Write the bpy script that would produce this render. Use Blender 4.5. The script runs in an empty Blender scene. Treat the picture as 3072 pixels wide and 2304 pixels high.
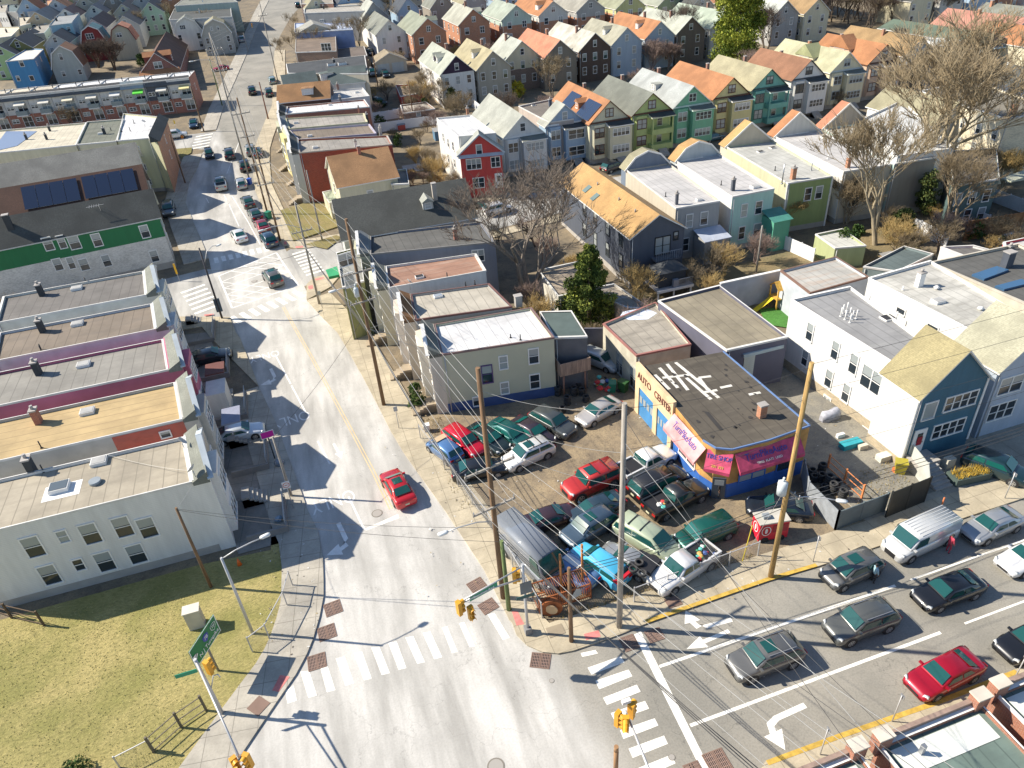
import bpy, bmesh, math, random
from mathutils import Vector, Matrix
RN = random.Random(11)
sc = bpy.context.scene
COL = sc.collection
# ------------------------------------------------------------------ camera
F_PX, PITCH, ROLL, AZ, CAM_H = 2170.0, .5901, -.081, .274, 40.0
_fw = Vector((math.sin(AZ)*math.cos(PITCH), math.cos(AZ)*math.cos(PITCH), -math.sin(PITCH)))
_r = _fw.cross(Vector((0, 0, 1))).normalized()
_u = _r.cross(_fw)
_c, _s = math.cos(ROLL), math.sin(ROLL)
CR, CU = _c*_r + _s*_u, -_s*_r + _c*_u
camd = bpy.data.cameras.new('camera'); camd.sensor_width = 36; camd.lens = F_PX/3072*36
camd.clip_end = 3000; camd.clip_start = .5
cam = bpy.data.objects.new('camera', camd); COL.objects.link(cam)
M3 = Matrix((CR, CU, -_fw)).transposed()
cam.matrix_world = Matrix.Translation((0, 0, CAM_H)) @ M3.to_4x4()
sc.camera = cam
# ------------------------------------------------------------------ sky and sun
w = bpy.data.worlds.new('World'); sc.world = w; w.use_nodes = True
SUN_EL = math.radians(39.0)
sx, sy = -.891, .454            # horizontal direction towards the sun
nt = w.node_tree; bg = nt.nodes['Background']
sky = nt.nodes.new('ShaderNodeTexSky'); sky.sky_type = 'NISHITA'; sky.sun_disc = False
sky.sun_elevation = SUN_EL; sky.sun_rotation = math.atan2(sx, sy); sky.air_density = 1.0; sky.dust_density = .3; sky.ozone_density = 3.0
nt.links.new(sky.outputs[0], bg.inputs[0]); bg.inputs[1].default_value = .095
sd = bpy.data.lights.new('sun', 'SUN'); sd.energy = 5.0; sd.angle = math.radians(.5); sd.color = (1, .91, .77)
sun = bpy.data.objects.new('sun', sd); COL.objects.link(sun)
sun.rotation_euler = Vector((sx*math.cos(SUN_EL), sy*math.cos(SUN_EL), math.sin(SUN_EL))).to_track_quat('Z', 'Y').to_euler()
sc.view_settings.view_transform = 'Standard'; sc.view_settings.look = 'None'
sc.view_settings.exposure = .78; sc.view_settings.gamma = 1
# ------------------------------------------------------------------ terrain: flat near the camera, rising up the hill beyond
KN = [-100+10*i for i in range(110)]
def _sm(y):
 t = (y-110)/25
 return 25*math.log1p(math.exp(t)) if t < 30 else y-110
KZ = [max(0, .06*_sm(y)-.2) for y in KN]
def terr(y):
 k = (y+100)/10; i = max(0, min(len(KN)-2, int(math.floor(k)))); f = k-i
 return KZ[i]*(1-f)+KZ[i+1]*f
def _ray(p): return (p[0]-1536)/F_PX*CR-(p[1]-1152)/F_PX*CU+_fw
def G(p, z):
 d = _ray(p); t = (z-CAM_H)/d.z
 return Vector((d.x*t, d.y*t, z))
def GT(p, h=0.0):
 d = _ray(p); g = lambda t: CAM_H+d.z*t-terr(d.y*t)-h
 t = 2.0
 while g(t) > 0 and t < 1400: t += 4
 a, b = t-4, t
 for _ in range(30):
  m = (a+b)/2
  if g(m) < 0: b = m
  else: a = m
 return Vector((d.x*a, d.y*a, terr(d.y*a)+h))
def on_plane(p, a, b):
 """where the line of sight through p meets the vertical plane through a and b"""
 d = _ray(p); n = Vector((b.y-a.y, a.x-b.x, 0))
 t = (n.x*a.x+n.y*a.y)/(n.x*d.x+n.y*d.y)
 return Vector((d.x*t, d.y*t, CAM_H+d.z*t))
def _tile(x0, y0, w, full):
 s = w/full
 return lambda x, y: (x0+x*s, y0+y*s)
for _i in range(4):
 for _j in range(3): globals()['P%d%d' % (_i, _j)] = _tile(_i*768, _j*768, 768, 1659)
K1 = _tile(500, 600, 500, 2212); K2 = _tile(500, 250, 500, 2212); K3 = _tile(500, 0, 400, 2212)
K4 = _tile(1260, 1200, 500, 2212); K5 = _tile(1500, 1500, 500, 2212); K6 = _tile(2200, 1400, 400, 2212)
K7 = _tile(2650, 1250, 422, 2212); K8 = _tile(2500, 2000, 572, 2212); K9 = _tile(0, 0, 400, 2212)
KA = _tile(500, 880, 400, 2212); KB = _tile(500, 1180, 400, 2212); KC = _tile(1060, 940, 400, 2212)
# ------------------------------------------------------------------ materials
_MC = {}
def _nodes(name):
 m = bpy.data.materials.new(name); m.use_nodes = True
 return m, m.node_tree, m.node_tree.nodes['Principled BSDF']
def _n(nt, typ, **kw):
 n = nt.nodes.new(typ)
 for k, v in kw.items():
  if k.startswith('i_'):
   n.inputs[int(k[2:]) if k[2:].isdigit() else k[2:]].default_value = v
  else: setattr(n, k, v)
 return n
def _mix(nt, fac, a, b, blend='MIX'):
 n = nt.nodes.new('ShaderNodeMix'); n.data_type = 'RGBA'; n.blend_type = blend
 for s, v in ((0, fac), (6, a), (7, b)):
  if hasattr(v, 'is_output'): nt.links.new(v, n.inputs[s])
  elif s == 0: n.inputs[0].default_value = v
  else: n.inputs[s].default_value = (*v, 1)
 return n.outputs[2]
def _ramp(nt, fac, stops):
 n = nt.nodes.new('ShaderNodeValToRGB'); e = n.color_ramp.elements
 e[0].position, e[0].color = stops[0][0], (*([stops[0][1]]*3), 1)
 e[1].position, e[1].color = stops[-1][0], (*([stops[-1][1]]*3), 1)
 for p, c in stops[1:-1]:
  x = e.new(p); x.color = (c, c, c, 1)
 nt.links.new(fac, n.inputs[0]); return n.outputs[0]
def _noise(nt, vec, scale, detail=3, rough=.55):
 n = _n(nt, 'ShaderNodeTexNoise'); n.inputs['Scale'].default_value = scale
 n.inputs['Detail'].default_value = detail; n.inputs['Roughness'].default_value = rough
 nt.links.new(vec, n.inputs['Vector']); return n.outputs['Fac']
def _vec(nt, sx=1, sy=1, sz=1, rot=0):
 g = nt.nodes.new('ShaderNodeNewGeometry'); mp = nt.nodes.new('ShaderNodeMapping')
 mp.inputs['Scale'].default_value = (sx, sy, sz); mp.inputs['Rotation'].default_value = (0, 0, rot)
 nt.links.new(g.outputs['Position'], mp.inputs['Vector']); return mp.outputs[0]
def _bump(nt, b, h, strength=.3, dist=.02):
 n = nt.nodes.new('ShaderNodeBump'); n.inputs['Strength'].default_value = strength; n.inputs['Distance'].default_value = dist
 nt.links.new(h, n.inputs['Height']); nt.links.new(n.outputs[0], b.inputs['Normal'])
def mul(c, k): return tuple(max(0, min(1, x*k)) for x in c)
def mat(kind, c, rough=.75, c2=None, **kw):
 key = (kind, tuple(c), rough, tuple(c2) if c2 else None, tuple(sorted(kw.items())))
 if key in _MC: return _MC[key]
 m, nt, b = _nodes(kind); b.inputs['Roughness'].default_value = rough
 L = nt.links.new; out = None
 if kind == 'plain':
  f = _noise(nt, _vec(nt), kw.get('scale', .9), 5)
  out = _mix(nt, _ramp(nt, f, [(.35, 0), (.65, 1)]), mul(c, 1-kw.get('var', .10)), mul(c, 1+kw.get('var', .10)))
 elif kind == 'siding':
  f = _noise(nt, _vec(nt, 1.2, 1.2, .18), 1.2, 6, .65)
  base = _mix(nt, _ramp(nt, f, [(.3, 0), (.7, 1)]), mul(c, .84), mul(c, 1.05))
  wv = _n(nt, 'ShaderNodeTexWave', wave_type='BANDS', bands_direction='Z', wave_profile='SAW'); wv.inputs['Scale'].default_value = kw.get('sc', 2.0)
  L(_vec(nt), wv.inputs['Vector'])
  out = _mix(nt, _ramp(nt, wv.outputs['Fac'], [(.0, 0), (.12, 1)]), mul(c, .72), base)
  _bump(nt, b, wv.outputs['Fac'], .25, .02)
 elif kind == 'brick':
  g = nt.nodes.new('ShaderNodeNewGeometry'); s = nt.nodes.new('ShaderNodeSeparateXYZ'); L(g.outputs['Position'], s.inputs[0])
  a = _n(nt, 'ShaderNodeMath', operation='ADD'); L(s.outputs[0], a.inputs[0]); L(s.outputs[1], a.inputs[1])
  cb = nt.nodes.new('ShaderNodeCombineXYZ'); L(a.outputs[0], cb.inputs[0]); L(s.outputs[2], cb.inputs[1])
  t = nt.nodes.new('ShaderNodeTexBrick'); L(cb.outputs[0], t.inputs['Vector'])
  t.inputs['Color1'].default_value = (*mul(c, 1.2), 1); t.inputs['Color2'].default_value = (*mul(c, .75), 1)
  t.inputs['Mortar'].default_value = (*(c2 or (.35, .31, .27)), 1)
  t.inputs['Scale'].default_value = 1; t.inputs['Brick Width'].default_value = .24; t.inputs['Row Height'].default_value = .08
  t.inputs['Mortar Size'].default_value = .008
  f = _noise(nt, _vec(nt), .8, 5)
  out = _mix(nt, _ramp(nt, f, [(.35, 0), (.7, .4)]), t.outputs['Color'], mul(c, 1.5) if not kw.get('worn') else (.55, .5, .46))
 elif kind == 'shingle':
  v = _vec(nt)
  f = _noise(nt, _vec(nt, 1, 1, 1), 6, 3); f2 = _noise(nt, v, .35, 4)
  base = _mix(nt, _ramp(nt, f, [(.3, 0), (.7, 1)]), mul(c, .78), mul(c, 1.2))
  base = _mix(nt, _ramp(nt, f2, [(.38, 0), (.64, .8)]), base, c2 or mul(c, .64))
  wv = _n(nt, 'ShaderNodeTexWave', wave_type='BANDS', bands_direction='Z', wave_profile='SAW'); wv.inputs['Scale'].default_value = 3.2
  wv.inputs['Distortion'].default_value = .6; L(v, wv.inputs['Vector'])
  out = _mix(nt, _ramp(nt, wv.outputs['Fac'], [(0, 0), (.2, 1)]), mul(c, .66), base)
  _bump(nt, b, f, .5, .03)
 elif kind == 'membrane':
  v = _vec(nt, 1, 1, 1, kw.get('rot', .0))
  f = _noise(nt, _vec(nt, .5, .5, .5), .55, 6, .7); f3 = _noise(nt, _vec(nt, .25, 1.6, 1, kw.get('rot', 0)), 1.0, 4)
  base = _mix(nt, _ramp(nt, f, [(.36, 0), (.62, 1)]), mul(c, kw.get('dark', .8)), mul(c, 1.12))
  base = _mix(nt, _ramp(nt, f3, [(.5, 0), (.72, .45)]), base, c2 or mul(c, .6))
  wv = _n(nt, 'ShaderNodeTexWave', wave_type='BANDS', bands_direction=kw.get('seam', 'X'), wave_profile='SIN'); wv.inputs['Scale'].default_value = .32
  wv.inputs['Distortion'].default_value = .4; L(v, wv.inputs['Vector'])
  out = _mix(nt, _ramp(nt, wv.outputs['Fac'], [(.0, 1), (.025, 0), (1, 0)]), base, mul(c, .62))
  _bump(nt, b, f, .3, .03)
 elif kind == 'road':
  v = _vec(nt)
  f1 = _noise(nt, _vec(nt, 1, .16, 1, -.15), .45, 5, .6)     # tyre tracks along the street
  f2 = _noise(nt, v, .16, 5, .6); f3 = _noise(nt, v, 9, 2)
  base = _mix(nt, _ramp(nt, f1, [(.36, 0), (.6, 1)]), c2, c)
  base = _mix(nt, _ramp(nt, f2, [(.46, 0), (.66, .55)]), base, c2)
  base = _mix(nt, _ramp(nt, f3, [(.3, .18), (.6, 0)]), base, mul(c2, .55))
  vo = _n(nt, 'ShaderNodeTexVoronoi', feature='DISTANCE_TO_EDGE'); vo.inputs['Scale'].default_value = .11
  nz = _n(nt, 'ShaderNodeTexNoise'); nz.inputs['Scale'].default_value = .7; nz.inputs['Detail'].default_value = 5; L(v, nz.inputs['Vector'])
  ad = _n(nt, 'ShaderNodeVectorMath', operation='MULTIPLY_ADD'); L(nz.outputs['Color'], ad.inputs[0]); ad.inputs[1].default_value = (4, 4, 4); L(v, ad.inputs[2])
  L(ad.outputs[0], vo.inputs['Vector'])
  out = _mix(nt, _ramp(nt, vo.outputs['Distance'], [(.0, .4), (.003, 0)]), base, mul(c2, .45))
  if kw.get('blend'):          # the salted main street fades into the darker asphalt of the cross street
   s = nt.nodes.new('ShaderNodeSeparateXYZ'); L(_vec(nt), s.inputs[0])
   nb = _noise(nt, _vec(nt, 1, .3, 1), .35, 4)
   a = _n(nt, 'ShaderNodeMath', operation='MULTIPLY_ADD'); L(nb, a.inputs[0]); a.inputs[1].default_value = 3; L(s.outputs[0], a.inputs[2])
   d = _n(nt, 'ShaderNodeMath', operation='MULTIPLY_ADD'); L(s.outputs[1], d.inputs[0]); d.inputs[1].default_value = .15; L(a.outputs[0], d.inputs[2])
   mr = _n(nt, 'ShaderNodeMapRange'); L(d.outputs[0], mr.inputs[0]); mr.inputs[1].default_value = 13.3; mr.inputs[2].default_value = 15.3
   dk = _mix(nt, _ramp(nt, f2, [(.35, 0), (.65, 1)]), (.23, .22, .19), (.33, .31, .265))
   dk = _mix(nt, _ramp(nt, f3, [(.3, .25), (.6, 0)]), dk, (.08, .08, .075))
   dk = _mix(nt, _ramp(nt, vo.outputs['Distance'], [(.0, .5), (.004, 0)]), dk, (.07, .07, .065))
   out = _mix(nt, mr.outputs[0], out, dk)
  _bump(nt, b, f3, .15, .01)
 elif kind == 'concrete':
  v = _vec(nt, 1, 1, 1, kw.get('rot', 0))
  f = _noise(nt, v, .5, 6, .65); f3 = _noise(nt, v, 7, 2)
  base = _mix(nt, _ramp(nt, f, [(.36, 0), (.64, 1)]), mul(c, .76), mul(c, 1.1))
  base = _mix(nt, _ramp(nt, f3, [(.3, .3), (.6, 0)]), base, mul(c, .6))
  t = nt.nodes.new('ShaderNodeTexBrick'); L(v, t.inputs['Vector']); t.inputs['Scale'].default_value = 1
  t.offset = 0; t.inputs['Brick Width'].default_value = kw.get('jw', 1.5); t.inputs['Row Height'].default_value = kw.get('jh', 1.5)
  t.inputs['Mortar Size'].default_value = .022; t.inputs['Color1'].default_value = (0, 0, 0, 1); t.inputs['Color2'].default_value = (0, 0, 0, 1); t.inputs['Mortar'].default_value = (1, 1, 1, 1)
  out = _mix(nt, t.outputs['Color'], base, mul(c, .5))
 elif kind == 'dirt':
  v = _vec(nt)
  f = _noise(nt, v, .35, 6, .7); f2 = _noise(nt, v, 1.3, 5, .7); f3 = _noise(nt, v, 8, 3)
  base = _mix(nt, _ramp(nt, f, [(.36, 0), (.62, 1)]), c2, c)
  base = _mix(nt, _ramp(nt, f2, [(.55, 0), (.68, .6)]), base, mul(c2, .5))
  out = _mix(nt, _ramp(nt, f3, [(.3, .5), (.55, 0)]), base, mul(c2, .6))
  _bump(nt, b, f3, .4, .05)
 elif kind == 'grass':
  v = _vec(nt)
  f = _noise(nt, v, .22, 5, .6); f2 = _noise(nt, _vec(nt, 1, 2.0, 1, .5), 3.2, 6, .75); f3 = _noise(nt, v, 14, 3)
  base = _mix(nt, _ramp(nt, f, [(.38, 0), (.62, 1)]), c, c2)
  base = _mix(nt, _ramp(nt, f2, [(.36, .6), (.54, 0)]), base, mul(c, .5))
  base = _mix(nt, _ramp(nt, f2, [(.60, 0), (.75, .7)]), base, mul(c2, 1.3))
  out = _mix(nt, _ramp(nt, f3, [(.35, .35), (.6, 0)]), base, mul(c, .6))
  _bump(nt, b, f2, .8, .15)
 elif kind == 'paint':
  b.inputs['Metallic'].default_value = kw.get('met', .25); b.inputs['Coat Weight'].default_value = 1.0; b.inputs['Coat Roughness'].default_value = .04
  f = _noise(nt, _vec(nt), 1.5, 4)
  out = _mix(nt, _ramp(nt, f, [(.35, 0), (.7, .35)]), c, mul(c, .8))
 elif kind == 'wood':
  f = _noise(nt, _vec(nt, 8, 8, .5), 1.0, 5, .7)
  out = _mix(nt, _ramp(nt, f, [(.35, 0), (.65, 1)]), mul(c, .55), mul(c, 1.25)); _bump(nt, b, f, .4, .02)
 elif kind == 'mesh':       # chain link: see-through wire diamonds
  b.inputs['Metallic'].default_value = .6
  g = nt.nodes.new('ShaderNodeNewGeometry'); s = nt.nodes.new('ShaderNodeSeparateXYZ'); L(g.outputs['Position'], s.inputs[0])
  def tri(sign):
   a = _n(nt, 'ShaderNodeMath', operation='ADD'); L(s.outputs[0], a.inputs[0]); L(s.outputs[1], a.inputs[1])
   b2 = _n(nt, 'ShaderNodeMath', operation='MULTIPLY_ADD'); L(s.outputs[2], b2.inputs[0]); b2.inputs[1].default_value = sign; L(a.outputs[0], b2.inputs[2])
   p = _n(nt, 'ShaderNodeMath', operation='PINGPONG'); L(b2.outputs[0], p.inputs[0]); p.inputs[1].default_value = .08
   q = _n(nt, 'ShaderNodeMath', operation='LESS_THAN'); L(p.outputs[0], q.inputs[0]); q.inputs[1].default_value = .008
   return q.outputs[0]
  mx = _n(nt, 'ShaderNodeMath', operation='MAXIMUM'); L(tri(1), mx.inputs[0]); L(tri(-1), mx.inputs[1]); L(mx.outputs[0], b.inputs['Alpha'])
 if out is not None: L(out, b.inputs['Base Color'])
 else: b.inputs['Base Color'].default_value = (*c, 1)
 if kind == 'glass':
  b.inputs['Specular IOR Level'].default_value = .8; b.inputs['Roughness'].default_value = kw.get('r', .08)
 if kind == 'metal': b.inputs['Metallic'].default_value = kw.get('met', .7)
 _MC[key] = m; return m
WHITE = mat('plain', (.74, .73, .70), .6, var=.05)
GLASS = mat('glass', (.025, .035, .045)); CGLASS = mat('glass', (.012, .07, .065), r=.05)
BLIND = mat('glass', (.30, .33, .33), r=.2)
DARK = mat('plain', (.03, .03, .032), .7); RUBBER = mat('plain', (.025, .025, .026), .85)
STEEL = mat('metal', (.42, .43, .44), .35); GALV = mat('metal', (.5, .5, .5), .5, met=.4)
# ------------------------------------------------------------------ mesh helper
class MB:
 def __init__(s): s.v = []; s.f = []; s.m = []; s.sm = []
 def face(s, pts, mi=0, smooth=False):
  k = len(s.v); s.v += [tuple(p) for p in pts]; s.f.append(tuple(range(k, k+len(pts)))); s.m.append(mi); s.sm.append(smooth); return s
 def prism(s, poly, z0, z1, mi=0, bottom=False, top=True):
  n = len(poly)
  for i in range(n):
   a, b = poly[i], poly[(i+1) % n]
   s.face([(a[0], a[1], z0), (b[0], b[1], z0), (b[0], b[1], z1), (a[0], a[1], z1)], mi)
  if top: s.face([(p[0], p[1], z1) for p in poly], mi)
  if bottom: s.face([(p[0], p[1], z0) for p in reversed(poly)], mi)
  return s
 def box(s, x0, x1, y0, y1, z0, z1, mi=0):
  return s.prism([(x0, y0), (x1, y0), (x1, y1), (x0, y1)], z0, z1, mi, True)
 def beam(s, a, b, wd, ht, mi=0, up=Vector((0, 0, 1))):
  """a squared bar between two points"""
  a, b = Vector(a), Vector(b); d = (b-a).normalized(); x = d.cross(up)
  if x.length < 1e-4: x = d.cross(Vector((1, 0, 0)))
  x.normalize(); y = x.cross(d); x = x*wd/2; y = y*ht/2
  c = [a-x-y, a+x-y, a+x+y, a-x+y, b-x-y, b+x-y, b+x+y, b-x+y]
  for f in ((0, 3, 2, 1), (4, 5, 6, 7), (0, 1, 5, 4), (1, 2, 6, 5), (2, 3, 7, 6), (3, 0, 4, 7)): s.face([c[i] for i in f], mi)
  return s
 def tube(s, pts, rad, n=8, mi=0, cap=True, smooth=True):
  pts = [Vector(p) for p in pts]; k0 = len(s.v)
  if not hasattr(rad, '__len__'): rad = [rad]*len(pts)
  x = None
  for i, p in enumerate(pts):
   d = (pts[min(i+1, len(pts)-1)]-pts[max(i-1, 0)]).normalized()
   if x is None:
    x = d.cross(Vector((0, 0, 1)))
    if x.length < 1e-3: x = d.cross(Vector((1, 0, 0)))
   x = (x-d*x.dot(d)).normalized(); y = d.cross(x)
   for j in range(n):
    a = 2*math.pi*j/n; s.v.append(tuple(p+(x*math.cos(a)+y*math.sin(a))*rad[i]))
  for i in range(len(pts)-1):
   for j in range(n):
    a, b = k0+i*n+j, k0+i*n+(j+1) % n
    s.f.append((a, b, b+n, a+n)); s.m.append(mi); s.sm.append(smooth)
  if cap:
   s.f.append(tuple(k0+j for j in reversed(range(n)))); s.m.append(mi); s.sm.append(False)
   e = k0+(len(pts)-1)*n; s.f.append(tuple(e+j for j in range(n))); s.m.append(mi); s.sm.append(False)
  return s
 def loft(s, rings, mi=0, closed=True, caps=True, smooth=True):
  n = len(rings[0]); k0 = len(s.v)
  for r in rings: s.v += [tuple(p) for p in r]
  for i in range(len(rings)-1):
   for j in range(n if closed else n-1):
    a, b = k0+i*n+j, k0+i*n+(j+1) % n
    s.f.append((a, b, b+n, a+n)); s.m.append(mi); s.sm.append(smooth)
  if caps:
   s.f.append(tuple(k0+j for j in reversed(range(n)))); s.m.append(mi); s.sm.append(False)
   e = k0+(len(rings)-1)*n; s.f.append(tuple(e+j for j in range(n))); s.m.append(mi); s.sm.append(False)
  return s
 def mesh(s, name, mats, off=(0, 0, 0)):
  me = bpy.data.meshes.new(name); ox, oy, oz = off
  me.from_pydata([(x-ox, y-oy, z-oz) for x, y, z in s.v], [], s.f)
  for m in (mats if isinstance(mats, (list, tuple)) else [mats]): me.materials.append(m)
  me.polygons.foreach_set('material_index', s.m); me.polygons.foreach_set('use_smooth', s.sm)
  me.update(); return me
 def build(s, name, mats, parent=None, off=None):
  """world coordinates in, one object out (under parent, which only has a location)"""
  if off is None: off = tuple(parent.location) if parent is not None and parent.parent is None else tuple(parent.location+parent.parent.location) if parent is not None else (0, 0, 0)
  o = bpy.data.objects.new(name, s.mesh(name, mats, off)); COL.objects.link(o); o.parent = parent
  return o
def tag(o, label, cat, group=None):
 o['label'] = label; o['category'] = cat
 if group: o['group'] = group
 return o
def thing(name, loc, label, cat, group=None, rz=0):
 o = bpy.data.objects.new(name, None); COL.objects.link(o); o.location = loc; o.rotation_euler = (0, 0, rz); o.empty_display_size = .3
 return tag(o, label, cat, group)
def solo(mb, name, mats, label, cat, group=None):
 """a top-level thing that is one mesh, its origin at its base"""
 xs = [v[0] for v in mb.v]; ys = [v[1] for v in mb.v]; zs = [v[2] for v in mb.v]
 c = ((min(xs)+max(xs))/2, (min(ys)+max(ys))/2, min(zs))
 o = bpy.data.objects.new(name, mb.mesh(name, mats, c)); COL.objects.link(o); o.location = c
 return tag(o, label, cat, group)
def inst(name, me, parent, loc=(0, 0, 0), rot=(0, 0, 0), scale=None):
 o = bpy.data.objects.new(name, me); COL.objects.link(o); o.parent = parent; o.location = loc; o.rotation_euler = rot
 if scale: o.scale = scale
 return o
def text(s, size, m, parent, loc, rot, name='lettering', sx=1, ext=.01):
 c = bpy.data.curves.new('t', 'FONT'); c.body = s; c.size = size; c.align_x = 'CENTER'; c.align_y = 'CENTER'; c.extrude = ext
 t = bpy.data.objects.new('t', c); me = bpy.data.meshes.new_from_object(t); bpy.data.objects.remove(t)
 me.name = name; me.materials.clear(); me.materials.append(m)
 return inst(name, me, parent, loc, rot, (sx, 1, 1))
# ------------------------------------------------------------------ ground and sheets draped on it
def drape(name, poly, off, m, thick=0, kind='structure', parent=None):
 bm = bmesh.new()
 vs = [bm.verts.new((p[0], p[1], 0)) for p in poly]
 f = bm.faces.new(vs); f.normal_update()
 if f.normal.z < 0: f.normal_flip()
 bmesh.ops.triangulate(bm, faces=bm.faces[:])
 ys = [p[1] for p in poly]
 for y in KN:
  if min(ys) < y < max(ys):
   bmesh.ops.bisect_plane(bm, geom=bm.verts[:]+bm.edges[:]+bm.faces[:], plane_co=(0, y, 0), plane_no=(0, 1, 0))
 bmesh.ops.triangulate(bm, faces=bm.faces[:])
 for v in bm.verts: v.co.z = terr(v.co.y)+off
 if thick:
  be = [e for e in bm.edges if e.is_boundary]
  r = bmesh.ops.extrude_edge_only(bm, edges=be)
  for g in r['geom']:
   if isinstance(g, bmesh.types.BMVert): g.co.z -= thick
 me = bpy.data.meshes.new(name); bm.to_mesh(me); bm.free(); me.materials.append(m)
 o = bpy.data.objects.new(name, me); COL.objects.link(o)
 if kind: o['kind'] = kind
 o.parent = parent
 return o
def px(*pts): return [GT(p) for p in pts]
def off_line(pts, d):
 """offset a polyline sideways (positive: to its right)"""
 out = []
 for i, p in enumerate(pts):
  a, b = pts[max(i-1, 0)], pts[min(i+1, len(pts)-1)]
  t = Vector((b[0]-a[0], b[1]-a[1])).normalized()
  out.append((p[0]+t.y*d, p[1]-t.x*d))
 return out
# ------------------------------------------------------------------ ground, roads, pavements
YARD = mat('dirt', (.26, .205, .13), .95, (.15, .125, .09))
ROAD = mat('road', (.58, .565, .53), .85, (.34, .33, .305), blend=1)
SIDE_ROAD = mat('road', (.46, .45, .42), .85, (.27, .265, .25))
WALK = mat('concrete', (.46, .40, .29), .9)
WALK2 = mat('concrete', (.42, .39, .33), .9, rot=.15)
LOT = mat('dirt', (.32, .25, .155), .95, (.16, .13, .095))
GRASS = mat('grass', (.28, .26, .08), .95, (.46, .38, .155))
LAWN = mat('grass', (.22, .20, .06), .95, (.28, .22, .10))
PAINT = mat('plain', (.80, .78, .71), .8, var=.12, scale=3)
FADED = mat('plain', (.74, .73, .70), .85, var=.1, scale=2)
YELLOW = mat('plain', (.50, .33, .06), .8, var=.2, scale=3)
PINKP = mat('plain', (.62, .20, .18), .8, var=.15, scale=3)
def ground():
 mb = MB(); xs = [-700, -200, 0, 200, 900]
 for i in range(len(KN)-1):
  for j in range(4):
   mb.face([(xs[j], KN[i], KZ[i]), (xs[j+1], KN[i], KZ[i]), (xs[j+1], KN[i+1], KZ[i+1]), (xs[j], KN[i+1], KZ[i+1])])
 o = mb.build('ground', YARD); o['kind'] = 'structure'
ground()
kerb_l = [(-34, -4), (-24, 10), (-14, 22.6)]+[tuple(p[:2]) for p in px(P12(0, 1440), P12(135, 1240), P12(260, 1060), P12(330, 930), P12(375, 820), P12(415, 680), P12(440, 550), P12(440, 450), P12(435, 300), P12(400, 120), P12(340, 0), P11(240, 1380), P11(130, 1080), P11(20, 850))]
corner_l1 = [tuple(p[:2]) for p in px(P01(1560, 540), P01(1530, 500), P01(1490, 400))]
kerb_l2 = [tuple(p[:2]) for p in px(K1(590, 920), K1(560, 780), K1(440, 480), K1(380, 350), K1(300, 150), K1(250, 30), K2(300, 1330), K2(420, 1100), K2(470, 940))]
kerb_l3 = [tuple(p[:2]) for p in px(K2(660, 620), K2(750, 330), K3(1330, 900), K3(1400, 700), K3(1480, 500), K3(1600, 200), K3(1700, 0))]
kerb_r3 = [tuple(p[:2]) for p in px(K3(2300, 0), K3(2050, 300), K3(1880, 600), K3(1790, 850), K2(1400, 300), K2(1310, 500), K2(1210, 750), K2(1160, 900), K2(1150, 1100), K2(1160, 1380), K1(1330, 250), K1(1500, 560))]
corner_r2 = [tuple(p[:2]) for p in px(K1(1560, 620), K1(1640, 655), K1(1850, 650))]
kerb_r = [tuple(p[:2]) for p in px(P11(330, 230), P11(330, 290), P11(420, 390), P11(530, 500), P11(600, 620), P11(700, 800), P11(790, 970), P11(870, 1130), P11(960, 1280), P11(1060, 1420), P11(1230, 1659), P12(1480, 380), P12(1530, 480), P12(1640, 700))]
corner_r = [tuple(p[:2]) for p in px(P22(0, 720), P22(30, 800), P22(100, 870), P22(200, 915), P22(300, 925), P22(400, 905), P22(560, 850), P22(700, 800))]
kerb_n = [tuple(p[:2]) for p in px(P22(870, 730), P22(1300, 580), P22(1659, 455), P32(320, 360))]+[(60, 27.0), (140, 27.0)]
kerb_s = [(140, 16.3), (34.8, 16.3), (28.4, 16.35), (22, 16.6), (17.3, 16.7), (14.6, 15.2), (13.2, 12), (12.5, 6), (12, -40)]
fl = kerb_l3[-1]; fr = kerb_r3[0]
far = [(fl[0]+6, fl[1]+330), (fr[0]+14, fr[1]+330)]
road_poly = [(-34, -40)]+kerb_l+corner_l1[:1]+[kerb_l2[0]]+kerb_l2[1:]+kerb_l3+far+kerb_r3+[corner_r2[0]]+kerb_r+corner_r+kerb_n+kerb_s
drape('road', road_poly, .016, ROAD)
# side streets (each a sheet of its own, a little lower)
drape('road', [corner_l1[0], corner_l1[1], corner_l1[2], (-30, 88.6), (-120, 90), (-120, 100.5), (-30, 98.2), (kerb_l2[0][0]-1, kerb_l2[0][1]+.4), kerb_l2[0], (-6, 95), (-8, 85.5)], .010, SIDE_ROAD)
drape('road', [(-4, 100.4), corner_r2[1], corner_r2[2], (12, 101.3), (24, 103.5), (33, 106.8), (140, 110.5), (230, 113), (230, 104), (140, 101.5), (36, 97.2), (24, 95.5), (12, 92.2), (1.8, 91.4), tuple(GT(K1(1950, 1040))[:2]), tuple(GT(K1(1860, 1130))[:2]), (-4, 88)], .010, SIDE_ROAD)
drape('road', [(-12, 160), tuple(GT(K2(470, 880))[:2]), tuple(GT(K2(330, 860))[:2]), (-40, 158.5), (-150, 160), (-150, 169), (-40, 167.5), tuple(GT(K2(210, 690))[:2]), tuple(GT(K2(640, 640))[:2]), (-10, 166)], .010, SIDE_ROAD)
def walk(name, line, wd, m=WALK, extra=None):
 o = off_line(line, wd)
 return drape(name, line+list(reversed(o)), .13, m, .16)
walk('sidewalk', kerb_l, -3.0, WALK2)
walk('sidewalk', kerb_l2[1:], -3.4, WALK2)
walk('sidewalk', kerb_l3, -3.2, WALK2)
walk('sidewalk', kerb_r3[3:]+corner_r2[:1], -3.0)
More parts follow.
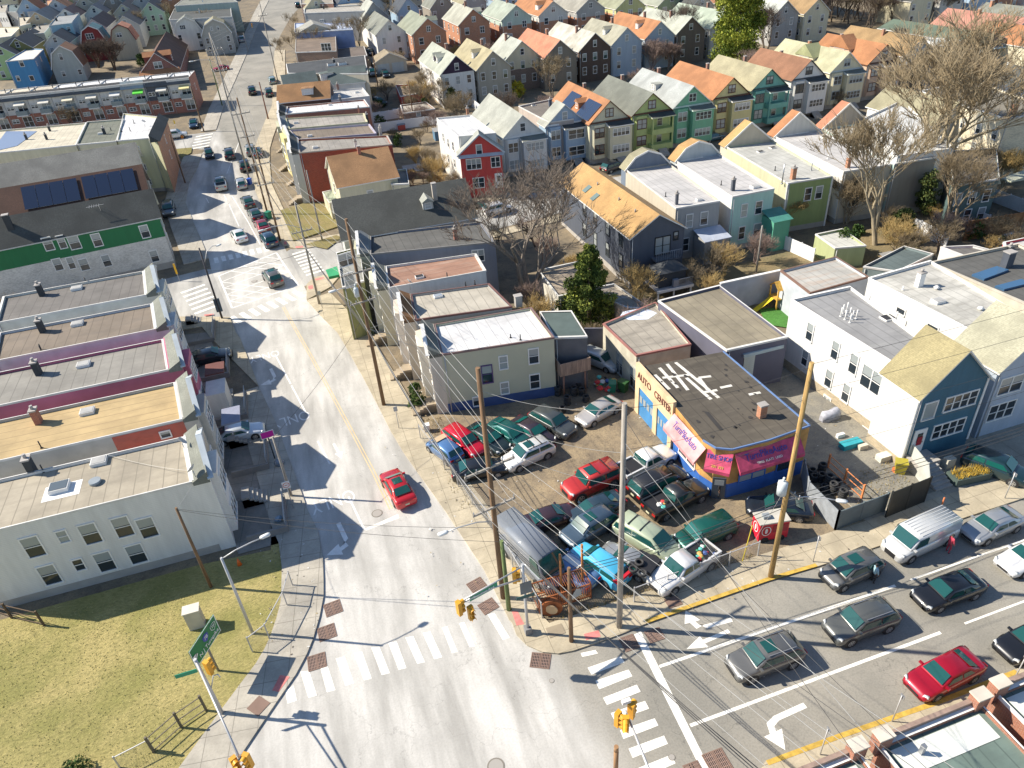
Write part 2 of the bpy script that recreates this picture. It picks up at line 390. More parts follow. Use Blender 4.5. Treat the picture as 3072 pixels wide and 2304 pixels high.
walk('sidewalk', kerb_r[1:], -3.1)
drape('sidewalk', [corner_l1[0], corner_l1[1], corner_l1[2], (-17.5, 87.9), (-19, 84.2), (-14, 83.6), (-12.9, 80.3), kerb_l[-1]], .132, WALK, .16)
drape('sidewalk', [kerb_r[-1]]+corner_r+kerb_n+[(140, 29.4), (9.5, 29.4), (8.9, 31.2)], .134, WALK, .17)
drape('sidewalk', kerb_s[:6]+[(11, 15), (16.5, 13.6), (140, 13.6)], .13, WALK, .16)
drape('sidewalk', [(-2.8, 103.6), (-1.6, 101.9), corner_r2[2], (6, 101.4), (12, 101.9), (12, 104), (-1.4, 104.6)], .136, WALK, .16)
drape('sidewalk', [tuple(GT(K1(1860, 1130))[:2]), tuple(GT(K1(1950, 1040))[:2]), (1.8, 91.4), (12, 92.2), (12, 90.6), (3, 90), (1.6, 87.5), kerb_r[1]], .136, WALK, .16)
drape('sidewalk', [(24, 94.8), (36, 96.4), (140, 100.5), (230, 103), (230, 101), (140, 98.4), (36, 94.4), (24, 92.8)], .13, WALK, .16)
drape('sidewalk', [(24, 104.3), (33, 107.6), (140, 111.3), (230, 113.8), (230, 116), (140, 113.6), (33, 110), (24, 107)], .13, WALK, .16)
# the salvage lot, the yards and the empty grass plot
drape('lot_ground', [(9.9, 29.35), (34.5, 29.35), (34.5, 40.2), (33.2, 52.5), (25.4, 56), (19.4, 59.5), (18.6, 53.8), (8.2, 55.9), (6.6, 55), (7.4, 47)], .10, LOT)
drape('paving', [(34.5, 29.35), (140, 29.35), (140, 34), (62, 34.2), (34.5, 36)], .11, mat('concrete', (.36, .33, .27), .9, jw=2.2, jh=2.2))
drape('paving', [(34.6, 30), (42, 30), (42, 52), (34.6, 52)], .115, mat('dirt', (.27, .25, .20), .95, (.17, .165, .15)))
gl = off_line(kerb_l, -3.0)
drape('grass', [(-34, -4), (-60, -4), (-60, 43.6), (-13, 43.9), (-7.9, 43.4)]+[p for p in reversed(gl[3:14])]+[(-26, 8)], .06, GRASS)
drape('front_yards', off_line(kerb_l, -3.0)[12:]+[(-13.2, 82), (-20, 83.5), (-17.5, 72), (-12, 52), (-10.3, 43.9)], .06, mat('concrete', (.27, .25, .22), .9, rot=.15, jw=2.4, jh=2.4))
tri = px(K1(1470, 230), K1(2140, 60), K1(2290, 430), K1(1640, 430))
drape('grass', px(P10(160, 1370), P10(420, 1290), P10(545, 1470), P10(245, 1570)), .2, LAWN, .3)
drape('grass', px(P10(320, 1590), P10(520, 1530), P10(560, 1545), P10(460, 1620)), .16, LAWN)
drape('grass', [tuple(GT(q)[:2]) for q in (K2(110, 880), K2(340, 860), K2(330, 930), K2(200, 1000))], .15, LAWN)
drape('garden', [(33, 60), (70, 57), (76, 73), (34, 70)], .05, mat('grass', (.20, .17, .09), .95, (.30, .22, .11)))
drape('artificial_turf', px(P31(-60, 350), P31(140, 330), P31(120, 470), P31(-10, 450)), .13, mat('grass', (.06, .20, .03), .9, (.08, .26, .04)))
# ------------------------------------------------------------------ painted markings
def mark(poly, m=PAINT, off=.021, name='road_marking'): return drape(name, poly, off, m)
def stripe(a, b, wd, m=PAINT, off=.021):
 a, b = Vector((a[0], a[1], 0)), Vector((b[0], b[1], 0)); d = (b-a).normalized(); n = Vector((-d.y, d.x, 0))*wd/2
 return mark([a-n, b-n, b+n, a+n], m, off)
def pst(p, q, wd, m=PAINT, off=.021): return stripe(GT(p), GT(q), wd, m, off)
for q in ([(190, 1160), (245, 1125), (265, 1222), (205, 1243)], [(287, 1035), (345, 1030), (395, 1190), (340, 1205)], [(417, 1010), (465, 1000), (515, 1155), (460, 1170)],
   [(517, 950), (575, 937), (635, 1110), (580, 1127)], [(633, 915), (688, 905), (750, 1080), (700, 1093)], [(747, 880), (800, 873), (868, 1045), (815, 1058)],
   [(858, 850), (912, 840), (975, 1012), (925, 1025)], [(968, 815), (1020, 805), (1095, 975), (1045, 985)], [(1080, 785), (1130, 775), (1207, 942), (1155, 955)],
   [(1205, 750), (1240, 742), (1307, 908), (1270, 915)], [(1315, 722), (1350, 715), (1420, 870), (1385, 878)], [(1500, 665), (1545, 655), (1645, 815), (1600, 830)], [(700, 112), (920, 15), (930, 40), (715, 120)]):
 mark(px(*[P12(*p) for p in q]))
for q in ([(445, 915), (540, 895), (558, 918), (455, 940)], [(490, 1010), (705, 935), (730, 975), (515, 1055)], [(540, 1095), (755, 1022), (780, 1065), (565, 1150)],
   [(590, 1205), (808, 1120), (833, 1165), (615, 1252)], [(640, 1305), (862, 1225), (888, 1275), (665, 1355)], [(700, 1415), (925, 1338), (948, 1385), (722, 1472)],
   [(755, 1535), (985, 1450), (1010, 1503), (782, 1595)], [(820, 1659), (1030, 1575), (1060, 1630), (850, 1720)], [(790, 795), (835, 775), (1290, 1680), (1240, 1700)]):
 mark(px(*[P22(*p) for p in q]))
pst(P22(955, 1003), P32(825, 478), .2); pst(P22(1155, 1385), P32(1118, 782), .2)
stripe((34, 19.9), (75, 19.9), .14); stripe((33.5, 23.9), (75, 23.9), .14)
# yellow painted kerbs
def kerb_paint(line, m=YELLOW):
 drape('kerb_paint', line+list(reversed(off_line(line, -.28))), .142, m, .14)
kerb_paint(kerb_n[:4]); kerb_paint([(34, 16.3), (28.4, 16.35), (22, 16.6), (17.3, 16.7)])
# main street lines
yl = px(P11(180, 330), P11(240, 440), P11(360, 650), P11(480, 870), P11(600, 1090), P11(760, 1390), P11(880, 1640))
for d in (-.12, .12):
 o = off_line([tuple(p[:2]) for p in yl], d); o2 = off_line([tuple(p[:2]) for p in yl], d+.09)
 mark(o+list(reversed(o2)), mat('plain', (.60, .46, .26), .85, var=.1))
for a, b in ((P11(125, 640), P11(225, 830)), (P11(230, 840), P11(320, 1010)), (P11(400, 1200), P11(480, 1350)), (P11(600, 1560), P12(700, 110))): pst(a, b, .16, FADED)
for a, b in ((K1(800, 0), K1(960, 350)), (K1(1080, 290), K1(1240, 590)), (K2(760, 1480), K1(830, 60)), (K2(870, 1500), K1(1080, 290)), (K2(960, 780), K2(800, 1200)), (K2(520, 1520), K1(560, 40))): pst(a, b, .13, FADED)
def arrow(p, head, s, m=PAINT, turn=0):
 """straight or turning lane arrow painted at p, pointing along head (degrees)"""
 c = GT(p); a = math.radians(head); ux, uy = math.cos(a), math.sin(a)
 T = lambda x, y: (c.x+ux*x*s-uy*y*s, c.y+uy*x*s+ux*y*s)
 if not turn: mark([T(*q) for q in ((-1.6, -.14), (.3, -.14), (.3, -.45), (1.6, 0), (.3, .45), (.3, .14), (-1.6, .14))], m)
 else:
  k = turn; q = [(-1.6, -.15), (.2, -.15), (.75, .02*k), (.95, .55*k), (1.3, .55*k), (.8, 1.5*k), (.25, .55*k), (.6, .55*k), (.5, .3*k), (.1, .15), (-1.6, .15)]
  mark([T(*v) for v in q], m)
arrow(P22(1270, 740), 176, 1.05, PAINT, -1); arrow(P22(1270, 830), 184, 1.0); arrow(P32(70, 1330), 183, 1.15, PAINT, 1); arrow(P22(1640, 1030), 180, .8)
arrow(P11(120, 780), -80, 1.1, FADED, -1); arrow(P12(580, 170), -80, 1.2, FADED, -1); arrow(P11(530, 1265), -80, .8, PAINT)
def road_text(s, p, size, rz, m=FADED, sx=1.0):
 c = GT(p); o = text(s, size, m, None, (c.x, c.y, c.z+.023), (0, 0, rz), 'road_marking', sx, .001); o['kind'] = 'structure'
road_text('ONLY', P11(225, 1060), 2.2, math.pi+.12, sx=.62); road_text('ONLY', P11(55, 650), 2.0, math.pi+.12, sx=.6); road_text('ONLY', P11(500, 1590), 2.2, math.pi+.12, sx=.62)
# box junction
bA, bB, bC, bD = [GT(K1(*q)) for q in ((1455, 700), (1745, 1135), (870, 1435), (690, 1010))]
for a, b in ((bA, bB), (bB, bC), (bC, bD), (bD, bA)): stripe(a, b, .22, FADED)
for k in range(1, 5):
 f = k/5
 stripe(bA.lerp(bB, f), bD.lerp(bA, 1-f) if 0 else bA.lerp(bD, f), .13, FADED, .0215); stripe(bC.lerp(bB, f), bC.lerp(bD, f), .13, FADED, .0215)
 stripe(bA.lerp(bB, 1-f), bC.lerp(bB, f) if 0 else bD.lerp(bC, 1-f), .13, FADED, .0225)
def bars(a, b, n, wd, ln, m=PAINT, rot=0):
 a, b = GT(a), GT(b); d = (b-a); d.z = 0; d.normalize(); nn = Vector((-d.y, d.x, 0)); nn.rotate(Matrix.Rotation(rot, 3, 'Z'))
 for i in range(n):
  c = a.lerp(b, i/(n-1)); stripe(c-nn*ln/2, c+nn*ln/2, wd, m)
bars(K1(920, 1590), K1(1750, 1250), 8, .62, 2.3); bars(K1(660, 800), K1(1320, 650), 8, .6, 1.9, FADED)
bars(K1(350, 1180), K1(540, 1450), 6, .5, 3.2, rot=.12); bars(K1(1780, 690), K1(1970, 965), 8, .42, 2.5, rot=.1)
bars(K2(500, 690), K2(440, 850), 5, .55, 3.4, rot=.25)
# repaired trench lines, red tactile ramps
for q in (P12(170, 1120), ): pass
for pts in ([P12(160, 1065), P12(222, 1075), P12(150, 1175), P12(108, 1165)], [P21(1659, 0), P21(1660, 1), P21(1661, 2)],):
 if pts[0] != P21(1659, 0): mark(px(*pts), PINKP, .143, 'kerb_ramp')
for q in ([(0, 655), (35, 650), (80, 735), (30, 745)], [(465, 800), (560, 775), (575, 815), (480, 840)]): mark(px(*[P22(*p) for p in q]), PINKP, .145, 'kerb_ramp')
for q in ([(1560, 565), (1590, 560), (1600, 600), (1560, 605)], [(1710, 630), (1810, 620), (1815, 640), (1715, 650)], [(1880, 1155), (1940, 1140), (1950, 1190), (1890, 1200)], [(1970, 1060), (2080, 1035), (2095, 1055), (1985, 1080)], [(500, 1535), (625, 1520), (628, 1535), (505, 1552)]):
 mark(px(*[K1(*p) for p in q]), PINKP, .148, 'kerb_ramp')
# ------------------------------------------------------------------ drains and manholes
RUST = mat('plain', (.20, .13, .10), .8)
def grate(p, ang, w_, l_, label):
 w_, l_ = w_*.78, l_*.78; c = GT(p); t = thing('drain_grate', (c.x, c.y, .02), label, 'drain', rz=math.radians(ang))
 m = MB()
 m.box(-l_/2, l_/2, -w_/2, -w_/2+.07, 0, .03); m.box(-l_/2, l_/2, w_/2-.07, w_/2, 0, .03); m.box(-l_/2, -l_/2+.07, -w_/2+.07, w_/2-.07, 0, .03); m.box(l_/2-.07, l_/2, -w_/2+.07, w_/2-.07, 0, .03); m.box(-.05, .05, -w_/2+.07, w_/2-.07, 0, .03)
 inst('frame', m.mesh('frame', RUST), t)
 m = MB(); n = 11
 for i in range(n):
  x = -l_/2+.12+(l_-.24)*i/(n-1)
  if abs(x) > .07: m.box(x-.018, x+.018, -w_/2+.07, w_/2-.07, 0, .026)
 for i in range(1, 5): m.box(-l_/2+.07, l_/2-.07, -w_/2+w_*i/5-.015, -w_/2+w_*i/5+.015, 0, .02)
 inst('grille', m.mesh('grille', mat('plain', (.30, .20, .16), .8)), t)
 m = MB(); m.face([(-l_/2+.03, -w_/2+.03, .004), (l_/2-.03, -w_/2+.03, .004), (l_/2-.03, w_/2-.03, .004), (-l_/2+.03, w_/2-.03, .004)])
 inst('pit', m.mesh('pit', DARK), t)
grate(P12(500, 625), 6, 1.5, 1.5, 'square drain grate at left kerb nearest the shadowed turn arrow')
grate(P12(460, 782), 4, 1.5, 1.5, 'middle of three square drain grates on the left kerb')
grate(P12(395, 972), 0, 1.5, 1.5, 'square drain grate at left kerb beside the crosswalk')
grate(P12(1430, 475), 15, 1.3, 1.5, 'rusty drain grate at right kerb above the hanging street sign')
grate(P12(1505, 612), 15, 1.3, 1.5, 'rusty drain grate half behind the hanging green street sign')
grate(P22(185, 965), -28, 1.4, 1.6, 'rusty drain grate in the road off the tip of the corner sidewalk')
grate(P22(760, 850), 0, 1.4, 1.3, 'drain grate at kerb left of the white stop line')
grate(P22(925, 800), 0, 1.2, 1.4, 'drain grate at kerb right of the white stop line')
grate(P22(1330, 1620), 0, 1.6, 1.6, 'drain grate by the stop line at the bottom edge')
grate(P22(1180, 1680), 0, 1.2, 1.2, 'drain grate cut by the bottom edge of the picture')
def manhole(p, r, label):
 c = GT(p); t = thing('manhole', (c.x, c.y, c.z+.018), label, 'manhole')
 inst('ring', MB().tube([(0, 0, 0), (0, 0, .012)], r, 20).mesh('ring', mat('metal', (.22, .20, .17), .8, met=.2)), t)
 inst('cover', MB().tube([(0, 0, .0), (0, 0, .018)], r*.82, 20).mesh('cover', mat('metal', (.36, .34, .31), .8, met=.2)), t)
manhole(P12(785, 10), .45, 'round manhole in the main street behind the red sedan')
manhole(P12(1555, 1650), .5, 'round manhole cut by the bottom edge in the junction')
manhole(K1(1165, 1080), .4, 'round manhole in the hatched box junction')
manhole(P22(258, 1095), .16, 'small round valve cover in the road near the corner')
manhole(P22(1035, 1590), .2, 'small round cover on the crosswalk at the bottom')
def slab(p, w_, l_, m, label, ang=0):
 c = GT(p); a = math.radians(ang); mb = MB(); u, v = Vector((math.cos(a), math.sin(a))), Vector((-math.sin(a), math.cos(a)))
 q = [(c.x+u.x*i*l_/2+v.x*j*w_/2, c.y+u.y*i*l_/2+v.y*j*w_/2) for i, j in ((-1, -1), (1, -1), (1, 1), (-1, 1))]
 solo(mb.prism(q, .13, .16), 'utility_cover', m, label, 'cover')
slab(P22(1045, 592), .8, 1.0, RUST, 'rusty square utility cover in the sidewalk by the lot fence')
slab(P22(283, 778), .8, 1.1, mat('plain', (.30, .25, .18), .9), 'brown utility cover in the corner sidewalk')
slab(P12(20, 1265), 1.0, 1.0, RUST, 'rusty utility cover in the left sidewalk', -50)
# ------------------------------------------------------------------ windows (meshes shared by size and style)
_WM = {}
def win_mesh(w, h, style):
 key = (round(w, 2), round(h, 2), style)
 if key not in _WM:
  f, p = MB(), MB(); t = .09
  f.box(-w/2-t, w/2+t, -.07, .0, h/2, h/2+t*1.3); f.box(-w/2-t, w/2+t, -.11, .0, -h/2-t*1.2, -h/2)
  f.box(-w/2-t, -w/2, -.07, .0, -h/2, h/2); f.box(w/2, w/2+t, -.07, .0, -h/2, h/2)
  n = {'double': 2, 'triple': 3, 'quad': 4}.get(style, 1)
  for i in range(1, n): f.box(-w/2+w*i/n-.05, -w/2+w*i/n+.05, -.065, .0, -h/2, h/2)
  if style != 'plain':
   for i in range(n):
    a, b = -w/2+w*i/n+(.05 if i else 0), -w/2+w*(i+1)/n-(.05 if i < n-1 else 0)
    f.box(a, b, -.055, .0, -.025, .035)
  p.face([(-w/2, -.025, -h/2), (w/2, -.025, -h/2), (w/2, -.025, h/2), (-w/2, -.025, h/2)])
  # half drawn blind behind the upper sash
  q = MB(); q.face([(-w/2, -.030, h*.06), (w/2, -.030, h*.06), (w/2, -.030, h/2), (-w/2, -.030, h/2)])
  _WM[key] = (f, p, q)
 return _WM[key]
_WC = {}
def window(parent, loc, rz, w=.9, h=1.5, style='sash', frame=WHITE, blind=None, sill=None):
 """loc in world coordinates, on the wall plane; rz the direction of the wall"""
 blind = blind if blind is not None else RN.choice((0, 0, 1, 1, 1, 2))
 key = (round(w, 2), round(h, 2), style, frame.name, blind)
 if key not in _WC:
  f, p, q = win_mesh(w, h, style)
  _WC[key] = (f.mesh('window', frame), p.mesh('pane', GLASS if blind != 2 else BLIND), q.mesh('blind', BLIND))
 fm, pm, bm_ = _WC[key]; L = Vector(loc)-parent.location
 o = inst('window', fm, parent, L, (0, 0, rz)); inst('pane', pm, o)
 if blind == 1: inst('blind', bm_, o)
 return o
def door(parent, loc, rz, w=1.0, h=2.1, m=WHITE):
 L = Vector(loc)-parent.location; o = inst('door', MB().box(-w/2-.1, w/2+.1, -.08, 0, 0, h+.12).mesh('door', m), parent, L, (0, 0, rz))
 inst('door_pane', MB().box(-w*.25, w*.25, -.10, -.085, h*.5, h*.88).mesh('door_pane', GLASS), o)
 inst('handle', MB().box(w*.34, w*.40, -.13, -.085, .95, 1.1).mesh('handle', STEEL), o); return o
class Bld:
 """poly: corners counter-clockwise from the near left one; edge 0 is the side that faces the camera's way"""
 def __init__(s, name, label, poly, zt, group=None, cat='house', h=None):
  s.poly = [Vector((p[0], p[1], 0)) for p in poly]; s.zt = zt
  c = sum(s.poly, Vector())/len(poly); s.zb = min(terr(p.y) for p in s.poly)
  s.o = thing(name, (c.x, c.y, s.zb), label, cat, group)
 def edge(s, i): return s.poly[i % len(s.poly)], s.poly[(i+1) % len(s.poly)]
 def win(s, i, u, z, w=.9, h=1.5, style='sash', out=0.0, **k):
  """u metres along edge i, z metres above the building's base"""
  a, b = s.edge(i); d = (b-a).normalized(); n = Vector((d.y, -d.x, 0))
  p = a+d*u+n*(out+.003); p.z = s.zb+z
  return window(s.o, p, math.atan2(d.y, d.x), w, h, style, **k)
 def wpx(s, i, p, w=.9, h=1.5, style='sash', **k):
  a, b = s.edge(i); d = (b-a).normalized(); q = on_plane(p, a, b); n = Vector((d.y, -d.x, 0))
  return window(s.o, q+n*.003, math.atan2(d.y, d.x), w, h, style, **k)
 def row(s, i, zs, n, w=.9, h=1.5, style='sash', m0=1.2, m1=None, **k):
  a, b = s.edge(i); L = (b-a).length; m1 = m1 if m1 is not None else m0
  for z in zs:
   for j in range(n): s.win(i, m0+(L-m0-m1)*(j/(n-1) if n > 1 else .5), z, w, h, style, **k)
 def part(s, name, mb, m): return mb.build(name, m, s.o)
 def roofpx(s, p, z=None): return G(p, s.zt if z is None else z)
def quad(pts, h, sq=False):
 """roof corners in the picture, h metres above the ground -> world polygon and roof height"""
 a = GT(pts[0], h); z = a.z; P = [a]+[G(p, z) for p in pts[1:]]
 if len(P) == 3: P.append(P[0]+P[2]-P[1])      # near left, near right, far right
 return P, z
def pipe(b, z):
 a, c = b.edge(0); d = (c-a).normalized(); p = a+d*.25+Vector((d.y, -d.x, 0))*.07
 MB().tube([(p.x, p.y, b.zb), (p.x, p.y, z)], .05, 6).build('downpipe', PIPE, b.o)
PIPE = mat('plain', (.45, .45, .44), .6)
CAPW = mat('plain', (.62, .61, .58), .6); CAPD = mat('plain', (.10, .10, .10), .7)
def flat(name, label, pts, h, wall, roof, group=None, cap=CAPW, lip=.22, base=None, world=None, cat='house', bh=.7):
 P, z = quad(pts, h) if world is None else ([Vector((*p, 0)) for p in world], terr(sum(p[1] for p in world)/len(world))+h)
 b = Bld(name, label, P, z, group, cat)
 n = len(P); c = sum(b.poly, Vector())/n
 ins = [p+(c-p).normalized()*.22 for p in b.poly]
 mb = MB(); z0 = b.zb-.5
 for i in range(n):
  a, d = b.poly[i], b.poly[(i+1) % n]; ai, di = ins[i], ins[(i+1) % n]
  mb.face([(a.x, a.y, z0), (d.x, d.y, z0), (d.x, d.y, z), (a.x, a.y, z)])
  mb.face([(ai.x, ai.y, z), (di.x, di.y, z), (di.x, di.y, z-lip-.1), (ai.x, ai.y, z-lip-.1)])
 b.part('wall', mb, wall)
 mb = MB()
 for i in range(n):
  a, d = b.poly[i], b.poly[(i+1) % n]; ai, di = ins[i], ins[(i+1) % n]; o1 = a+(a-c).normalized()*.05; o2 = d+(d-c).normalized()*.06
  mb.face([(o1.x, o1.y, z+.05), (o2.x, o2.y, z+.05), (di.x, di.y, z+.05), (ai.x, ai.y, z+.05)])
  mb.face([(o1.x, o1.y, z-.14), (o2.x, o2.y, z-.14), (o2.x, o2.y, z+.05), (o1.x, o1.y, z+.05)])
 b.part('parapet_cap', mb, cap)
 mb = MB(); mb.face([(p.x, p.y, z-lip) for p in ins]); b.part('roof', mb, roof)
 if base is not None:
  mb = MB(); e = [p+(p-c).normalized()*.05 for p in b.poly]
  mb.prism(e, z0, b.zb+bh, 0); b.part('foundation', mb, base)
 b.rz = z-lip; pipe(b, z-.2)
 return b
BRICKR = mat('brick', (.32, .10, .06)); BRICKB = mat('brick', (.22, .10, .07)); BRICKO = mat('brick', (.38, .16, .08))
def chimney(b, p, z, w=.6, l=.6, h=1.3, m=BRICKR, pot=True):
 w, l, h = w*.85, l*.7, h*.85
 c = G(p, z) if isinstance(p, tuple) and len(p) == 2 else p
 mb = MB().box(c.x-w/2, c.x+w/2, c.y-l/2, c.y+l/2, z-.6, z+h); o = mb.build('chimney', m, b.o)
 t = MB().box(c.x-w/2-.06, c.x+w/2+.06, c.y-l/2-.06, c.y+l/2+.06, z+h+.002, z+h+.12)
 if pot: t.tube([(c.x, c.y, z+h+.12), (c.x, c.y, z+h+.45)], .13, 8)
 t.build('cap', mat('plain', (.35, .33, .31), .8), o)
def vent(b, p, z, r=.06, h=.6, m=None):
 c = G(p, z); MB().tube([(c.x, c.y, z-.1), (c.x, c.y, z+h)], r, 8).tube([(c.x, c.y, z-.02), (c.x, c.y, z+.06)], r*2.2, 8).build('vent_pipe', m or DARK, b.o)
def hatch(b, p, z, w=.9, l=.7, m=None, h=.28):
 c = G(p, z); o = MB().box(c.x-w/2, c.x+w/2, c.y-l/2, c.y+l/2, z-.05, z+h).build('roof_hatch', WHITE, b.o)
 MB().box(c.x-w/2+.06, c.x+w/2-.06, c.y-l/2+.06, c.y+l/2-.06, z+h+.002, z+h+.03).build('lid', m or mat('plain', (.35, .35, .34)), o)
def dish(b, p, z, yaw=2.5):
 c = G(p, z); o = MB().tube([(c.x, c.y, z-.1), (c.x, c.y, z+.7)], .03, 6).build('satellite_dish', STEEL, b.o)
 mb = MB(); d = Vector((math.cos(yaw)*.8, math.sin(yaw)*.8, .6)).normalized(); x = d.cross(Vector((0, 0, 1))).normalized(); y = x.cross(d); q = Vector((c.x, c.y, z+.85))
 rings = [[tuple(q+d*(.14*(r/.38)**2)+(x*math.cos(a)+y*math.sin(a))*r) for a in [k*math.pi/8 for k in range(16)]] for r in (.02, .2, .38)]
 mb.loft(rings, caps=False); mb.tube([q, q+d*.45-y*.1], .015, 5); mb.build('reflector', mat('plain', (.45, .46, .47), .5), o)
def gable(name, label, apex, hr, w, L, he, wall, roof, rear=None, ang=0.0, group=None, trim=WHITE, gwall=None, base=None, oh=.35, split=None, low=None, cat='house', bh=.8, at=None):
 """ridge runs away from the front apex; ang turns the ridge (0 = along +Y)"""
 A = GT(apex, hr) if at is None else Vector((at[0], at[1], terr(at[1])+hr)); zr = A.z
 if rear is not None:
  B = G(rear, zr); L = (B-A).length
  if ang == 'fit': ang = math.atan2(-(B.x-A.x), B.y-A.y)
 y = Vector((-math.sin(ang), math.cos(ang), 0)); x = Vector((math.cos(ang), math.sin(ang), 0)); A0 = Vector((A.x, A.y, 0))
 P = [A0-x*w/2, A0+x*w/2, A0+x*w/2+y*L, A0-x*w/2+y*L]
 b = Bld(name, label, P, zr, group, cat); zg = zr-hr; b.zb = min(b.zb, zg); ze = zg+he; z0 = b.zb-.5
 mb = MB(); q = b.poly; zs = ze if low is None else zg+split
 mb.prism(q, zs if low is not None else z0, ze, 0, top=False)
 b.part('wall', mb, wall)
 if low is not None: b.part('lower_wall', MB().prism([p for p in q], z0, zs, 0, top=False), low)
 s = (zr-ze)/(w/2)
 for k, (pa, pb) in enumerate(((q[0], q[1]), (q[3], q[2]))):
  m_ = (pa+pb)/2; t = [(pa.x, pa.y, ze), (pb.x, pb.y, ze), (m_.x, m_.y, zr-.02)]
  b.part('gable_wall', MB().face(t if k == 0 else t[::-1]), gwall or wall)
 mb = MB(); th = .14; e0, e1 = A0-y*oh, A0+y*(L+oh); hw = w/2+oh*.8; zl = zr-s*hw
 for sg in (-1, 1):
  a1, a2 = e0+x*sg*hw, e1+x*sg*hw
  top = [(a1.x, a1.y, zl+th), (e0.x, e0.y, zr+th), (e1.x, e1.y, zr+th), (a2.x, a2.y, zl+th)]
  bot = [(p_[0], p_[1], p_[2]-th) for p_ in top]
  if sg > 0: top, bot = top[::-1], bot[::-1]
  mb.face(top[::-1], 0); mb.face(bot, 1)
  for i in range(4):
   if (i == 1 and sg < 0) or (i == 1 and sg > 0): continue
   j = (i+1) % 4; mb.face([top[i], top[j], bot[j], bot[i]], 1)
 b.part('roof', mb, [roof, trim])
 if base is not None:
  mb = MB(); c = sum(q, Vector())/4; mb.prism([p+(p-c).normalized()*.06 for p in q], z0, zg+bh, 0); b.part('foundation', mb, base)
 pipe(b, ze-.15); b.x, b.y, b.A, b.L, b.w, b.he, b.hr, b.zg, b.sl = x, y, A0, L, w, he, hr, zg, s; b.rz = zr
 b.rw = roof; b.trim = trim; b.wl = wall
 return b
def roof_pt(b, u, v):
 """point on a gable roof: v metres back from the front, u metres sideways of the ridge"""
 p = b.A+b.x*u+b.y*v; p.z = b.rz-abs(u)*b.sl+.14; return p
def gchim(b, v, u=0, h=1.1, m=BRICKR, w=.5):
 p = roof_pt(b, u, v); mb = MB(); q = [p+b.x*i*w/2+b.y*j*w/2 for i, j in ((-1, -1), (1, -1), (1, 1), (-1, 1))]
 o = mb.prism(q, p.z-.6, p.z+h).build('chimney', m, b.o)
 q2 = [p+(c-p)*1.15 for c in q]; MB().prism(q2, p.z+h+.002, p.z+h+.1, bottom=True).build('cap', mat('plain', (.35, .33, .31), .8), o)
def dormer(b, v, sd, w=1.6, h=1.3, d=1.8, m=None, roof=None, flatr=False):
 """a dormer on the slope sd (-1 left, 1 right), v back from the front, facing sideways"""
 u0 = sd*(d+.6); zf = b.rz-abs(u0)*b.sl+.14; a = b.A+b.x*u0+b.y*v; inn = b.A+b.x*sd*.3+b.y*v
 mb = MB(); q = [a-b.y*w/2, a+b.y*w/2, inn+b.y*w/2, inn-b.y*w/2]
 if sd > 0: q = [a-b.y*w/2*-1*-1, a+b.y*w/2, inn+b.y*w/2, inn-b.y*w/2]
 zt = zf+h; mb.prism(q, zf-.3, zt, 0)
 o = mb.build('dormer', m or b.wl, b.o)
 r = MB(); ex = b.x*sd*.2; rise = .0 if flatr else w*.38
 f0, f1, fm = a-b.y*(w/2+.15)+ex, a+b.y*(w/2+.15)+ex, a+ex
 i0, i1, im = inn-b.y*(w/2+.15), inn+b.y*(w/2+.15), inn-b.x*sd*min(.25, rise)
 V = lambda p, z: (p.x, p.y, z)
 for (p0, pm_, p1, q0, qm, q1) in ((f0, fm, f1, i0, im, i1),):
  r.face([V(p0, zt+.01), V(pm_, zt+rise+.06), V(qm, zt+rise+.06), V(q0, zt+.01)]); r.face([V(pm_, zt+rise+.06), V(p1, zt+.01), V(q1, zt+.01), V(qm, zt+rise+.06)])
  if rise: r.face([V(p0, zt+.01), V(p1, zt+.01), V(pm_, zt+rise+.05)])
 r.build('dormer_roof', roof or b.rw, o)
 c = a+b.x*sd*.01; c.z = zf+h*.5; d_ = -b.y if sd < 0 else b.y
 fr = inst('window', win_mesh(w*.5, h*.7, 'sash')[0].mesh('window', WHITE), o, c-b.o.location, (0, 0, math.atan2(d_.y, d_.x)))
def row_windows(b, i, zs, us, w=.85, h=1.5, **k):
 for z in zs:
  for u in us: b.win(i, u, z, w, h, **k)
TAN_R = mat('membrane', (.35, .31, .24), .9, rot=.0, seam='X'); GREY_R = mat('membrane', (.24, .23, .205), .9, (.17, .16, .15)); BROWN_R = mat('membrane', (.19, .155, .12), .9, (.15, .13, .11))
ORANGE_R = mat('membrane', (.42, .31, .155), .85, (.32, .23, .12), seam='Y'); WHITE_R = mat('membrane', (.60, .60, .60), .7, (.40, .40, .40)); LG_R = mat('membrane', (.44, .43, .42), .8, (.26, .26, .26), dark=.88)
DK_R = mat('membrane', (.085, .085, .083), .9, (.14, .13, .12)); MID_R = mat('membrane', (.19, .185, .175), .9, (.11, .11, .10))
SH_DK = mat('shingle', (.075, .08, .075), .9); SH_GR = mat('shingle', (.20, .21, .18), .9); SH_TAN = mat('shingle', (.28, .26, .17), .9); SH_OR = mat('shingle', (.38, .175, .08), .9); SH_GOLD = mat('shingle', (.44, .27, .11), .9)
SH_BR = mat('shingle', (.28, .14, .075), .9); SH_LG = mat('shingle', (.34, .35, .31), .9); SH_SAL = mat('shingle', (.48, .20, .12), .9); SH_MAR = mat('shingle', (.10, .05, .035), .9); SH_NAVY = mat('shingle', (.055, .065, .08), .9)
SH_PINK = mat('shingle', (.42, .20, .15), .9); SH_PATCH = mat('shingle', (.48, .47, .42), .9, (.25, .24, .20))
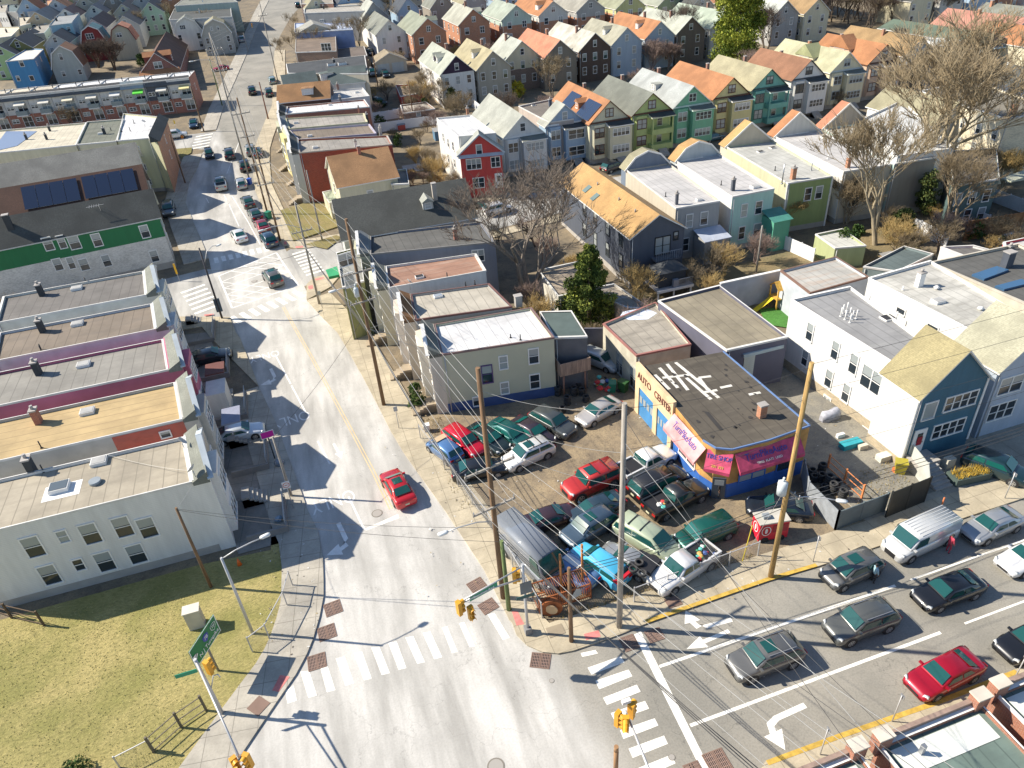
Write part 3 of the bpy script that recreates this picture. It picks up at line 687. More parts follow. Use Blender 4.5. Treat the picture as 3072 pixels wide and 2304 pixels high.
S_WHITE = mat('siding', (.70, .69, .66), .6); S_WH2 = mat('siding', (.70, .695, .67), .65); S_CREAM = mat('siding', (.62, .58, .42), .65); S_OLIVE = mat('plain', (.40, .40, .29), .75, var=.06)
S_BLUE = mat('siding', (.33, .45, .58), .6); S_YG = mat('siding', (.42, .50, .20), .65); S_MINT = mat('siding', (.17, .42, .27), .65); S_YEL = mat('siding', (.62, .55, .27), .65); S_TEAL = mat('siding', (.16, .40, .34), .65)
S_PEACH = mat('siding', (.58, .42, .31), .65); S_GREY = mat('siding', (.36, .36, .35), .65); S_LG = mat('siding', (.55, .55, .52), .65); S_BEIGE = mat('siding', (.52, .47, .37), .65); S_GREEN = mat('siding', (.27, .34, .14), .65)
S_NAVY = mat('siding', (.085, .10, .13), .6); S_MINTW = mat('siding', (.42, .62, .55), .6); S_TAUPE = mat('siding', (.30, .27, .23), .65); S_RED = mat('siding', (.50, .05, .045), .6); S_DBLUE = mat('siding', (.035, .13, .20), .6)
S_PGREEN = mat('siding', (.40, .55, .40), .6); S_DB = mat('siding', (.12, .085, .07), .7); S_BGREY = mat('siding', (.20, .22, .27), .6)
CONC = mat('plain', (.36, .34, .31), .9); STONE = mat('brick', (.36, .30, .20), .9, worn=0)
TARP = mat('plain', (.26, .28, .30), .6, var=.15, scale=2)
# ------------------------------------------------------------------ row houses left of the main street: flat roofs behind small street gables
def rowhouse(label, x0, xf, y0, y1, wall, roof, ped, top=7.0, skew=0, side=1, apex=1.75, group='white rowhouses with street gables on the left of the main street', shg=SH_GR, step=True, name='rowhouse', wallm=None):
 """side 1: the street is on the +X side, -1: on the -X side. xf = x of the roof's street edge"""
 s = side; m = s*skew
 P = [(x0, y0), (xf, y0), (xf+m, y1), (x0+m, y1)]
 if s < 0: P = [(xf, y0), (x0, y0), (x0+m, y1), (xf+m, y1)]
 b = flat(name, label, None, top, wall, roof, group, world=P, base=CONC)
 e = -skew/(y1-y0)*0
 d = 1.15*s; fx = xf+d; z = b.zt
 ya, yb = y0-.25, y1+.25
 X = lambda x, y: (x+m*(y-y0)/(y1-y0), y)
 mb = MB(); f0, f1 = X(fx, ya), X(fx, yb); r0, r1 = X(xf, ya), X(xf, yb)
 pr = [f0, f1, r1, r0] if s < 0 else [r0, f0, f1, r1]
 mb.prism([X(xf, y0), X(fx, y0), X(fx, y1), X(xf, y1)] if s > 0 else [X(fx, y0), X(xf, y0), X(xf, y1), X(fx, y1)], b.zb-.4, z+.15, 0)
 b.part('front_wall', mb, wall)
 mb = MB(); zi, zo = z+.08, z+.75
 q = [(*r0, zi), (*f0, zo), (*f1, zo), (*r1, zi)]
 mb.face(q if s > 0 else q[::-1]); mb.face([(*r0, zi), (*r0, zi-.3), (*f0, zi-.3), (*f0, zo)][::1 if s > 0 else -1])
 mb.face([(*r1, zi), (*f1, zo), (*f1, zi-.3), (*r1, zi-.3)][::1 if s > 0 else -1]); b.part('mansard_strip', mb, shg)
 ym = (ya+yb)/2; mb = MB(); t = .22*s
 a, c, k = X(fx, ya-.1), X(fx, yb+.1), X(fx, ym)
 tri = [(*a, z+.1), (*c, z+.1), (k[0], k[1], z+apex)]; tri2 = [(p[0]+t, p[1], p[2]) for p in tri]
 mb.face(tri[::-1] if s > 0 else tri); mb.face(tri2 if s > 0 else tri2[::-1])
 b.part('street_gable', mb, ped)
 mb = MB()
 for p, q_ in ((0, 2), (1, 2)): mb.beam(Vector(tri[p])+Vector((t/2, 0, .05)), Vector(tri[q_])+Vector((t/2, 0, .05)), abs(t)+.2, .14)
 b.part('gable_trim', mb, mat('plain', (.42, .47, .50), .6))
 # street side windows: a shallow two storey bay
 bx0, bx1 = (fx+.02, fx+.7*s); yb0, yb1 = y0+.8, y0+(y1-y0)*.62
 lo, hi = sorted((bx0, bx1)); mm = X(0, (yb0+yb1)/2)[0]
 b.part('bay', MB().box(lo+mm, hi+mm, yb0, yb1, b.zb+.9, z-.3), wall)
 a0 = -math.pi/2 if s < 0 else math.pi/2
 for zz in (2.3, 5.3):
  window(b.o, (fx+.7*s+mm+.003*s, (yb0+yb1)/2, b.zb+zz), a0, 2.2, 1.5, 'triple')
  window(b.o, (fx+mm+.003*s, (yb1+y1)/2, b.zb+zz), a0, .8, 1.5)
 b.fx = fx; b.m = m
 # chimney, hatch and vent as on every roof of the row
 return b
BLK = mat('plain', (.045, .05, .055), .8)
LROW = []
for lab, x0, xf, y0, y1, wall, roof, ped, cm in (
 ('long white rowhouse with pale tan roof beside the grass plot', -27.5, -11.6, 44.9, 50.9, S_WH2, TAN_R, mat('siding', (.62, .64, .66), .6), BLK),
 ('rowhouse with mustard yellow roof and painted red side wall', -29.5, -12.7, 53.5, 59.7, mat('plain', (.46, .45, .41), .8, var=.08), ORANGE_R, mat('siding', (.36, .06, .05), .6), BRICKR),
 ('rowhouse with grey ribbed roof and purple to pink side wall', -29.5, -14.3, 62.2, 68.5, mat('plain', (.42, .13, .20), .8, var=.35, scale=.12), GREY_R, mat('siding', (.62, .50, .48), .6), BLK),
 ('rowhouse with dark brown roof and pale blue grey side wall', -30.6, -16.0, 70.9, 77.2, mat('plain', (.52, .55, .58), .7), BROWN_R, mat('siding', (.52, .56, .60), .6), BLK),
 ('corner rowhouse with charcoal roof beside the left side street', -32.3, -17.6, 79.6, 86.6, mat('plain', (.60, .60, .54), .7), mat('membrane', (.15, .14, .13), .9, (.10, .10, .09)), mat('siding', (.56, .58, .60), .6), BLK)):
 b = rowhouse(lab, x0, xf, y0, y1, wall, roof, ped, skew=-.85); LROW.append(b)
L1, L2, L3, L4, L5 = LROW
for b, c, h_, v, m_ in ((L1, P01(215, 1400), P01(645, 1340), P01(285, 1400), BLK), (L2, P01(255, 1080), P01(570, 1015), P01(270, 1245), BRICKR), (L3, P01(255, 765), P01(545, 710), P01(270, 610), BLK), (L4, P01(280, 490), P01(505, 445), P01(270, 620), BLK), (L5, P01(275, 255), P01(500, 215), P01(560, 175), BLK)):
 q = G(c, b.rz); chimney(b, q, b.rz, .55, 1.0, 1.5, m_); hatch(b, h_, b.rz, 1.1, .9)
 vent(b, v, b.rz, .05, .7)
hatch(L1, P01(390, 1510), L1.rz, 1.3, 1.1, mat('glass', (.1, .12, .13)), .35)
q = G(P01(620, 1470), L1.rz); MB().tube([(q.x, q.y, L1.rz-.02), (q.x, q.y, L1.rz+.25)], .42, 16).build('round_skylight', mat('plain', (.25, .28, .30), .4), L1.o)
q = G(P01(400, 1520), L1.rz); MB().box(q.x-1.2, q.x+1.3, q.y-.9, q.y+.8, L1.rz+.006, L1.rz+.012).build('roof_patch', WHITE, L1.o)
dish(L1, P01(1200, 1260), L1.rz+.05, .2); dish(L1, P01(1270, 1440), L1.rz+.3, 2.6)
for p, w_, h_, st in ((P02(215, 225), 1.05, 1.75, 'sash'), (P02(408, 158), .6, 1.0, 'sash'), (P02(585, 140), 1.05, 1.75, 'sash'), (P02(795, 95), 1.05, 1.75, 'sash'), (P02(955, 100), 1.05, 1.75, 'sash'),
      (P02(322, 405), 1.05, 1.75, 'sash'), (P02(512, 340), .6, 1.0, 'sash'), (P02(680, 320), 1.05, 1.75, 'sash'), (P02(885, 270), 1.05, 1.75, 'sash')):
 L1.wpx(0, p, w_, h_, st, blind=1 if w_ > 1 else None)
# painted brick panel on the yellow-roofed house
a, c = L2.edge(0); mb = MB(); y = a.y-.03; x1 = c.x; x0_ = x1-5.4
mb.face([(x0_, y, 4.4), (x1, y, 4.4), (x1, y, 6.8), (x0_, y, 6.8)]); mb.build('painted_panel', mat('brick', (.42, .07, .04), .8, (.5, .3, .25)), L2.o)
L2.win(0, (c-a).length-1.6, 6.0, .7, .5, 'plain', out=.05)
# ------------------------------------------------------------------ left side beyond the side street
GRN = mat('siding', (.01, .16, .055), .6)
hz = 7.0
b = gable('green_topped_house', 'long house with green siding over worn white brick and charcoal roof', None, 10.0, 6.0, 24, 7.2, GRN, SH_DK, ang=math.radians(97), at=(-18.3, 106.5), split=4.4, low=mat('brick', (.56, .54, .50), .8, (.42, .40, .36)), trim=mat('plain', (.5, .5, .48)), base=CONC)
HG = b
for p, w_ in ((P00(312, 1580), .95), (P00(400, 1568), .75), (P00(482, 1572), 1.15), (P00(628, 1555), .95), (P00(938, 1500), .95)): b.wpx(3, p, w_, 1.6, blind=1)
for p, w_ in ((P01(375, 55), .9), (P01(460, 45), .7), (P01(545, 55), 1.0), (P01(690, 30), .9), (P01(1000, 0), .9)): b.wpx(3, p, w_, 1.5, blind=1)
b.win(0, 3.2, 7.6, 1.0, 1.5, 'sash'); b.row(0, (2.4, 5.2), 2, 1.3, 1.5, 'double')
gchim(b, 17, -1.2, 1.6, BLK, .7)
a = roof_pt(b, -1.3, 6.5)
mb = MB()
for k in range(5): mb.beam(a+b.y*k*.28-b.x*.6+Vector((0, 0, .75)), a+b.y*k*.28+b.x*.6+Vector((0, 0, .75)), .03, .03)
mb.beam(a-b.y*.6+Vector((0, 0, .75)), a+b.y*1.5+Vector((0, 0, .75)), .03, .03); mb.beam(a-Vector((0, 0, .1)), a+Vector((0, 0, .75)), .03, .03); mb.build('aerial', mat('metal', (.6, .6, .6), .4), b.o)
b = gable('solar_house', 'house with maroon roof carrying two banks of blue solar panels', P00(905, 1072), 9.8, 8.0, 26, 6.6, mat('siding', (.16, .14, .12), .7), SH_MAR, ang=math.radians(95), trim=mat('plain', (.15, .14, .13)), base=CONC)
HS = b; PV = mat('glass', (.02, .032, .065), r=.2)
def solar(b, p0, p1, n, rows, slope=True, uA=None):
 pass
def panels(b, u0, u1, v0, v1, nu, nv):
 o = None
 base = MB(); x0, x1 = sorted((u0, u1)); y0_, y1_ = sorted((v0, v1))
 for i in range(nv):
  for j in range(nu):
   ua, ub = x0+(x1-x0)*j/nu+.03, x0+(x1-x0)*(j+1)/nu-.03; va, vb = y0_+(y1_-y0_)*i/nv+.03, y0_+(y1_-y0_)*(i+1)/nv-.03
   q = [roof_pt(b, ua, va), roof_pt(b, ub, va), roof_pt(b, ub, vb), roof_pt(b, ua, vb)]
   n = (q[1]-q[0]).cross(q[2]-q[0]).normalized(); n = n if n.z > 0 else -n
   up = [p+n*.16 for p in q]; lo = [p+n*.11 for p in q]; mb = MB()
   if (up[1]-up[0]).cross(up[2]-up[0]).z < 0: up, lo = up[::-1], lo[::-1]
   mb.face(up, 0)
   for k in range(4): mb.face([lo[k], lo[(k+1) % 4], up[(k+1) % 4], up[k]], 1)
   mb.build('solar_panel', [PV, GALV], b.o)
panels(b, -.4, -3.4, 1.0, 8.0, 1, 4); panels(b, -.4, -3.4, 8.6, 15.8, 1, 4)
b = gable('grey_roofed_house', 'house with long weathered grey roof behind the solar panels', P00(865, 928), 9.8, 9.5, 27, 6.6, S_WHITE, mat('shingle', (.22, .22, .20), .9, (.14, .14, .13)), ang=math.radians(95), base=CONC)
b.row(0, (2.2, 5), 2); chimney(b, G(P00(205, 1110), 7.6), 7.2, .5, .5, 1.3, mat('plain', (.5, .48, .44)))
# brick and cream corner block
FB = flat('corner_apartment_block', 'cream and brick corner block with white roof and slate band', [P00(960, 895), P00(1020, 905), P00(1082, 762), P00(1020, 715), P00(800, 735), P00(760, 910)][0:1]+[P00(1015, 905), P00(1075, 762), P00(800, 735), P00(758, 912)], 9.0, mat('siding', (.62, .60, .38), .7), WHITE_R, base=CONC)
FB.row(4, (7.4, 4.4, 1.9), 1, 1.2, .9, 'double', m0=2.6)
FB.row(1, (7.2, 4.5), 1, .7, 1.3);
q0, q1 = FB.edge(1); d = (q1-q0).normalized(); n = Vector((d.y, -d.x, 0))
mb = MB(); z = FB.zt; mb.face([(q0.x+n.x*.05, q0.y+n.y*.05, FB.zb-.3), (q1.x+n.x*.05, q1.y+n.y*.05, FB.zb-.3), (q1.x+n.x*.05, q1.y+n.y*.05, z-.2), (q0.x+n.x*.05, q0.y+n.y*.05, z-.2)]); mb.build('brick_facing', BRICKO, FB.o)
mb = MB(); p0, p1 = q0+n*.45-d*.2, q1+n*.45+d*.2; r0, r1 = q0-n*1.0-d*.2, q1-n*1.0+d*.2
mb.face([(p0.x, p0.y, z-.3), (p1.x, p1.y, z-.3), (r1.x, r1.y, z+.9), (r0.x, r0.y, z+.9)]); mb.face([(r0.x, r0.y, z+.9), (r0.x, r0.y, z-.3), (p0.x, p0.y, z-.3)]); mb.face([(r0.x, r0.y, z+.9), (r1.x, r1.y, z+.9), (r1.x, r1.y, z-.1), (r0.x, r0.y, z-.1)]); mb.build('slate_band', SH_DK, FB.o)
for p in (P00(790, 855), P00(870, 800), P00(845, 850)): vent(FB, p, FB.rz, .06, .7)
dish(FB, P00(940, 820), FB.rz, 1.0)
b = flat('apartment_block', 'block with dark green grey roof joined to the white roof', [P00(495, 938), P00(752, 915), P00(800, 772), P00(565, 790)], 8.9, S_CREAM, mat('membrane', (.13, .14, .11), .9, (.20, .19, .16)), base=CONC); chimney(b, P00(680, 870), b.rz, .5, .7, 1.2, BLK); vent(b, P00(720, 845), b.rz); hatch(b, P00(655, 870), b.rz)
b = flat('apartment_block', 'block with sandy roof and blue tarpaulin like panel field', [P00(-120, 1000), P00(492, 940), P00(560, 795), P00(-60, 850)], 8.8, S_CREAM, mat('membrane', (.50, .46, .36), .85, (.34, .30, .22)), base=CONC)
q = [G(p, b.rz+.05) for p in (P00(-60, 985), P00(110, 945), P00(240, 850), P00(40, 850))]
MB().face([tuple(p) for p in q]).build('coated_area', mat('glass', (.16, .20, .30), r=.35), b.o)
for p in (P00(175, 905), P00(305, 905), P00(325, 850)): chimney(b, p, b.rz, .4, .5, 1.0, BLK)
# the long two storey brick and white terrace
TP = [P00(-200, 665), P00(1230, 515), P00(1242, 430), P00(860, 470)]
A_, B_ = GT(P00(0, 640), 6.8), GT(P00(1225, 515), 6.8)
d = (B_-A_); d.z = 0; LL = d.length; d.normalize(); n = Vector((-d.y, d.x, 0)); U = 8; ul = LL/U
for k in range(-1, U):
 p0 = A_+d*ul*k; p1 = A_+d*ul*(k+1); dep = 8.5
 lab = {-1: 'terrace house cut by the left edge of the picture', 0: 'terrace house first from the left edge, with pale awning roofs', 7: 'end terrace house with brick gable end and pale yellow awning', 6: 'terrace house next to the end one, with slate blue upper wall', 5: 'terrace house with the bright green awning', 4: 'white terrace house left of the green awning', 3: 'terrace house with glazed balcony, fourth from the left edge', 2: 'terrace house with cream awning over a glazed balcony', 1: 'plain white terrace house, second from the left edge'}[k]
 up = {6: S_NAVY, 5: S_LG}.get(k, S_WHITE)
 b = flat('terrace_house', lab, None, 6.9, up, WHITE_R if k > 1 else mat('membrane', (.50, .45, .36), .85), 'brick and white terrace houses', world=[(p0.x, p0.y), (p1.x, p1.y), (p1.x+n.x*dep, p1.y+n.y*dep), (p0.x+n.x*dep, p0.y+n.y*dep)], lip=.12)
 o1, o2 = p0-n*.06, p1-n*.06; zb = b.zb
 MB().face([(o1.x, o1.y, zb-.5), (o2.x, o2.y, zb-.5), (o2.x, o2.y, zb+3.2), (o1.x, o1.y, zb+3.2)]).build('brick_facing', BRICKR, b.o)
 o1, o2 = p0-n*.5, p1-n*.5; i1, i2 = p0+n*.8, p1+n*.8; z = b.zt
 mb = MB(); mb.face([(o1.x, o1.y, z-1.0), (o2.x, o2.y, z-1.0), (i2.x, i2.y, z+.45), (i1.x, i1.y, z+.45)]); mb.face([(o1.x, o1.y, z-1.02), (i1.x, i1.y, z-1.02), (i2.x, i2.y, z-1.02), (o2.x, o2.y, z-1.02)])
 mb.face([(i1.x, i1.y, z+.45), (i2.x, i2.y, z+.45), (i2.x, i2.y, z), (i1.x, i1.y, z)]); b.part('mansard_strip', mb, mat('shingle', (.13, .13, .13), .9) if k != 5 else mat('shingle', (.30, .36, .38), .9))
 row_windows(b, 0, (4.6, 1.9), (1.2,), 1.3, .7, style='double', out=.06)
 # balcony box, balustrade and awning
 c0 = p0+d*2.4-n*.08; c1 = p1-d*.3-n*.08
 q = [c0-n*1.3, c1-n*1.3, c1, c0]; bal = MB().prism(q, zb+3.0, zb+3.2, bottom=True).build('balcony', WHITE, b.o)
 mb = MB();
 for (s_, e_) in ((q[3], q[0]), (q[0], q[1]), (q[1], q[2])):
  mb.face([(s_.x, s_.y, zb+3.2), (e_.x, e_.y, zb+3.2), (e_.x, e_.y, zb+4.1), (s_.x, s_.y, zb+4.1)])
 mb.build('balustrade', mat('glass', (.20, .26, .28), r=.2), bal)
 row_windows(b, 0, (4.5,), ((c0-p0).length+1.3,), 1.9, 1.8, style='double', out=.06); row_windows(b, 0, (1.6,), ((c0-p0).length+1.3,), 1.8, 2.0, style='double', out=.06)
 aw = {5: mat('plain', (.10, .62, .05), .6), 7: mat('plain', (.70, .62, .30), .7), 2: mat('plain', (.66, .60, .45), .7), 4: mat('plain', (.62, .62, .60), .7)}.get(k, mat('plain', (.60, .58, .52), .7))
 mb = MB(); mb.face([(q[0].x, q[0].y, zb+5.3), (q[1].x, q[1].y, zb+5.3), (q[2].x, q[2].y, zb+5.8), (q[3].x, q[3].y, zb+5.8)]); mb.face([(q[0].x, q[0].y, zb+5.1), (q[1].x, q[1].y, zb+5.1), (q[1].x, q[1].y, zb+5.3), (q[0].x, q[0].y, zb+5.3)]); mb.build('awning', aw, b.o)
 for j in range(2):
  c = p0+d*(1.5+3*j)+n*(3+2*j); MB().tube([(c.x, c.y, b.rz), (c.x, c.y, b.rz+.9)], .1, 6).build('vent_pipe', DARK, b.o)
 if k == 7:
  e1, e2 = p1+d*.06, p1+n*dep+d*.06; MB().face([(e1.x, e1.y, zb-.5), (e2.x, e2.y, zb-.5), (e2.x, e2.y, z+.05), (e1.x, e1.y, z+.05)]).build('gable_end', BRICKR, b.o)
  b.row(1, (4.6,), 1, .7, 1.2)
# ------------------------------------------------------------------ houses at the top left
def g(nm, lab, apex, rear, w, he, wall, roof, hr=9.0, L=11, **k):
 b = gable(nm, lab, apex, hr, w, L, he, wall, roof, rear=rear, **k); return b
def std_front(b, n1=2, n2=2, top=True, w=.85, style='sash', fr=WHITE):
 L = b.w
 if top: b.win(0, L/2, (b.he+b.hr)/2-.25, .8, 1.25, style, frame=fr)
 for z, n in ((b.he-1.6, n1), (b.he-4.4, n2)):
  if n and z > .8:
   for i in range(n): b.win(0, L*(i+.5)/n, z, w, 1.5, frame=fr)
FARG = 'far small houses at the top left'
for lab, ap, re, w_, he, wall, roof, hr in (
 ('small house with olive gable and navy roof left of the grey gable', K9(250, 640), K9(450, 485), 6.4, 6.3, mat('siding', (.20, .19, .07), .7), SH_NAVY, 8.8),
 ('grey gabled house with navy roof behind the gambrel house', K9(875, 565), K9(1015, 445), 6.4, 6.3, S_LG, SH_NAVY, 8.8),
 ('house with tan open gable and steel blue roof', K9(580, 200), K9(785, 75), 7.0, 6.3, mat('siding', (.55, .42, .28), .7), mat('shingle', (.10, .14, .17), .9), 9.0),
 ('white gabled house with black purple roof, centre of the far group', K9(1520, 320), K9(1640, 190), 6.2, 6.3, S_WHITE, mat('shingle', (.035, .03, .045), .9), 8.8),
 ('light grey gabled house with navy roof at the right of the far group', K9(2040, 265), K9(2215, 110), 7.4, 6.2, S_LG, SH_NAVY, 9.0),
 ('pale gabled house with deep blue roof behind the black purple one', K9(1530, 90), K9(1720, -20), 6.6, 6.3, mat('siding', (.55, .60, .56), .7), mat('shingle', (.06, .09, .13), .9), 8.8),
 ('cream gabled house with a round window and navy roof', K9(2015, 70), K9(2190, -40), 6.6, 6.3, S_CREAM, SH_NAVY, 8.8),
 ('white house with dark purple roof right of the tan gable', K9(1060, 150), K9(1235, 35), 6.8, 6.3, S_WHITE, mat('shingle', (.05, .035, .055), .9), 8.8),
 ('lime green house with navy roof cut by the left edge', K9(-30, 760), K9(60, 640), 6.8, 5.8, mat('siding', (.45, .56, .25), .7), SH_NAVY, 8.4)):
 b = g('gabled_house', lab, ap, re, w_, he, wall, roof, hr, group=FARG); std_front(b);
def gambrel(nm, lab, pts, h1, h2, h3, depth, wall, roof, group=None, body=None, nwin=2, trim=WHITE, ang=0.0, he=None, depth_w=None, cols=None):
 """pts: front eave left, eave right in the picture at height h1; knees at h2, ridge h3"""
 a = GT(pts[0], h1); z1 = a.z; c = G(pts[1], z1); zg = z1-h1
 x = Vector((math.cos(ang), math.sin(ang), 0)); w_ = (c-a).length; y = Vector((-x.y, x.x, 0)); a0 = Vector((a.x, a.y, 0))
 P = [a0, a0+x*w_, a0+x*w_+y*depth, a0+y*depth]; b = Bld(nm, lab, P, zg+h3, group)
 b.zb = min(b.zb, zg)
 prof = [(0, h1), (w_*.16, h2), (w_*.5, h3), (w_*.84, h2), (w_, h1)]
 mb = MB().prism(P, b.zb-.5, zg+h1, 0, top=False)
 for k, o in ((0, Vector()), (1, y*depth)):
  f = [tuple(a0+x*u+o+Vector((0, 0, zg+v-.02))) for u, v in prof]; mb.face(f[::-1] if k == 0 else f)
 b.part('wall', mb, wall); mb = MB(); mb2 = MB()
 for (u0, v0), (u1, v1) in zip(prof, prof[1:]):
  ex = -.2 if u0 == 0 else 0; e2 = .2 if u1 == w_ else 0
  s0, s1 = a0+x*(u0+ex)-y*.3, a0+x*(u1+e2)-y*.3; t0, t1 = s0+y*(depth+.6), s1+y*(depth+.6)
  z0_, z1_ = zg+v0+.1-(.2 if ex else 0), zg+v1+.1-(.2 if e2 else 0)
  mb.face([(s0.x, s0.y, z0_), (s1.x, s1.y, z1_), (t1.x, t1.y, z1_), (t0.x, t0.y, z0_)])
  mb2.beam((s0.x, s0.y, z0_-.02), (s1.x, s1.y, z1_-.02), .08, .22)
 b.part('roof', mb, roof); b.part('bargeboard', mb2, trim)
 b.x, b.y, b.A, b.w, b.hr, b.he, b.zg, b.rz = x, y, a0+x*w_/2, w_, h3, h1, zg, zg+h3; b.sl = (h3-h2)/(w_*.34); b.wl = wall; b.rw = roof
 return b
b = gambrel('gambrel_house', 'weathered grey gambrel house with brown roof beside the bright blue house', (K9(870, 1150), K9(1370, 1085)), 3.6, 7.2, 8.8, 9, mat('siding', (.42, .45, .42), .7), SH_BR); b.win(0, b.w*.42, 6.3, .75, 1.5); b.win(0, b.w*.3, 2.2, .75, 1.2); b.win(0, b.w*.85, 2.2, .75, 1.2)
b = gambrel('gambrel_house', 'dark red gambrel house with a teal upper roof', (K9(1355, 720), K9(1760, 665)), 5.0, 8.0, 9.2, 9, mat('siding', (.25, .035, .03), .7), mat('shingle', (.05, .16, .20), .9)); b.win(0, b.w*.42, 6.6, 1.9, 1.3, 'triple'); b.row(0, (3.2,), 2)
b = gambrel('gambrel_house', 'cream gambrel house with maroon edges behind the bare tree', (K9(1850, 700), K9(2250, 650)), 5.0, 8.0, 9.2, 9, mat('siding', (.50, .47, .36), .7), SH_SAL, trim=mat('plain', (.2, .05, .04))); b.win(0, b.w*.4, 6.6, 1.3, 1.0, 'double')
b = gambrel('gambrel_house', 'white gambrel house with porch roof left of the far crossing', (P00(1130, 215), P00(1290, 205)), 5.2, 7.6, 9.0, 9, S_WHITE, SH_GR); b.win(0, b.w*.35, 6.5, 1.4, 1.0, 'triple'); b.row(0, (3.8, 1.6), 2)
b = gambrel('gambrel_house', 'grey gambrel house with front shrub by the far street', (P00(1308, 232), P00(1492, 205)), 5.4, 7.8, 9.2, 9, mat('siding', (.44, .43, .38), .7), SH_TAN); b.win(0, b.w*.38, 6.9, .5, .8); b.win(0, b.w*.6, 6.9, .5, .8); b.row(0, (3.9, 1.6), 2, .8, 1.4)
# bright blue house
b = flat('blue_house', 'bright blue flat fronted house with white trim', [K9(85, 1020), K9(560, 975), K9(720, 815), K9(460, 800)], 7.2, mat('siding', (.06, .25, .48), .6), mat('membrane', (.58, .57, .53), .8)); b.wpx(0, K9(358, 1052), .9, 1.4, 'plain'); b.wpx(0, K9(302, 1300), .7, 1.1, 'plain'); b.wpx(0, K9(528, 1295), .95, 1.1, 'plain'); b.row(1, (6.0,), 3, .5, 1.0)
b = flat('tall_blue_house', 'tall pale blue block with grey roof among the navy roofs', [K9(810, 425), K9(1180, 382), K9(1312, 215), K9(960, 250)], 9.0, mat('siding', (.36, .52, .58), .65), mat('membrane', (.26, .27, .27), .85)); chimney(b, K9(945, 350), b.rz, .6, .6, 1.0, BLK); b.wpx(0, K9(1140, 480), .8, 1.0)
for lab, pts, h_, wl, rf in (
 ('flat cream roofed building at the left edge behind the olive gable', [K9(-120, 640), K9(190, 600), K9(350, 440), K9(-60, 455)], 7.5, S_CREAM, mat('membrane', (.62, .56, .44), .8)),
 ('brown flat roofed building between the navy roofs', [K9(480, 570), K9(730, 545), K9(860, 400), K9(470, 420)], 7.0, S_BEIGE, mat('membrane', (.30, .28, .24), .85)),
 ('sand coloured flat building in front of the tan gable', [K9(310, 440), K9(500, 390), K9(520, 260), K9(300, 270)], 7.0, S_CREAM, mat('membrane', (.48, .43, .33), .85)),
 ('distant building with teal grey roof near the top left corner', [K9(130, 200), K9(400, 195), K9(420, 60), K9(130, 80)], 6.0, S_GREY, mat('shingle', (.12, .17, .18), .9)),
 ('distant tan roofed building at the top left corner', [K9(-60, 200), K9(90, 200), K9(130, 70), K9(-60, 90)], 6.0, S_WHITE, mat('membrane', (.36, .33, .27), .9)),
 ('distant building with light grey roof beside the steel blue roof', [K9(450, 200), K9(620, 170), K9(760, 60), K9(460, 50)], 6.4, S_WHITE, mat('membrane', (.42, .42, .40), .9)),
 ('distant building with a salmon roof at the top edge', [K9(780, 120), K9(1040, 110), K9(1130, -10), K9(760, 0)], 6.4, mat('plain', (.45, .30, .4), .8), mat('shingle', (.50, .28, .15), .9))):
 b = flat('flat_roofed_building', lab, pts, h_, wl, rf, FARG); chimney(b, (pts[2][0]*.5+pts[0][0]*.5, pts[2][1]*.5+pts[0][1]*.5), b.rz, .5, .5, .9, BLK); b.row(0, (h_-2,), 3, .7, 1.0)
b = g('mint_house', 'pale mint green gabled house at the top left', P00(962, 15), P00(1045, -40), 7.2, 6.6, S_PGREEN, SH_NAVY, 9.6); std_front(b, 3, 3)
# orange and maroon cross gabled house
b = g('victorian_house', 'maroon house with copper orange cross gables and skirt roof', P00(1000, 345), P00(1085, 205), 9.0, 4.6, mat('brick', (.20, .06, .045)), SH_MAR, 8.6, base=CONC)
b.row(0, (2.6,), 3, .9, 1.4); b.win(0, b.w*.5, 5.9, 1.8, 1.4, 'double')
for sd in (-1, 1): dormer(b, 4.5, sd, 2.6, 1.6, 2.6, mat('siding', (.25, .07, .05)), SH_OR)
mb = MB(); a0 = b.A-b.y*1.6; zz = b.zg+3.9
mb.face([tuple(a0-b.x*5+Vector((0, 0, zz))), tuple(a0+b.x*5+Vector((0, 0, zz))), tuple(b.A+b.x*4.6+Vector((0, 0, zz+1.1))), tuple(b.A-b.x*4.6+Vector((0, 0, zz+1.1)))]); b.part('porch_roof', mb, SH_OR)
for lab, pts, h_, wl, rf in (
 ('long building with charcoal roof and dormer behind the white gambrel', [P00(1095, 128), P00(1500, 108), P00(1495, 42), P00(1130, 55)], 7.6, S_LG, SH_DK),
 ('long building with brown and silver roof at the top', [P00(1130, 38), P00(1540, 12), P00(1500, -12), P00(1180, 0)], 8.0, mat('siding', (.40, .46, .40), .7), SH_GR)):
 b = flat('street_building', lab, pts, h_, wl, rf, lip=.05); b.row(1, (2, 4.8), 2); chimney(b, ((pts[0][0]+pts[2][0])/2, (pts[0][1]+pts[2][1])/2), b.rz, .5, .5, 1, WHITE)
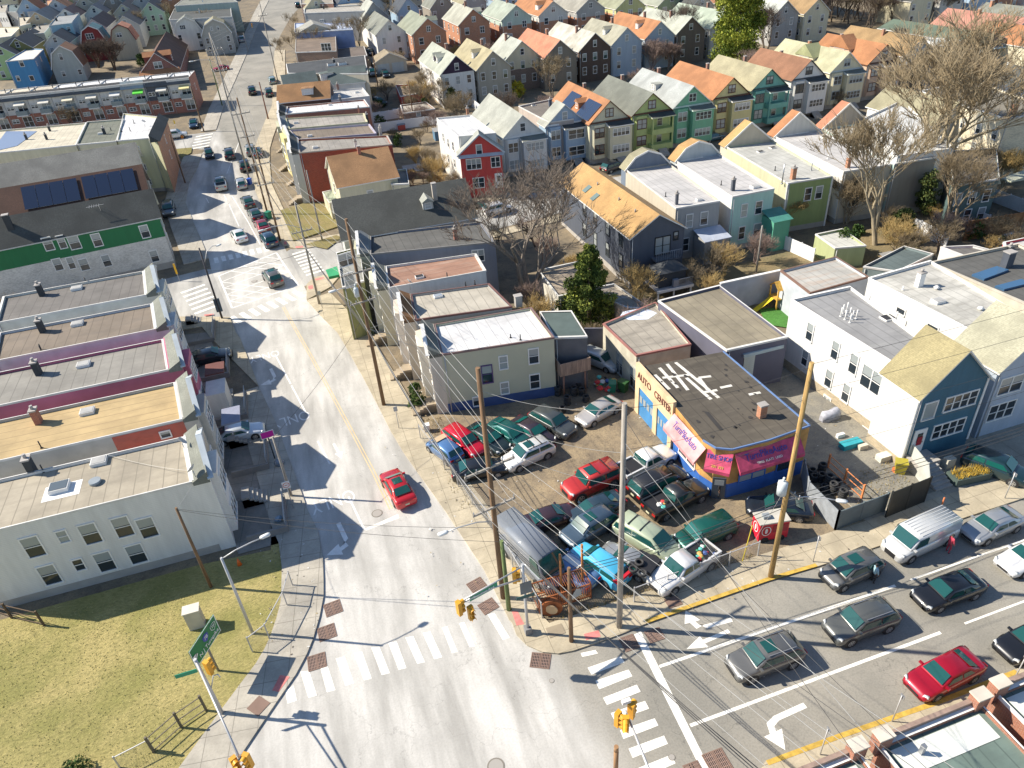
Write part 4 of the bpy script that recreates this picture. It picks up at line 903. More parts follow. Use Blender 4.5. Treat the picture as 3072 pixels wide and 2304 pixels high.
# fenced front yards, porches and steps in the shade of the left row
for b, lab in zip(LROW, ('long white rowhouse', 'yellow roofed rowhouse', 'purple walled rowhouse', 'brown roofed rowhouse', 'corner rowhouse')):
 y0, y1 = b.poly[0].y, b.poly[3].y; x = b.fx+.8
 for k in range(5): MB().box(x-.1, x+.5+.32*k, y1-1.9, y1-.4, 0, 1.1-.2*k-.004*k).build('front_steps', CONC, b.o)
 t = thing('yard_wall', (x+3, y0, 0), 'low front yard wall with railing of the %s' % lab, 'wall', 'low yard walls of the left row')
 MB().box(x+.1, x+3.2, y0-.1, y0+.1, 0, .7).box(x+3.0, x+3.2, y0+.1, y1-2.1, 0, .7).build('wall', mat('plain', (.22, .21, .20), .9), t)
 mb = MB()
 for k in range(12): mb.box(x+3.08, x+3.12, y0+.2+k*.33, y0+.24+k*.33, .7, 1.3)
 mb.box(x+3.07, x+3.13, y0+.1, y1-2.1, 1.3, 1.35); mb.build('railing', mat('plain', (.35, .37, .38), .5), t)
MB().box(L3.fx+.8, L3.fx+2.6, 66.2, 68.4, 3.3, 3.45).build('porch_roof', mat('plain', (.14, .05, .04), .7), L3.o); MB().box(L3.fx+.8, L3.fx+2.6, 63.0, 65.8, 0, 3.0).build('porch', S_WHITE, L3.o)
MB().box(L2.fx+.8, L2.fx+2.4, 57, 59.6, 3.2, 3.35).build('porch_roof', mat('plain', (.25, .27, .36), .7), L2.o)
# ------------------------------------------------------------------ middle rows right of the main street
def street_gable(b, i, apex=1.75, dep=1.1, strip=SH_GR, ped=None, wall=None, fr=WHITE, bays=True, bayw=None, porch=True, gtrim=True):
 """front wall, sloped strip, pointed gable and bay added to edge i of a flat roofed house"""
 a, c = b.edge(i); d = (c-a).normalized(); n = Vector((d.y, -d.x, 0)); L = (c-a).length; z = b.zt
 fa, fc = a+n*dep, c+n*dep
 b.part('front_wall', MB().prism([fa, fc, c, a], b.zb-.4, z+.12, 0), wall or WHITE)
 mb = MB(); V = lambda p, h: (p.x, p.y, h)
 mb.face([V(fa, z+.75), V(fc, z+.75), V(c, z+.1), V(a, z+.1)]); mb.face([V(a, z+.1), V(a, z-.2), V(fa, z-.2), V(fa, z+.75)][::-1]); mb.face([V(c, z+.1), V(c, z-.2), V(fc, z-.2), V(fc, z+.75)])
 b.part('mansard_strip', mb, strip)
 m = (fa+fc)/2; o = n*.2; mb = MB()
 if apex:
  t = [V(fa-d*.1, z+.1), V(fc+d*.1, z+.1), V(m, z+apex)]; t2 = [V(fa-d*.1+o, z+.1), V(fc+d*.1+o, z+.1), V(m+o, z+apex)]
  mb.face(t[::-1]); mb.face(t2); b.part('street_gable', mb, ped or WHITE)
  mb = MB()
  for p in (0, 1): mb.beam(Vector(t[p])+o/2+Vector((0, 0, .05)), Vector(t[2])+o/2+Vector((0, 0, .05)), .36, .13)
  b.part('gable_trim', mb, fr)
 if bays:
  q = [fa+d*.5+n*.75, fa+d*(L*.6)+n*.75, fa+d*(L*.6+.4), fa+d*.2]; b.part('bay', MB().prism(q, b.zb+.8, z-.1, 0, bottom=True), wall or WHITE)
  rz = math.atan2(d.y, d.x)
  for zz in (2.4, 5.3):
   p = fa+d*(L*.33)+n*.755; p.z = b.zb+zz; window(b.o, p, rz, 1.9, 1.5, 'triple'); p = fa+d*(L*.85)+n*.005; p.z = b.zb+zz; window(b.o, p, rz, .8, 1.5)
 if porch:
  q = [fa+d*L*.72+n*.9, fa+d*L*.94+n*.9, fa+d*L*.94, fa+d*L*.72]; st = MB()
  for k in range(5):
   st.prism([p+n*(.35*k) if j < 2 else p for j, p in enumerate(q)], b.zb-.3, b.zb+1.1-.2*k, 0)
  st.build('front_steps', mat('plain', (.34, .28, .20), .9), b.o)
MG = 'rowhouses with street gables right of the main street'
M1 = flat('rowhouse', 'cream green sided rowhouse with white roof, facing the salvage lot', [P11(1200, 640), P21(272, 528), P21(125, 335), P11(1150, 445)], 6.5, mat('plain', (.47, .46, .34), .7, var=.05, scale=.3), WHITE_R, MG, cap=mat('plain', (.20, .13, .12), .7), base=mat('plain', (.05, .09, .22), .8), bh=1.1)
street_gable(M1, 3, ped=mat('siding', (.60, .55, .50), .7), wall=mat('siding', (.62, .56, .46), .7))
for p in (P21(140, 648), P21(148, 812)): M1.wpx(0, p, .85, 1.5)
M1.wpx(0, P11(1498, 765), .9, 1.8, blind=1, frame=mat('plain', (.09, .05, .16), .6)); M1.wpx(0, P11(1603, 690), .7, 1.3); M1.wpx(0, P11(1612, 855), .7, 1.2); M1.wpx(0, P11(1440, 940), .9, .9, 'plain')
vent(M1, P21(55, 545), M1.rz, .05, .6); vent(M1, P11(1650, 530), M1.rz, .05, .4)
M2 = flat('rowhouse', 'rowhouse with grey patched roof and rusty brown street slope', [P11(1030, 415), P11(1659, 328), P11(1510, 180), P11(1000, 250)], 6.8, S_GREY, mat('membrane', (.40, .37, .31), .9, (.28, .26, .22)), MG, cap=mat('plain', (.16, .08, .07), .7))
street_gable(M2, 3, strip=mat('shingle', (.30, .15, .06), .9), ped=mat('siding', (.60, .50, .48), .7), wall=mat('siding', (.56, .50, .42), .7))
hatch(M2, P11(1180, 265), M2.rz, .9, .7, mat('glass', (.3, .33, .36)), .2)
for p in (P11(1360, 200), P11(1420, 190)): vent(M2, p, M2.rz)
M3 = flat('rowhouse', 'rowhouse with red brown patched roof and white side wall', [P11(855, 208), P11(1490, 95), P11(1425, -15), P11(835, 68)], 6.9, S_WH2, mat('membrane', (.30, .17, .12), .9, (.42, .34, .28), seam='Y'), MG)
street_gable(M3, 3, strip=SH_GR, ped=S_LG, wall=S_CREAM); hatch(M3, P11(1060, 140), M3.rz, .9, .7, DARK, .2); vent(M3, P11(1240, 140), M3.rz); dish(M3, P11(1000, 215), M3.rz, .3)
M4 = flat('rowhouse', 'rowhouse with charcoal ribbed roof and brick chimney below the big dark gable', [P10(735, 1648), P10(1550, 1568), P10(1460, 1440), P10(735, 1520)], 7.0, S_BGREY, mat('membrane', (.10, .10, .095), .9, (.15, .14, .13), seam='X'), MG, cap=mat('plain', (.25, .24, .23), .7))
street_gable(M4, 3, strip=mat('shingle', (.28, .30, .30), .9), ped=S_LG, wall=S_OLIVE); chimney(M4, P10(1295, 1550), M4.rz, .5, .6, 1.5, BRICKR); M4.wpx(0, P10(1440, 1655), 1.3, 1.3, 'double')
chimney(M4, P21(40, 290), 6.8, .8, .8, .6, CONC, pot=False)
b = flat('corner_house', 'olive green corner house with green awning at the box junction', [P11(560, 205), P11(700, 160), P11(670, -60), P11(520, -20)], 6.6, mat('siding', (.28, .29, .12), .7), mat('membrane', (.30, .30, .27), .9)); b.wpx(0, P11(605, 155), 1.0, 1.5); b.wpx(0, P11(590, 20), 1.8, 1.3, 'double'); b.win(3, 2, 4.6, 1.2, 1.4)
q = [G(p, 3.2) for p in (P11(470, 135), P11(540, 120), P11(525, 65), P11(450, 90))]; mb = MB(); mb.face([tuple(p) for p in q]); mb.face([tuple(q[0]), tuple(q[0]-Vector((0, 0, .35))), tuple(q[1]-Vector((0, 0, .35))), tuple(q[1])]); mb.build('awning', mat('plain', (.03, .28, .12), .6), b.o)
# big dark roofed house on the near side of the side street
M5 = gable('dark_roofed_house', 'wide house with one big charcoal roof slope, tall chimney and little white dormer', P10(507, 1297), 10.2, 10.0, 17, 6.9, S_LG, SH_DK, rear=P10(1340, 1162), ang='fit', base=CONC)
gchim(M5, 12.2, 2.0, 1.9, mat('plain', (.42, .38, .33), .9), .55)
dormer(M5, 11.0, 1, 1.3, .9, 2.6, S_LG, SH_LG)
b = gable('cream_house', 'cream house with brown shingle roof and chimney beside the red brick wall', P10(470, 1018), 9.4, 10.6, 11, 6.4, S_CREAM, mat('shingle', (.34, .19, .09), .9), rear=P10(842, 955), ang='fit', base=CONC)
gchim(b, 4.5, .4, 1.0, BRICKR, .45); b.row(1, (2.0, 4.6), 1, .8, 1.3, m0=9); b.win(0, 5, 4.8, .8, 1.4)
M6 = b
b = flat('cream_annex', 'cream flat annex at the right end of the brown shingled house', [P10(875, 1195), P10(992, 1190), P10(975, 1095), P10(870, 1105)], 5.8, S_CREAM, MID_R)
b = gable('hip_porch', 'small grey green pyramid roof in front of the cream house', P10(835, 1178), 5.0, 4.0, 4.0, 3.2, S_CREAM, SH_LG); b = flat('shed', 'low green roofed lean-to beside the cream house', [P10(475, 1315), P10(600, 1285), P10(520, 1225), P10(430, 1245)], 2.8, S_CREAM, mat('membrane', (.33, .37, .28), .8), lip=.02)
M7 = flat('brick_rowhouse', 'brick rowhouse with tall blank red brick side wall', [P10(278, 990), P10(882, 935), P10(852, 880), P10(268, 905)], 8.2, mat('brick', (.30, .06, .035), .85, (.28, .14, .1)), mat('membrane', (.28, .26, .23), .9), MG, cap=mat('plain', (.42, .38, .33), .8))
street_gable(M7, 3, strip=SH_DK, ped=S_LG, wall=S_LG); chimney(M7, P10(650, 960), M7.rz, .5, .5, 1.2, WHITE); chimney(M7, P10(810, 880), M7.rz, .5, .6, 1.4, mat('plain', (.4, .38, .34))); hatch(M7, P10(385, 960), M7.rz, .8, .7)
M8 = flat('rowhouse', 'rowhouse with grey brown roof and lilac edge above the brick one', [P10(272, 905), P10(780, 865), P10(735, 805), P10(215, 845)], 7.4, mat('plain', (.50, .46, .55), .7), BROWN_R, MG, cap=mat('plain', (.45, .42, .50), .7)); street_gable(M8, 3, strip=SH_DK, ped=S_CREAM, wall=S_YEL); chimney(M8, P10(810, 860), M8.rz, .4, .4, 1.1, CONC); hatch(M8, P10(350, 885), M8.rz, .8, .6)
M9 = flat('rowhouse', 'rowhouse with grey roof and pale yellow edge', [P10(212, 835), P10(722, 790), P10(700, 735), P10(190, 768)], 7.3, S_CREAM, mat('membrane', (.30, .28, .25), .9), MG, cap=mat('plain', (.60, .56, .36), .7)); street_gable(M9, 3, strip=mat('shingle', (.25, .27, .28), .9), ped=S_LG, wall=S_OLIVE); chimney(M9, P10(722, 780), M9.rz, .45, .6, 1.2, BLK); hatch(M9, P10(260, 800), M9.rz, .8, .6)
M10 = flat('rowhouse', 'rowhouse with bright white roof and brick side wall', [P10(190, 740), P10(735, 692), P10(702, 645), P10(200, 692)], 7.0, BRICKR, WHITE_R, MG, cap=CAPW); street_gable(M10, 3, strip=SH_DK, ped=S_LG, wall=S_LG); chimney(M10, P10(550, 665), M10.rz, .5, .7, 1.3, mat('plain', (.10, .10, .11))); chimney(M10, P10(670, 735), M10.rz, .3, .3, 1.2, BRICKR); hatch(M10, P10(480, 683), M10.rz, .7, .5, BRICKR)
b = gable('brown_roofed_house', 'house with warm brown roof and white dormer by the main street', P10(147, 555), 9.2, 8.0, 12, 6.8, mat('siding', (.12, .07, .055), .8), mat('shingle', (.30, .16, .07), .9), rear=P10(470, 525), ang='fit'); dormer(b, 5.8, 1, 2.2, 1.2, 2.4, S_WHITE, mat('shingle', (.30, .16, .07), .9), True)
b = flat('white_annex', 'flat pale annex with brick chimney right of the warm brown roof', [P10(487, 650), P10(735, 622), P10(692, 570), P10(490, 588)], 6.6, S_WH2, LG_R); chimney(b, P10(535, 590), b.rz, .5, .5, 1.6, BRICKB); hatch(b, P10(655, 602), b.rz, .8, .5)
b = gable('green_roofed_house', 'house with dark green slate coloured roof and skylight by the main street', P10(168, 490), 8.6, 7.0, 12, 6.4, S_WHITE, mat('shingle', (.09, .12, .12), .9), rear=P10(372, 462), ang='fit'); dormer(b, 9, 1, 2.8, 1.2, 2.0, S_WHITE, mat('shingle', (.12, .15, .14), .9), True)
b = gable('green_roofed_house', 'wide house with teal grey roof facing the garages', P10(475, 445), 8.8, 9, 12, 6.4, S_WHITE, mat('shingle', (.09, .12, .12), .9), rear=P10(700, 425), ang='fit')
b = flat('dark_roofed_building', 'long building with near black roof and chimney by the bare trees', [P10(205, 475), P10(725, 478), P10(705, 360), P10(195, 415)], 7.6, S_BEIGE, mat('shingle', (.06, .065, .07), .9), lip=.04); chimney(b, P10(510, 420), b.rz, .6, .6, 1.3, BLK);
for p in (P10(490, 425), P10(560, 420)): hatch(b, p, b.rz, 1.8, 1.2, DARK, .5)
b = flat('brown_brick_house', 'brown brick house with white dormer window behind the bare trees', [P10(255, 340), P10(520, 330), P10(515, 210), P10(260, 220)], 7.0, mat('brick', (.20, .12, .08)), mat('shingle', (.20, .15, .11), .9), lip=.04); b.wpx(0, P10(455, 305), 2.4, 1.6, 'triple')
b = flat('brown_wing', 'low brown wing right of the brown brick house', [P10(290, 400), P10(720, 360), P10(700, 300), P10(520, 320)], 4.2, mat('brick', (.20, .12, .08)), mat('shingle', (.16, .13, .11), .9), lip=.04); b.row(0, (2.8,), 4, 1.2, 1.0, 'double')
b = gable('tarp_roofed_house', 'grey hip roofed house with blue and white tarpaulin on its edge', P10(375, 155), 8.6, 10, 9, 6.6, S_BEIGE, mat('shingle', (.32, .31, .27), .9), ang=0)
q = [G(p, 7.0+terr(190)) for p in (P10(250, 200), P10(620, 188), P10(610, 150), P10(255, 150))]
b2 = flat('tarp_roofed_building', 'flat roof edged with crumpled blue tarpaulin', [P10(250, 212), P10(628, 192), P10(600, 150), P10(250, 150)], 7.0, mat('plain', (.22, .28, .45), .6), mat('plain', (.45, .50, .60), .6, var=.3, scale=1.5))
for lab, pts, h_, wl, rf in (
 ('grey wide building with long windows near the top of the street', [P10(310, 85), P10(700, 70), P10(690, 20), P10(320, 30)], 7.4, S_GREY, mat('membrane', (.36, .34, .30), .9)),
 ('distant brown flat roofed building at the street top', [P10(290, 25), P10(500, 20), P10(490, -20), P10(290, -10)], 7.4, BRICKB, mat('membrane', (.30, .27, .22), .9)),
 ('distant house with pale roof right of the street top', [P10(520, 40), P10(700, 30), P10(690, -30), P10(520, -20)], 7.0, S_BEIGE, mat('membrane', (.36, .33, .27), .9))):
 b = flat('flat_roofed_building', lab, pts, h_, wl, rf); b.row(0, (h_-1.7,), 5, 1.2, .9, 'double'); chimney(b, (pts[0][0]+60, pts[0][1]-12), b.rz, .5, .5, 1, BLK)
b = gable('white_side_house', 'tall white house seen from its long side beside the bare trees', P10(860, 130), 9.6, 8, 12, 6.4, S_WHITE, SH_GR, rear=P10(760, 20)); std_front(b, 2, 2)
b = gable('garage', 'two car garage with pyramid roof and white doors', P10(862, 345), 4.6, 8.2, 6.5, 2.7, S_BEIGE, mat('shingle', (.30, .25, .17), .9));
for u in (2.2, 5.9): p = b.poly[0]+b.x*u; inst('garage_door', MB().box(-1.5, 1.5, -.06, 0, 0, 2.3).mesh('garage_door', mat('siding', (.46, .50, .50), .6, sc=.8)), b.o, Vector((p.x, p.y, b.zg))-b.o.location, (0, 0, 0))
b = flat('red_shed', 'red walled roofless shed with snow white edge', [P10(935, 625), P10(1075, 600), P10(1040, 545), P10(905, 552)], 2.6, mat('plain', (.45, .06, .05), .8), mat('membrane', (.22, .17, .12), .9))
b = flat('brown_garage', 'brown block garage with small white window', [P10(952, 735), P10(1160, 705), P10(1100, 660), P10(935, 682)], 2.8, mat('brick', (.26, .15, .10)), mat('membrane', (.36, .33, .28), .9)); b.wpx(0, P10(1053, 738), .8, .8, 'plain')
# red house with white flat roof
b = flat('red_house', 'red house with white side wall, flat white roof and red street gable', [P10(1312, 885), P10(1555, 862), P10(1390, 745), P10(1170, 765)], 9.0, S_WHITE, WHITE_R, base=CONC)
RH = b; z = b.zt
a, c = b.edge(0); d = (c-a).normalized(); n = Vector((d.y, -d.x, 0)); L = (c-a).length
b.part('front_wall', MB().prism([a+n*2.4-d*.1, c+n*2.4+d*.5, c+d*.5, a-d*.1], b.zb-.4, z-2.3, 0), S_RED)
V = lambda p, h: (p.x, p.y, h)
f0, f1 = a+n*2.5-d*.4, c+n*2.5+d*.8; fm = (f0+f1)/2; mb = MB(); mb.face([V(f0, z-2.3), V(f1, z-2.3), V(fm, z+.6)]); b.part('street_gable', mb, S_RED)
mb = MB(); i0, i1, im = f0-n*2.9, f1-n*2.9, fm-n*2.9; e = n*.3
mb.face([V(f0+e-d*.2, z-2.35), V(fm+e, z+.72), V(im, z+.72), V(i0-d*.2, z-2.35)][::-1]); mb.face([V(fm+e, z+.72), V(f1+e+d*.2, z-2.35), V(i1+d*.2, z-2.35), V(im, z+.72)][::-1]); b.part('gable_roof', mb, SH_LG)
mb = MB().beam(V(f0+e-d*.2, z-2.3), V(fm+e, z+.74), .16, .2); mb.beam(V(f1+e+d*.2, z-2.3), V(fm+e, z+.74), .16, .2); mb.face([V(f0+n*.5, z-2.6), V(f1+n*.5, z-2.6), V(f1, z-2.2), V(f0, z-2.2)]); b.part('gable_trim', mb, mat('plain', (.45, .48, .50)))
rz = math.atan2(d.y, d.x)
for u, zz, w_, st in ((L/2, 7.0+.4, .8, 'sash'), (1.9, 5.3, 2.2, 'triple'), (5.3, 5.3, 1.3, 'double'), (2.4, 2.3, 1.7, 'double')):
 p = a+d*u+n*(2.405 if zz < 7 else 2.505); p.z = b.zb+zz; window(b.o, p, rz, w_, 1.5, st)
p = a+d*5.6+n*2.41; p.z = b.zb+1.2; door(b.o, p, rz, 1.0, 2.2)
for u, zz in ((4, 6.6), (7, 6.4), (4.2, 3.8), (8, 3.6), (10, 6.6)): b.win(3, max(1, (b.edge(3)[1]-b.edge(3)[0]).length-u), zz, .8, 1.3)
chimney(b, P10(1372, 735), b.rz, .5, .5, 1.0, BRICKO)
# ------------------------------------------------------------------ the coloured row along the second street
ROWG = 'gabled houses in a row along the second street'
def jc_front(b, fr, rc, mir=False, glazed=True, dark=None, gw='double', solid=True):
 W = b.w; U = (lambda u: W-u) if mir else (lambda u: u)
 base_z = b.zb-b.zg; z1, z2 = b.he-1.55, b.he-4.35
 # porch box on one side
 u0, u1 = sorted((U(W*.44), U(W-.05))); d = b.x; o = b.poly[0]; n = -b.y
 q = [o+d*u0+n*1.35, o+d*u1+n*1.35, o+d*u1, o+d*u0]; zt = b.zg+b.he-.55
 if solid: pb = b.part('porch', MB().prism(q, b.zg+.7, zt, 0, bottom=True), b.wl)
 else:
  mb = MB().prism(q, b.zg+.7, b.zg+1.7, 0); mb.prism(q, zt-3.0, zt-2.1, 0, bottom=True)
  for k in (q[0]+d*.15-n*.15, q[1]-d*.15-n*.15): mb.prism([(k.x-.12, k.y-.12), (k.x+.12, k.y-.12), (k.x+.12, k.y+.12), (k.x-.12, k.y+.12)], b.zg+.7, zt, 0)
  pb = b.part('porch', mb, b.wl)
 q2 = [o+d*(u0-.25)+n*1.7, o+d*(u1+.2)+n*1.7, o+d*(u1+.2)-n*.05, o+d*(u0-.25)-n*.05]
 mb = MB(); V = lambda p, h: (p.x, p.y, h)
 mb.face([V(q2[0], zt), V(q2[1], zt), V(q2[2], zt+.45), V(q2[3], zt+.45)]); mb.face([V(q2[0], zt-.15), V(q2[1], zt-.15), V(q2[1], zt), V(q2[0], zt)], 1); mb.face([V(q2[3], zt-.15), V(q2[0], zt-.15), V(q2[0], zt), V(q2[3], zt+.45)], 1); mb.face([V(q2[1], zt-.15), V(q2[2], zt-.15), V(q2[2], zt+.45), V(q2[1], zt)], 1); mb.face([V(q2[3], zt-.15), V(q2[2], zt-.15), V(q2[1], zt-.15), V(q2[0], zt-.15)], 1)
 mb.build('porch_roof', [rc, fr], pb)
 # bay on the other side
 v0, v1 = sorted((U(.3), U(W*.40))); q = [o+d*(v0+.35)+n*.55, o+d*(v1-.35)+n*.55, o+d*(v1), o+d*v0]
 b.part('bay', MB().prism(q, b.zg+.9, b.zg+b.he-.25, 0, bottom=True), b.wl)
 dz = b.zg-b.zb
 for z in (z1, z2):
  b.win(0, (v0+v1)/2, z+dz, (v1-v0)*.62, 1.45, 'double', out=.56, frame=dark or fr)
  if solid:
   b.win(0, (u0+u1)/2, z+dz-.1, (u1-u0)*.72, 1.15 if glazed else 1.4, 'quad' if glazed else 'double', out=1.36, frame=fr)
  else: b.win(0, (u0+u1)/2, z+dz, .9, 1.6, out=.01, frame=fr)
 b.win(0, W/2, (b.he+b.hr)/2-.25+dz, 1.3 if gw == 'double' else .8, 1.2, gw, frame=dark or fr)
 c = b.part('frieze', MB().prism([o-b.x*.05+n*.12, o+d*(W+.05)+n*.12, o+d*(W+.05), o-b.x*.05], b.zg+b.he-.12, b.zg+b.he+.14, 0, bottom=True), dark or fr)
 for s_ in range(4): pass
 st = MB(); su = (u0+u1)/2
 for k in range(5): st.prism([o+d*(su-.8)+n*1.35, o+d*(su-.8)+n*(1.65+.3*k), o+d*(su+.8)+n*(1.65+.3*k), o+d*(su+.8)+n*1.35][::1], b.zb-.4, b.zg+.9-.18*k, 0)
 st.build('front_steps', CONC, b.o)
TRB = mat('plain', (.12, .05, .03), .7); TRD = mat('plain', (.06, .10, .09), .7)
rows = (
 ('white house with pale green roof right of the red house', P20(65, 748), P10(1535, 607), S_WHITE, SH_LG, 9.6, 6.4, 7.2, 'sash', True, WHITE, None),
 ('cream house with orange roof and two blocks of black solar panels', P20(632, 655), P20(412, 525), S_CREAM, SH_OR, 10.0, 6.8, 7.3, 'double', True, WHITE, TRB),
 ('lime green house with dark grey roof and open balcony', P20(910, 605), P20(657, 487), S_YG, mat('shingle', (.16, .17, .145), .9), 10.0, 6.9, 7.4, 'double', False, mat('plain', (.55, .58, .40), .6), TRB),
 ('mint green house with light grey roof and small dormer', P20(1175, 560), P20(908, 437), S_MINT, mat('shingle', (.36, .38, .37), .9), 10.0, 6.9, 7.4, 'double', True, mat('plain', (.50, .62, .55), .6), None),
 ('pale yellow house with orange roof, fifth of the coloured row', P20(1432, 505), P20(1148, 392), S_YEL, SH_OR, 10.0, 6.9, 7.4, 'double', True, WHITE, TRB),
 ('teal house with tan roof left of the white one', P30(20, 450), P20(1392, 352), S_TEAL, mat('shingle', (.34, .31, .20), .9), 10.0, 6.9, 7.4, 'double', False, mat('plain', (.45, .60, .55), .6), TRD),
 ('white house with chocolate brown roof and black framed gable window', P30(277, 390), P30(12, 307), S_WHITE, mat('shingle', (.26, .13, .075), .9), 10.0, 6.9, 7.2, 'double', True, WHITE, mat('plain', (.05, .06, .07), .6)),
 ('cream house with pale green roof and glazed front room', P30(525, 340), P30(240, 240), S_CREAM, mat('shingle', (.42, .41, .27), .9), 10.0, 6.9, 7.2, 'double', True, mat('plain', (.45, .50, .50), .6), None),
 ('peach house with orange roof and brown trim', P30(768, 290), P30(470, 210), S_PEACH, SH_OR, 10.0, 6.9, 7.4, 'double', True, WHITE, TRB),
 ('grey house with brown roof, chimney and skewed white window', P30(1000, 245), P30(590, 162), S_GREY, mat('shingle', (.32, .21, .10), .9), 9.4, 6.4, 7.4, 'sash', True, WHITE, None))
CR_ = []
for lab, ap, re, wl, rf, hr, he, w_, gw, sol, fr, dk in rows:
 b = gable('row_house', lab, ap, hr, w_, 14, he, wl, rf, rear=re, group=ROWG, base=CONC, trim=dk or WHITE); CR_.append(b)
 jc_front(b, fr, SH_DK if dk else SH_GR, glazed=True, gw=gw, solid=sol, dark=dk)
 b.row(3, (2.4, 5.2), 4, .8, 1.4, m0=2)
panels(CR_[1], -.9, -3.6, .8, 6.2, 1, 2); panels(CR_[1], -1.0, -3.3, 9.2, 13.6, 1, 2); dormer(CR_[1], 7.4, -1, 1.5, 1.1, 2.2, mat('siding', (.45, .2, .1)), SH_OR)
dormer(CR_[3], 9.5, -1, 1.7, 1.2, 2.0, S_LG, SH_LG, True)
for k, v, u in ((1, 12.5, .8), (2, 13, .6), (3, 13.5, .5), (4, 9, .3), (5, 9, .4), (6, 11, 1.5), (7, 11, -.6), (8, 12, -.8), (9, 10, -.8)): gchim(CR_[k], v, u, 1.1, BRICKO if k > 6 else BRICKB, .5)
dormer(CR_[7], 9, -1, 5.5, 1.0, 2.4, wall if 0 else S_CREAM, mat('shingle', (.36, .38, .20), .9)); dormer(CR_[8], 9.5, -1, 6, 1.0, 2.4, S_PEACH, SH_OR)
# blue house with a flat roof behind its gable
b = flat('row_house', 'baby blue house with flat brown roof behind a grey green gable', [P20(238, 792), P20(400, 770), P20(268, 640), P20(42, 688)], 7.2, mat('siding', (.46, .40, .36), .7), mat('membrane', (.17, .15, .13), .9), ROWG, base=CONC)
q = gable('x', 'x', P20(340, 680), 9.6, 7.0, 3.4, 6.6, S_BLUE, SH_LG); jc_front(q, WHITE, SH_DK, glazed=False, gw='sash')
for o in list(q.o.children): o.parent = b.o; o.location = o.location+q.o.location-b.o.location
q.o.name = 'spent'; bpy.data.objects.remove(q.o); chimney(b, P20(248, 690), b.rz, .6, .6, 1.4, mat('plain', (.08, .10, .14)))
hatch(b, P20(140, 685), b.rz, .8, .6, DARK, .15)
# the right end of the row
b = flat('white_shop_house', 'white flat fronted house with blue paint along its roof edge', [P30(1108, 300), P30(1284, 274), P30(1190, 250), P30(1000, 240)], 7.0, S_WHITE, mat('membrane', (.30, .32, .30), .9)); b.row(0, (4.6,), 3, .7, 1.2, frame=mat('plain', (.4, .33, .25)))
a, c = b.edge(0); n = Vector((0, -.03, 0)); MB().face([(a.x, a.y-.04, b.zt-.6), (c.x, c.y-.04, b.zt-.5), (c.x, c.y-.04, b.zt-.1), (a.x, a.y-.04, b.zt-.1)]).build('painted_edge', mat('plain', (.12, .42, .60), .6, var=.3, scale=2), b.o)
b = gable('brown_front_house', 'brown fronted house with long dark green roof and balcony', P30(1480, 225), 8.4, 8.0, 20, 6.9, mat('siding', (.24, .19, .15), .7), mat('shingle', (.11, .15, .11), .9), rear=P30(948, 112), group=ROWG); b.row(0, (5.4, 2.4), 3, .9, 1.3); b.row(3, (5.4,), 4)
q = [b.poly[0]+b.x*3+Vector((0, -1.5, 0)), b.poly[0]+b.x*7.6+Vector((0, -1.5, 0)), b.poly[0]+b.x*7.6, b.poly[0]+b.x*3]; b.part('balcony', MB().prism(q, b.zg+3.0, b.zg+4.1, 0, bottom=True), S_GREY); b.part('balcony_roof', MB().prism(q, b.zg+5.9, b.zg+6.1, 0, bottom=True), mat('plain', (.3, .4, .45)))
b = gable('pink_roofed_house', 'blue grey house with long dusty pink roof at the right edge', P30(1685, 118), 9.8, 8.0, 20, 6.9, S_GREY, SH_PINK, rear=P30(1232, 48), group=ROWG); jc_front(b, WHITE, SH_GR); gchim(b, 12, -.6, 1.1, BRICKO, .6)
b = gable('far_green_roofed_house', 'house with green grey roof behind the pink one at the right edge', P30(1760, 55), 9.6, 8.0, 20, 6.9, S_LG, SH_GR, rear=P30(1425, 18)); gchim(b, 12, -.8, 1.1, BRICKO, .6)
for k, (p, c1, rf) in enumerate(((P30(1830, 190), S_CREAM, SH_OR),)):
 b = gable('row_house', 'house cut by the right edge beyond the pink roofed one', p, 9.8, 7.4, 15, 6.9, c1, rf, group=ROWG)
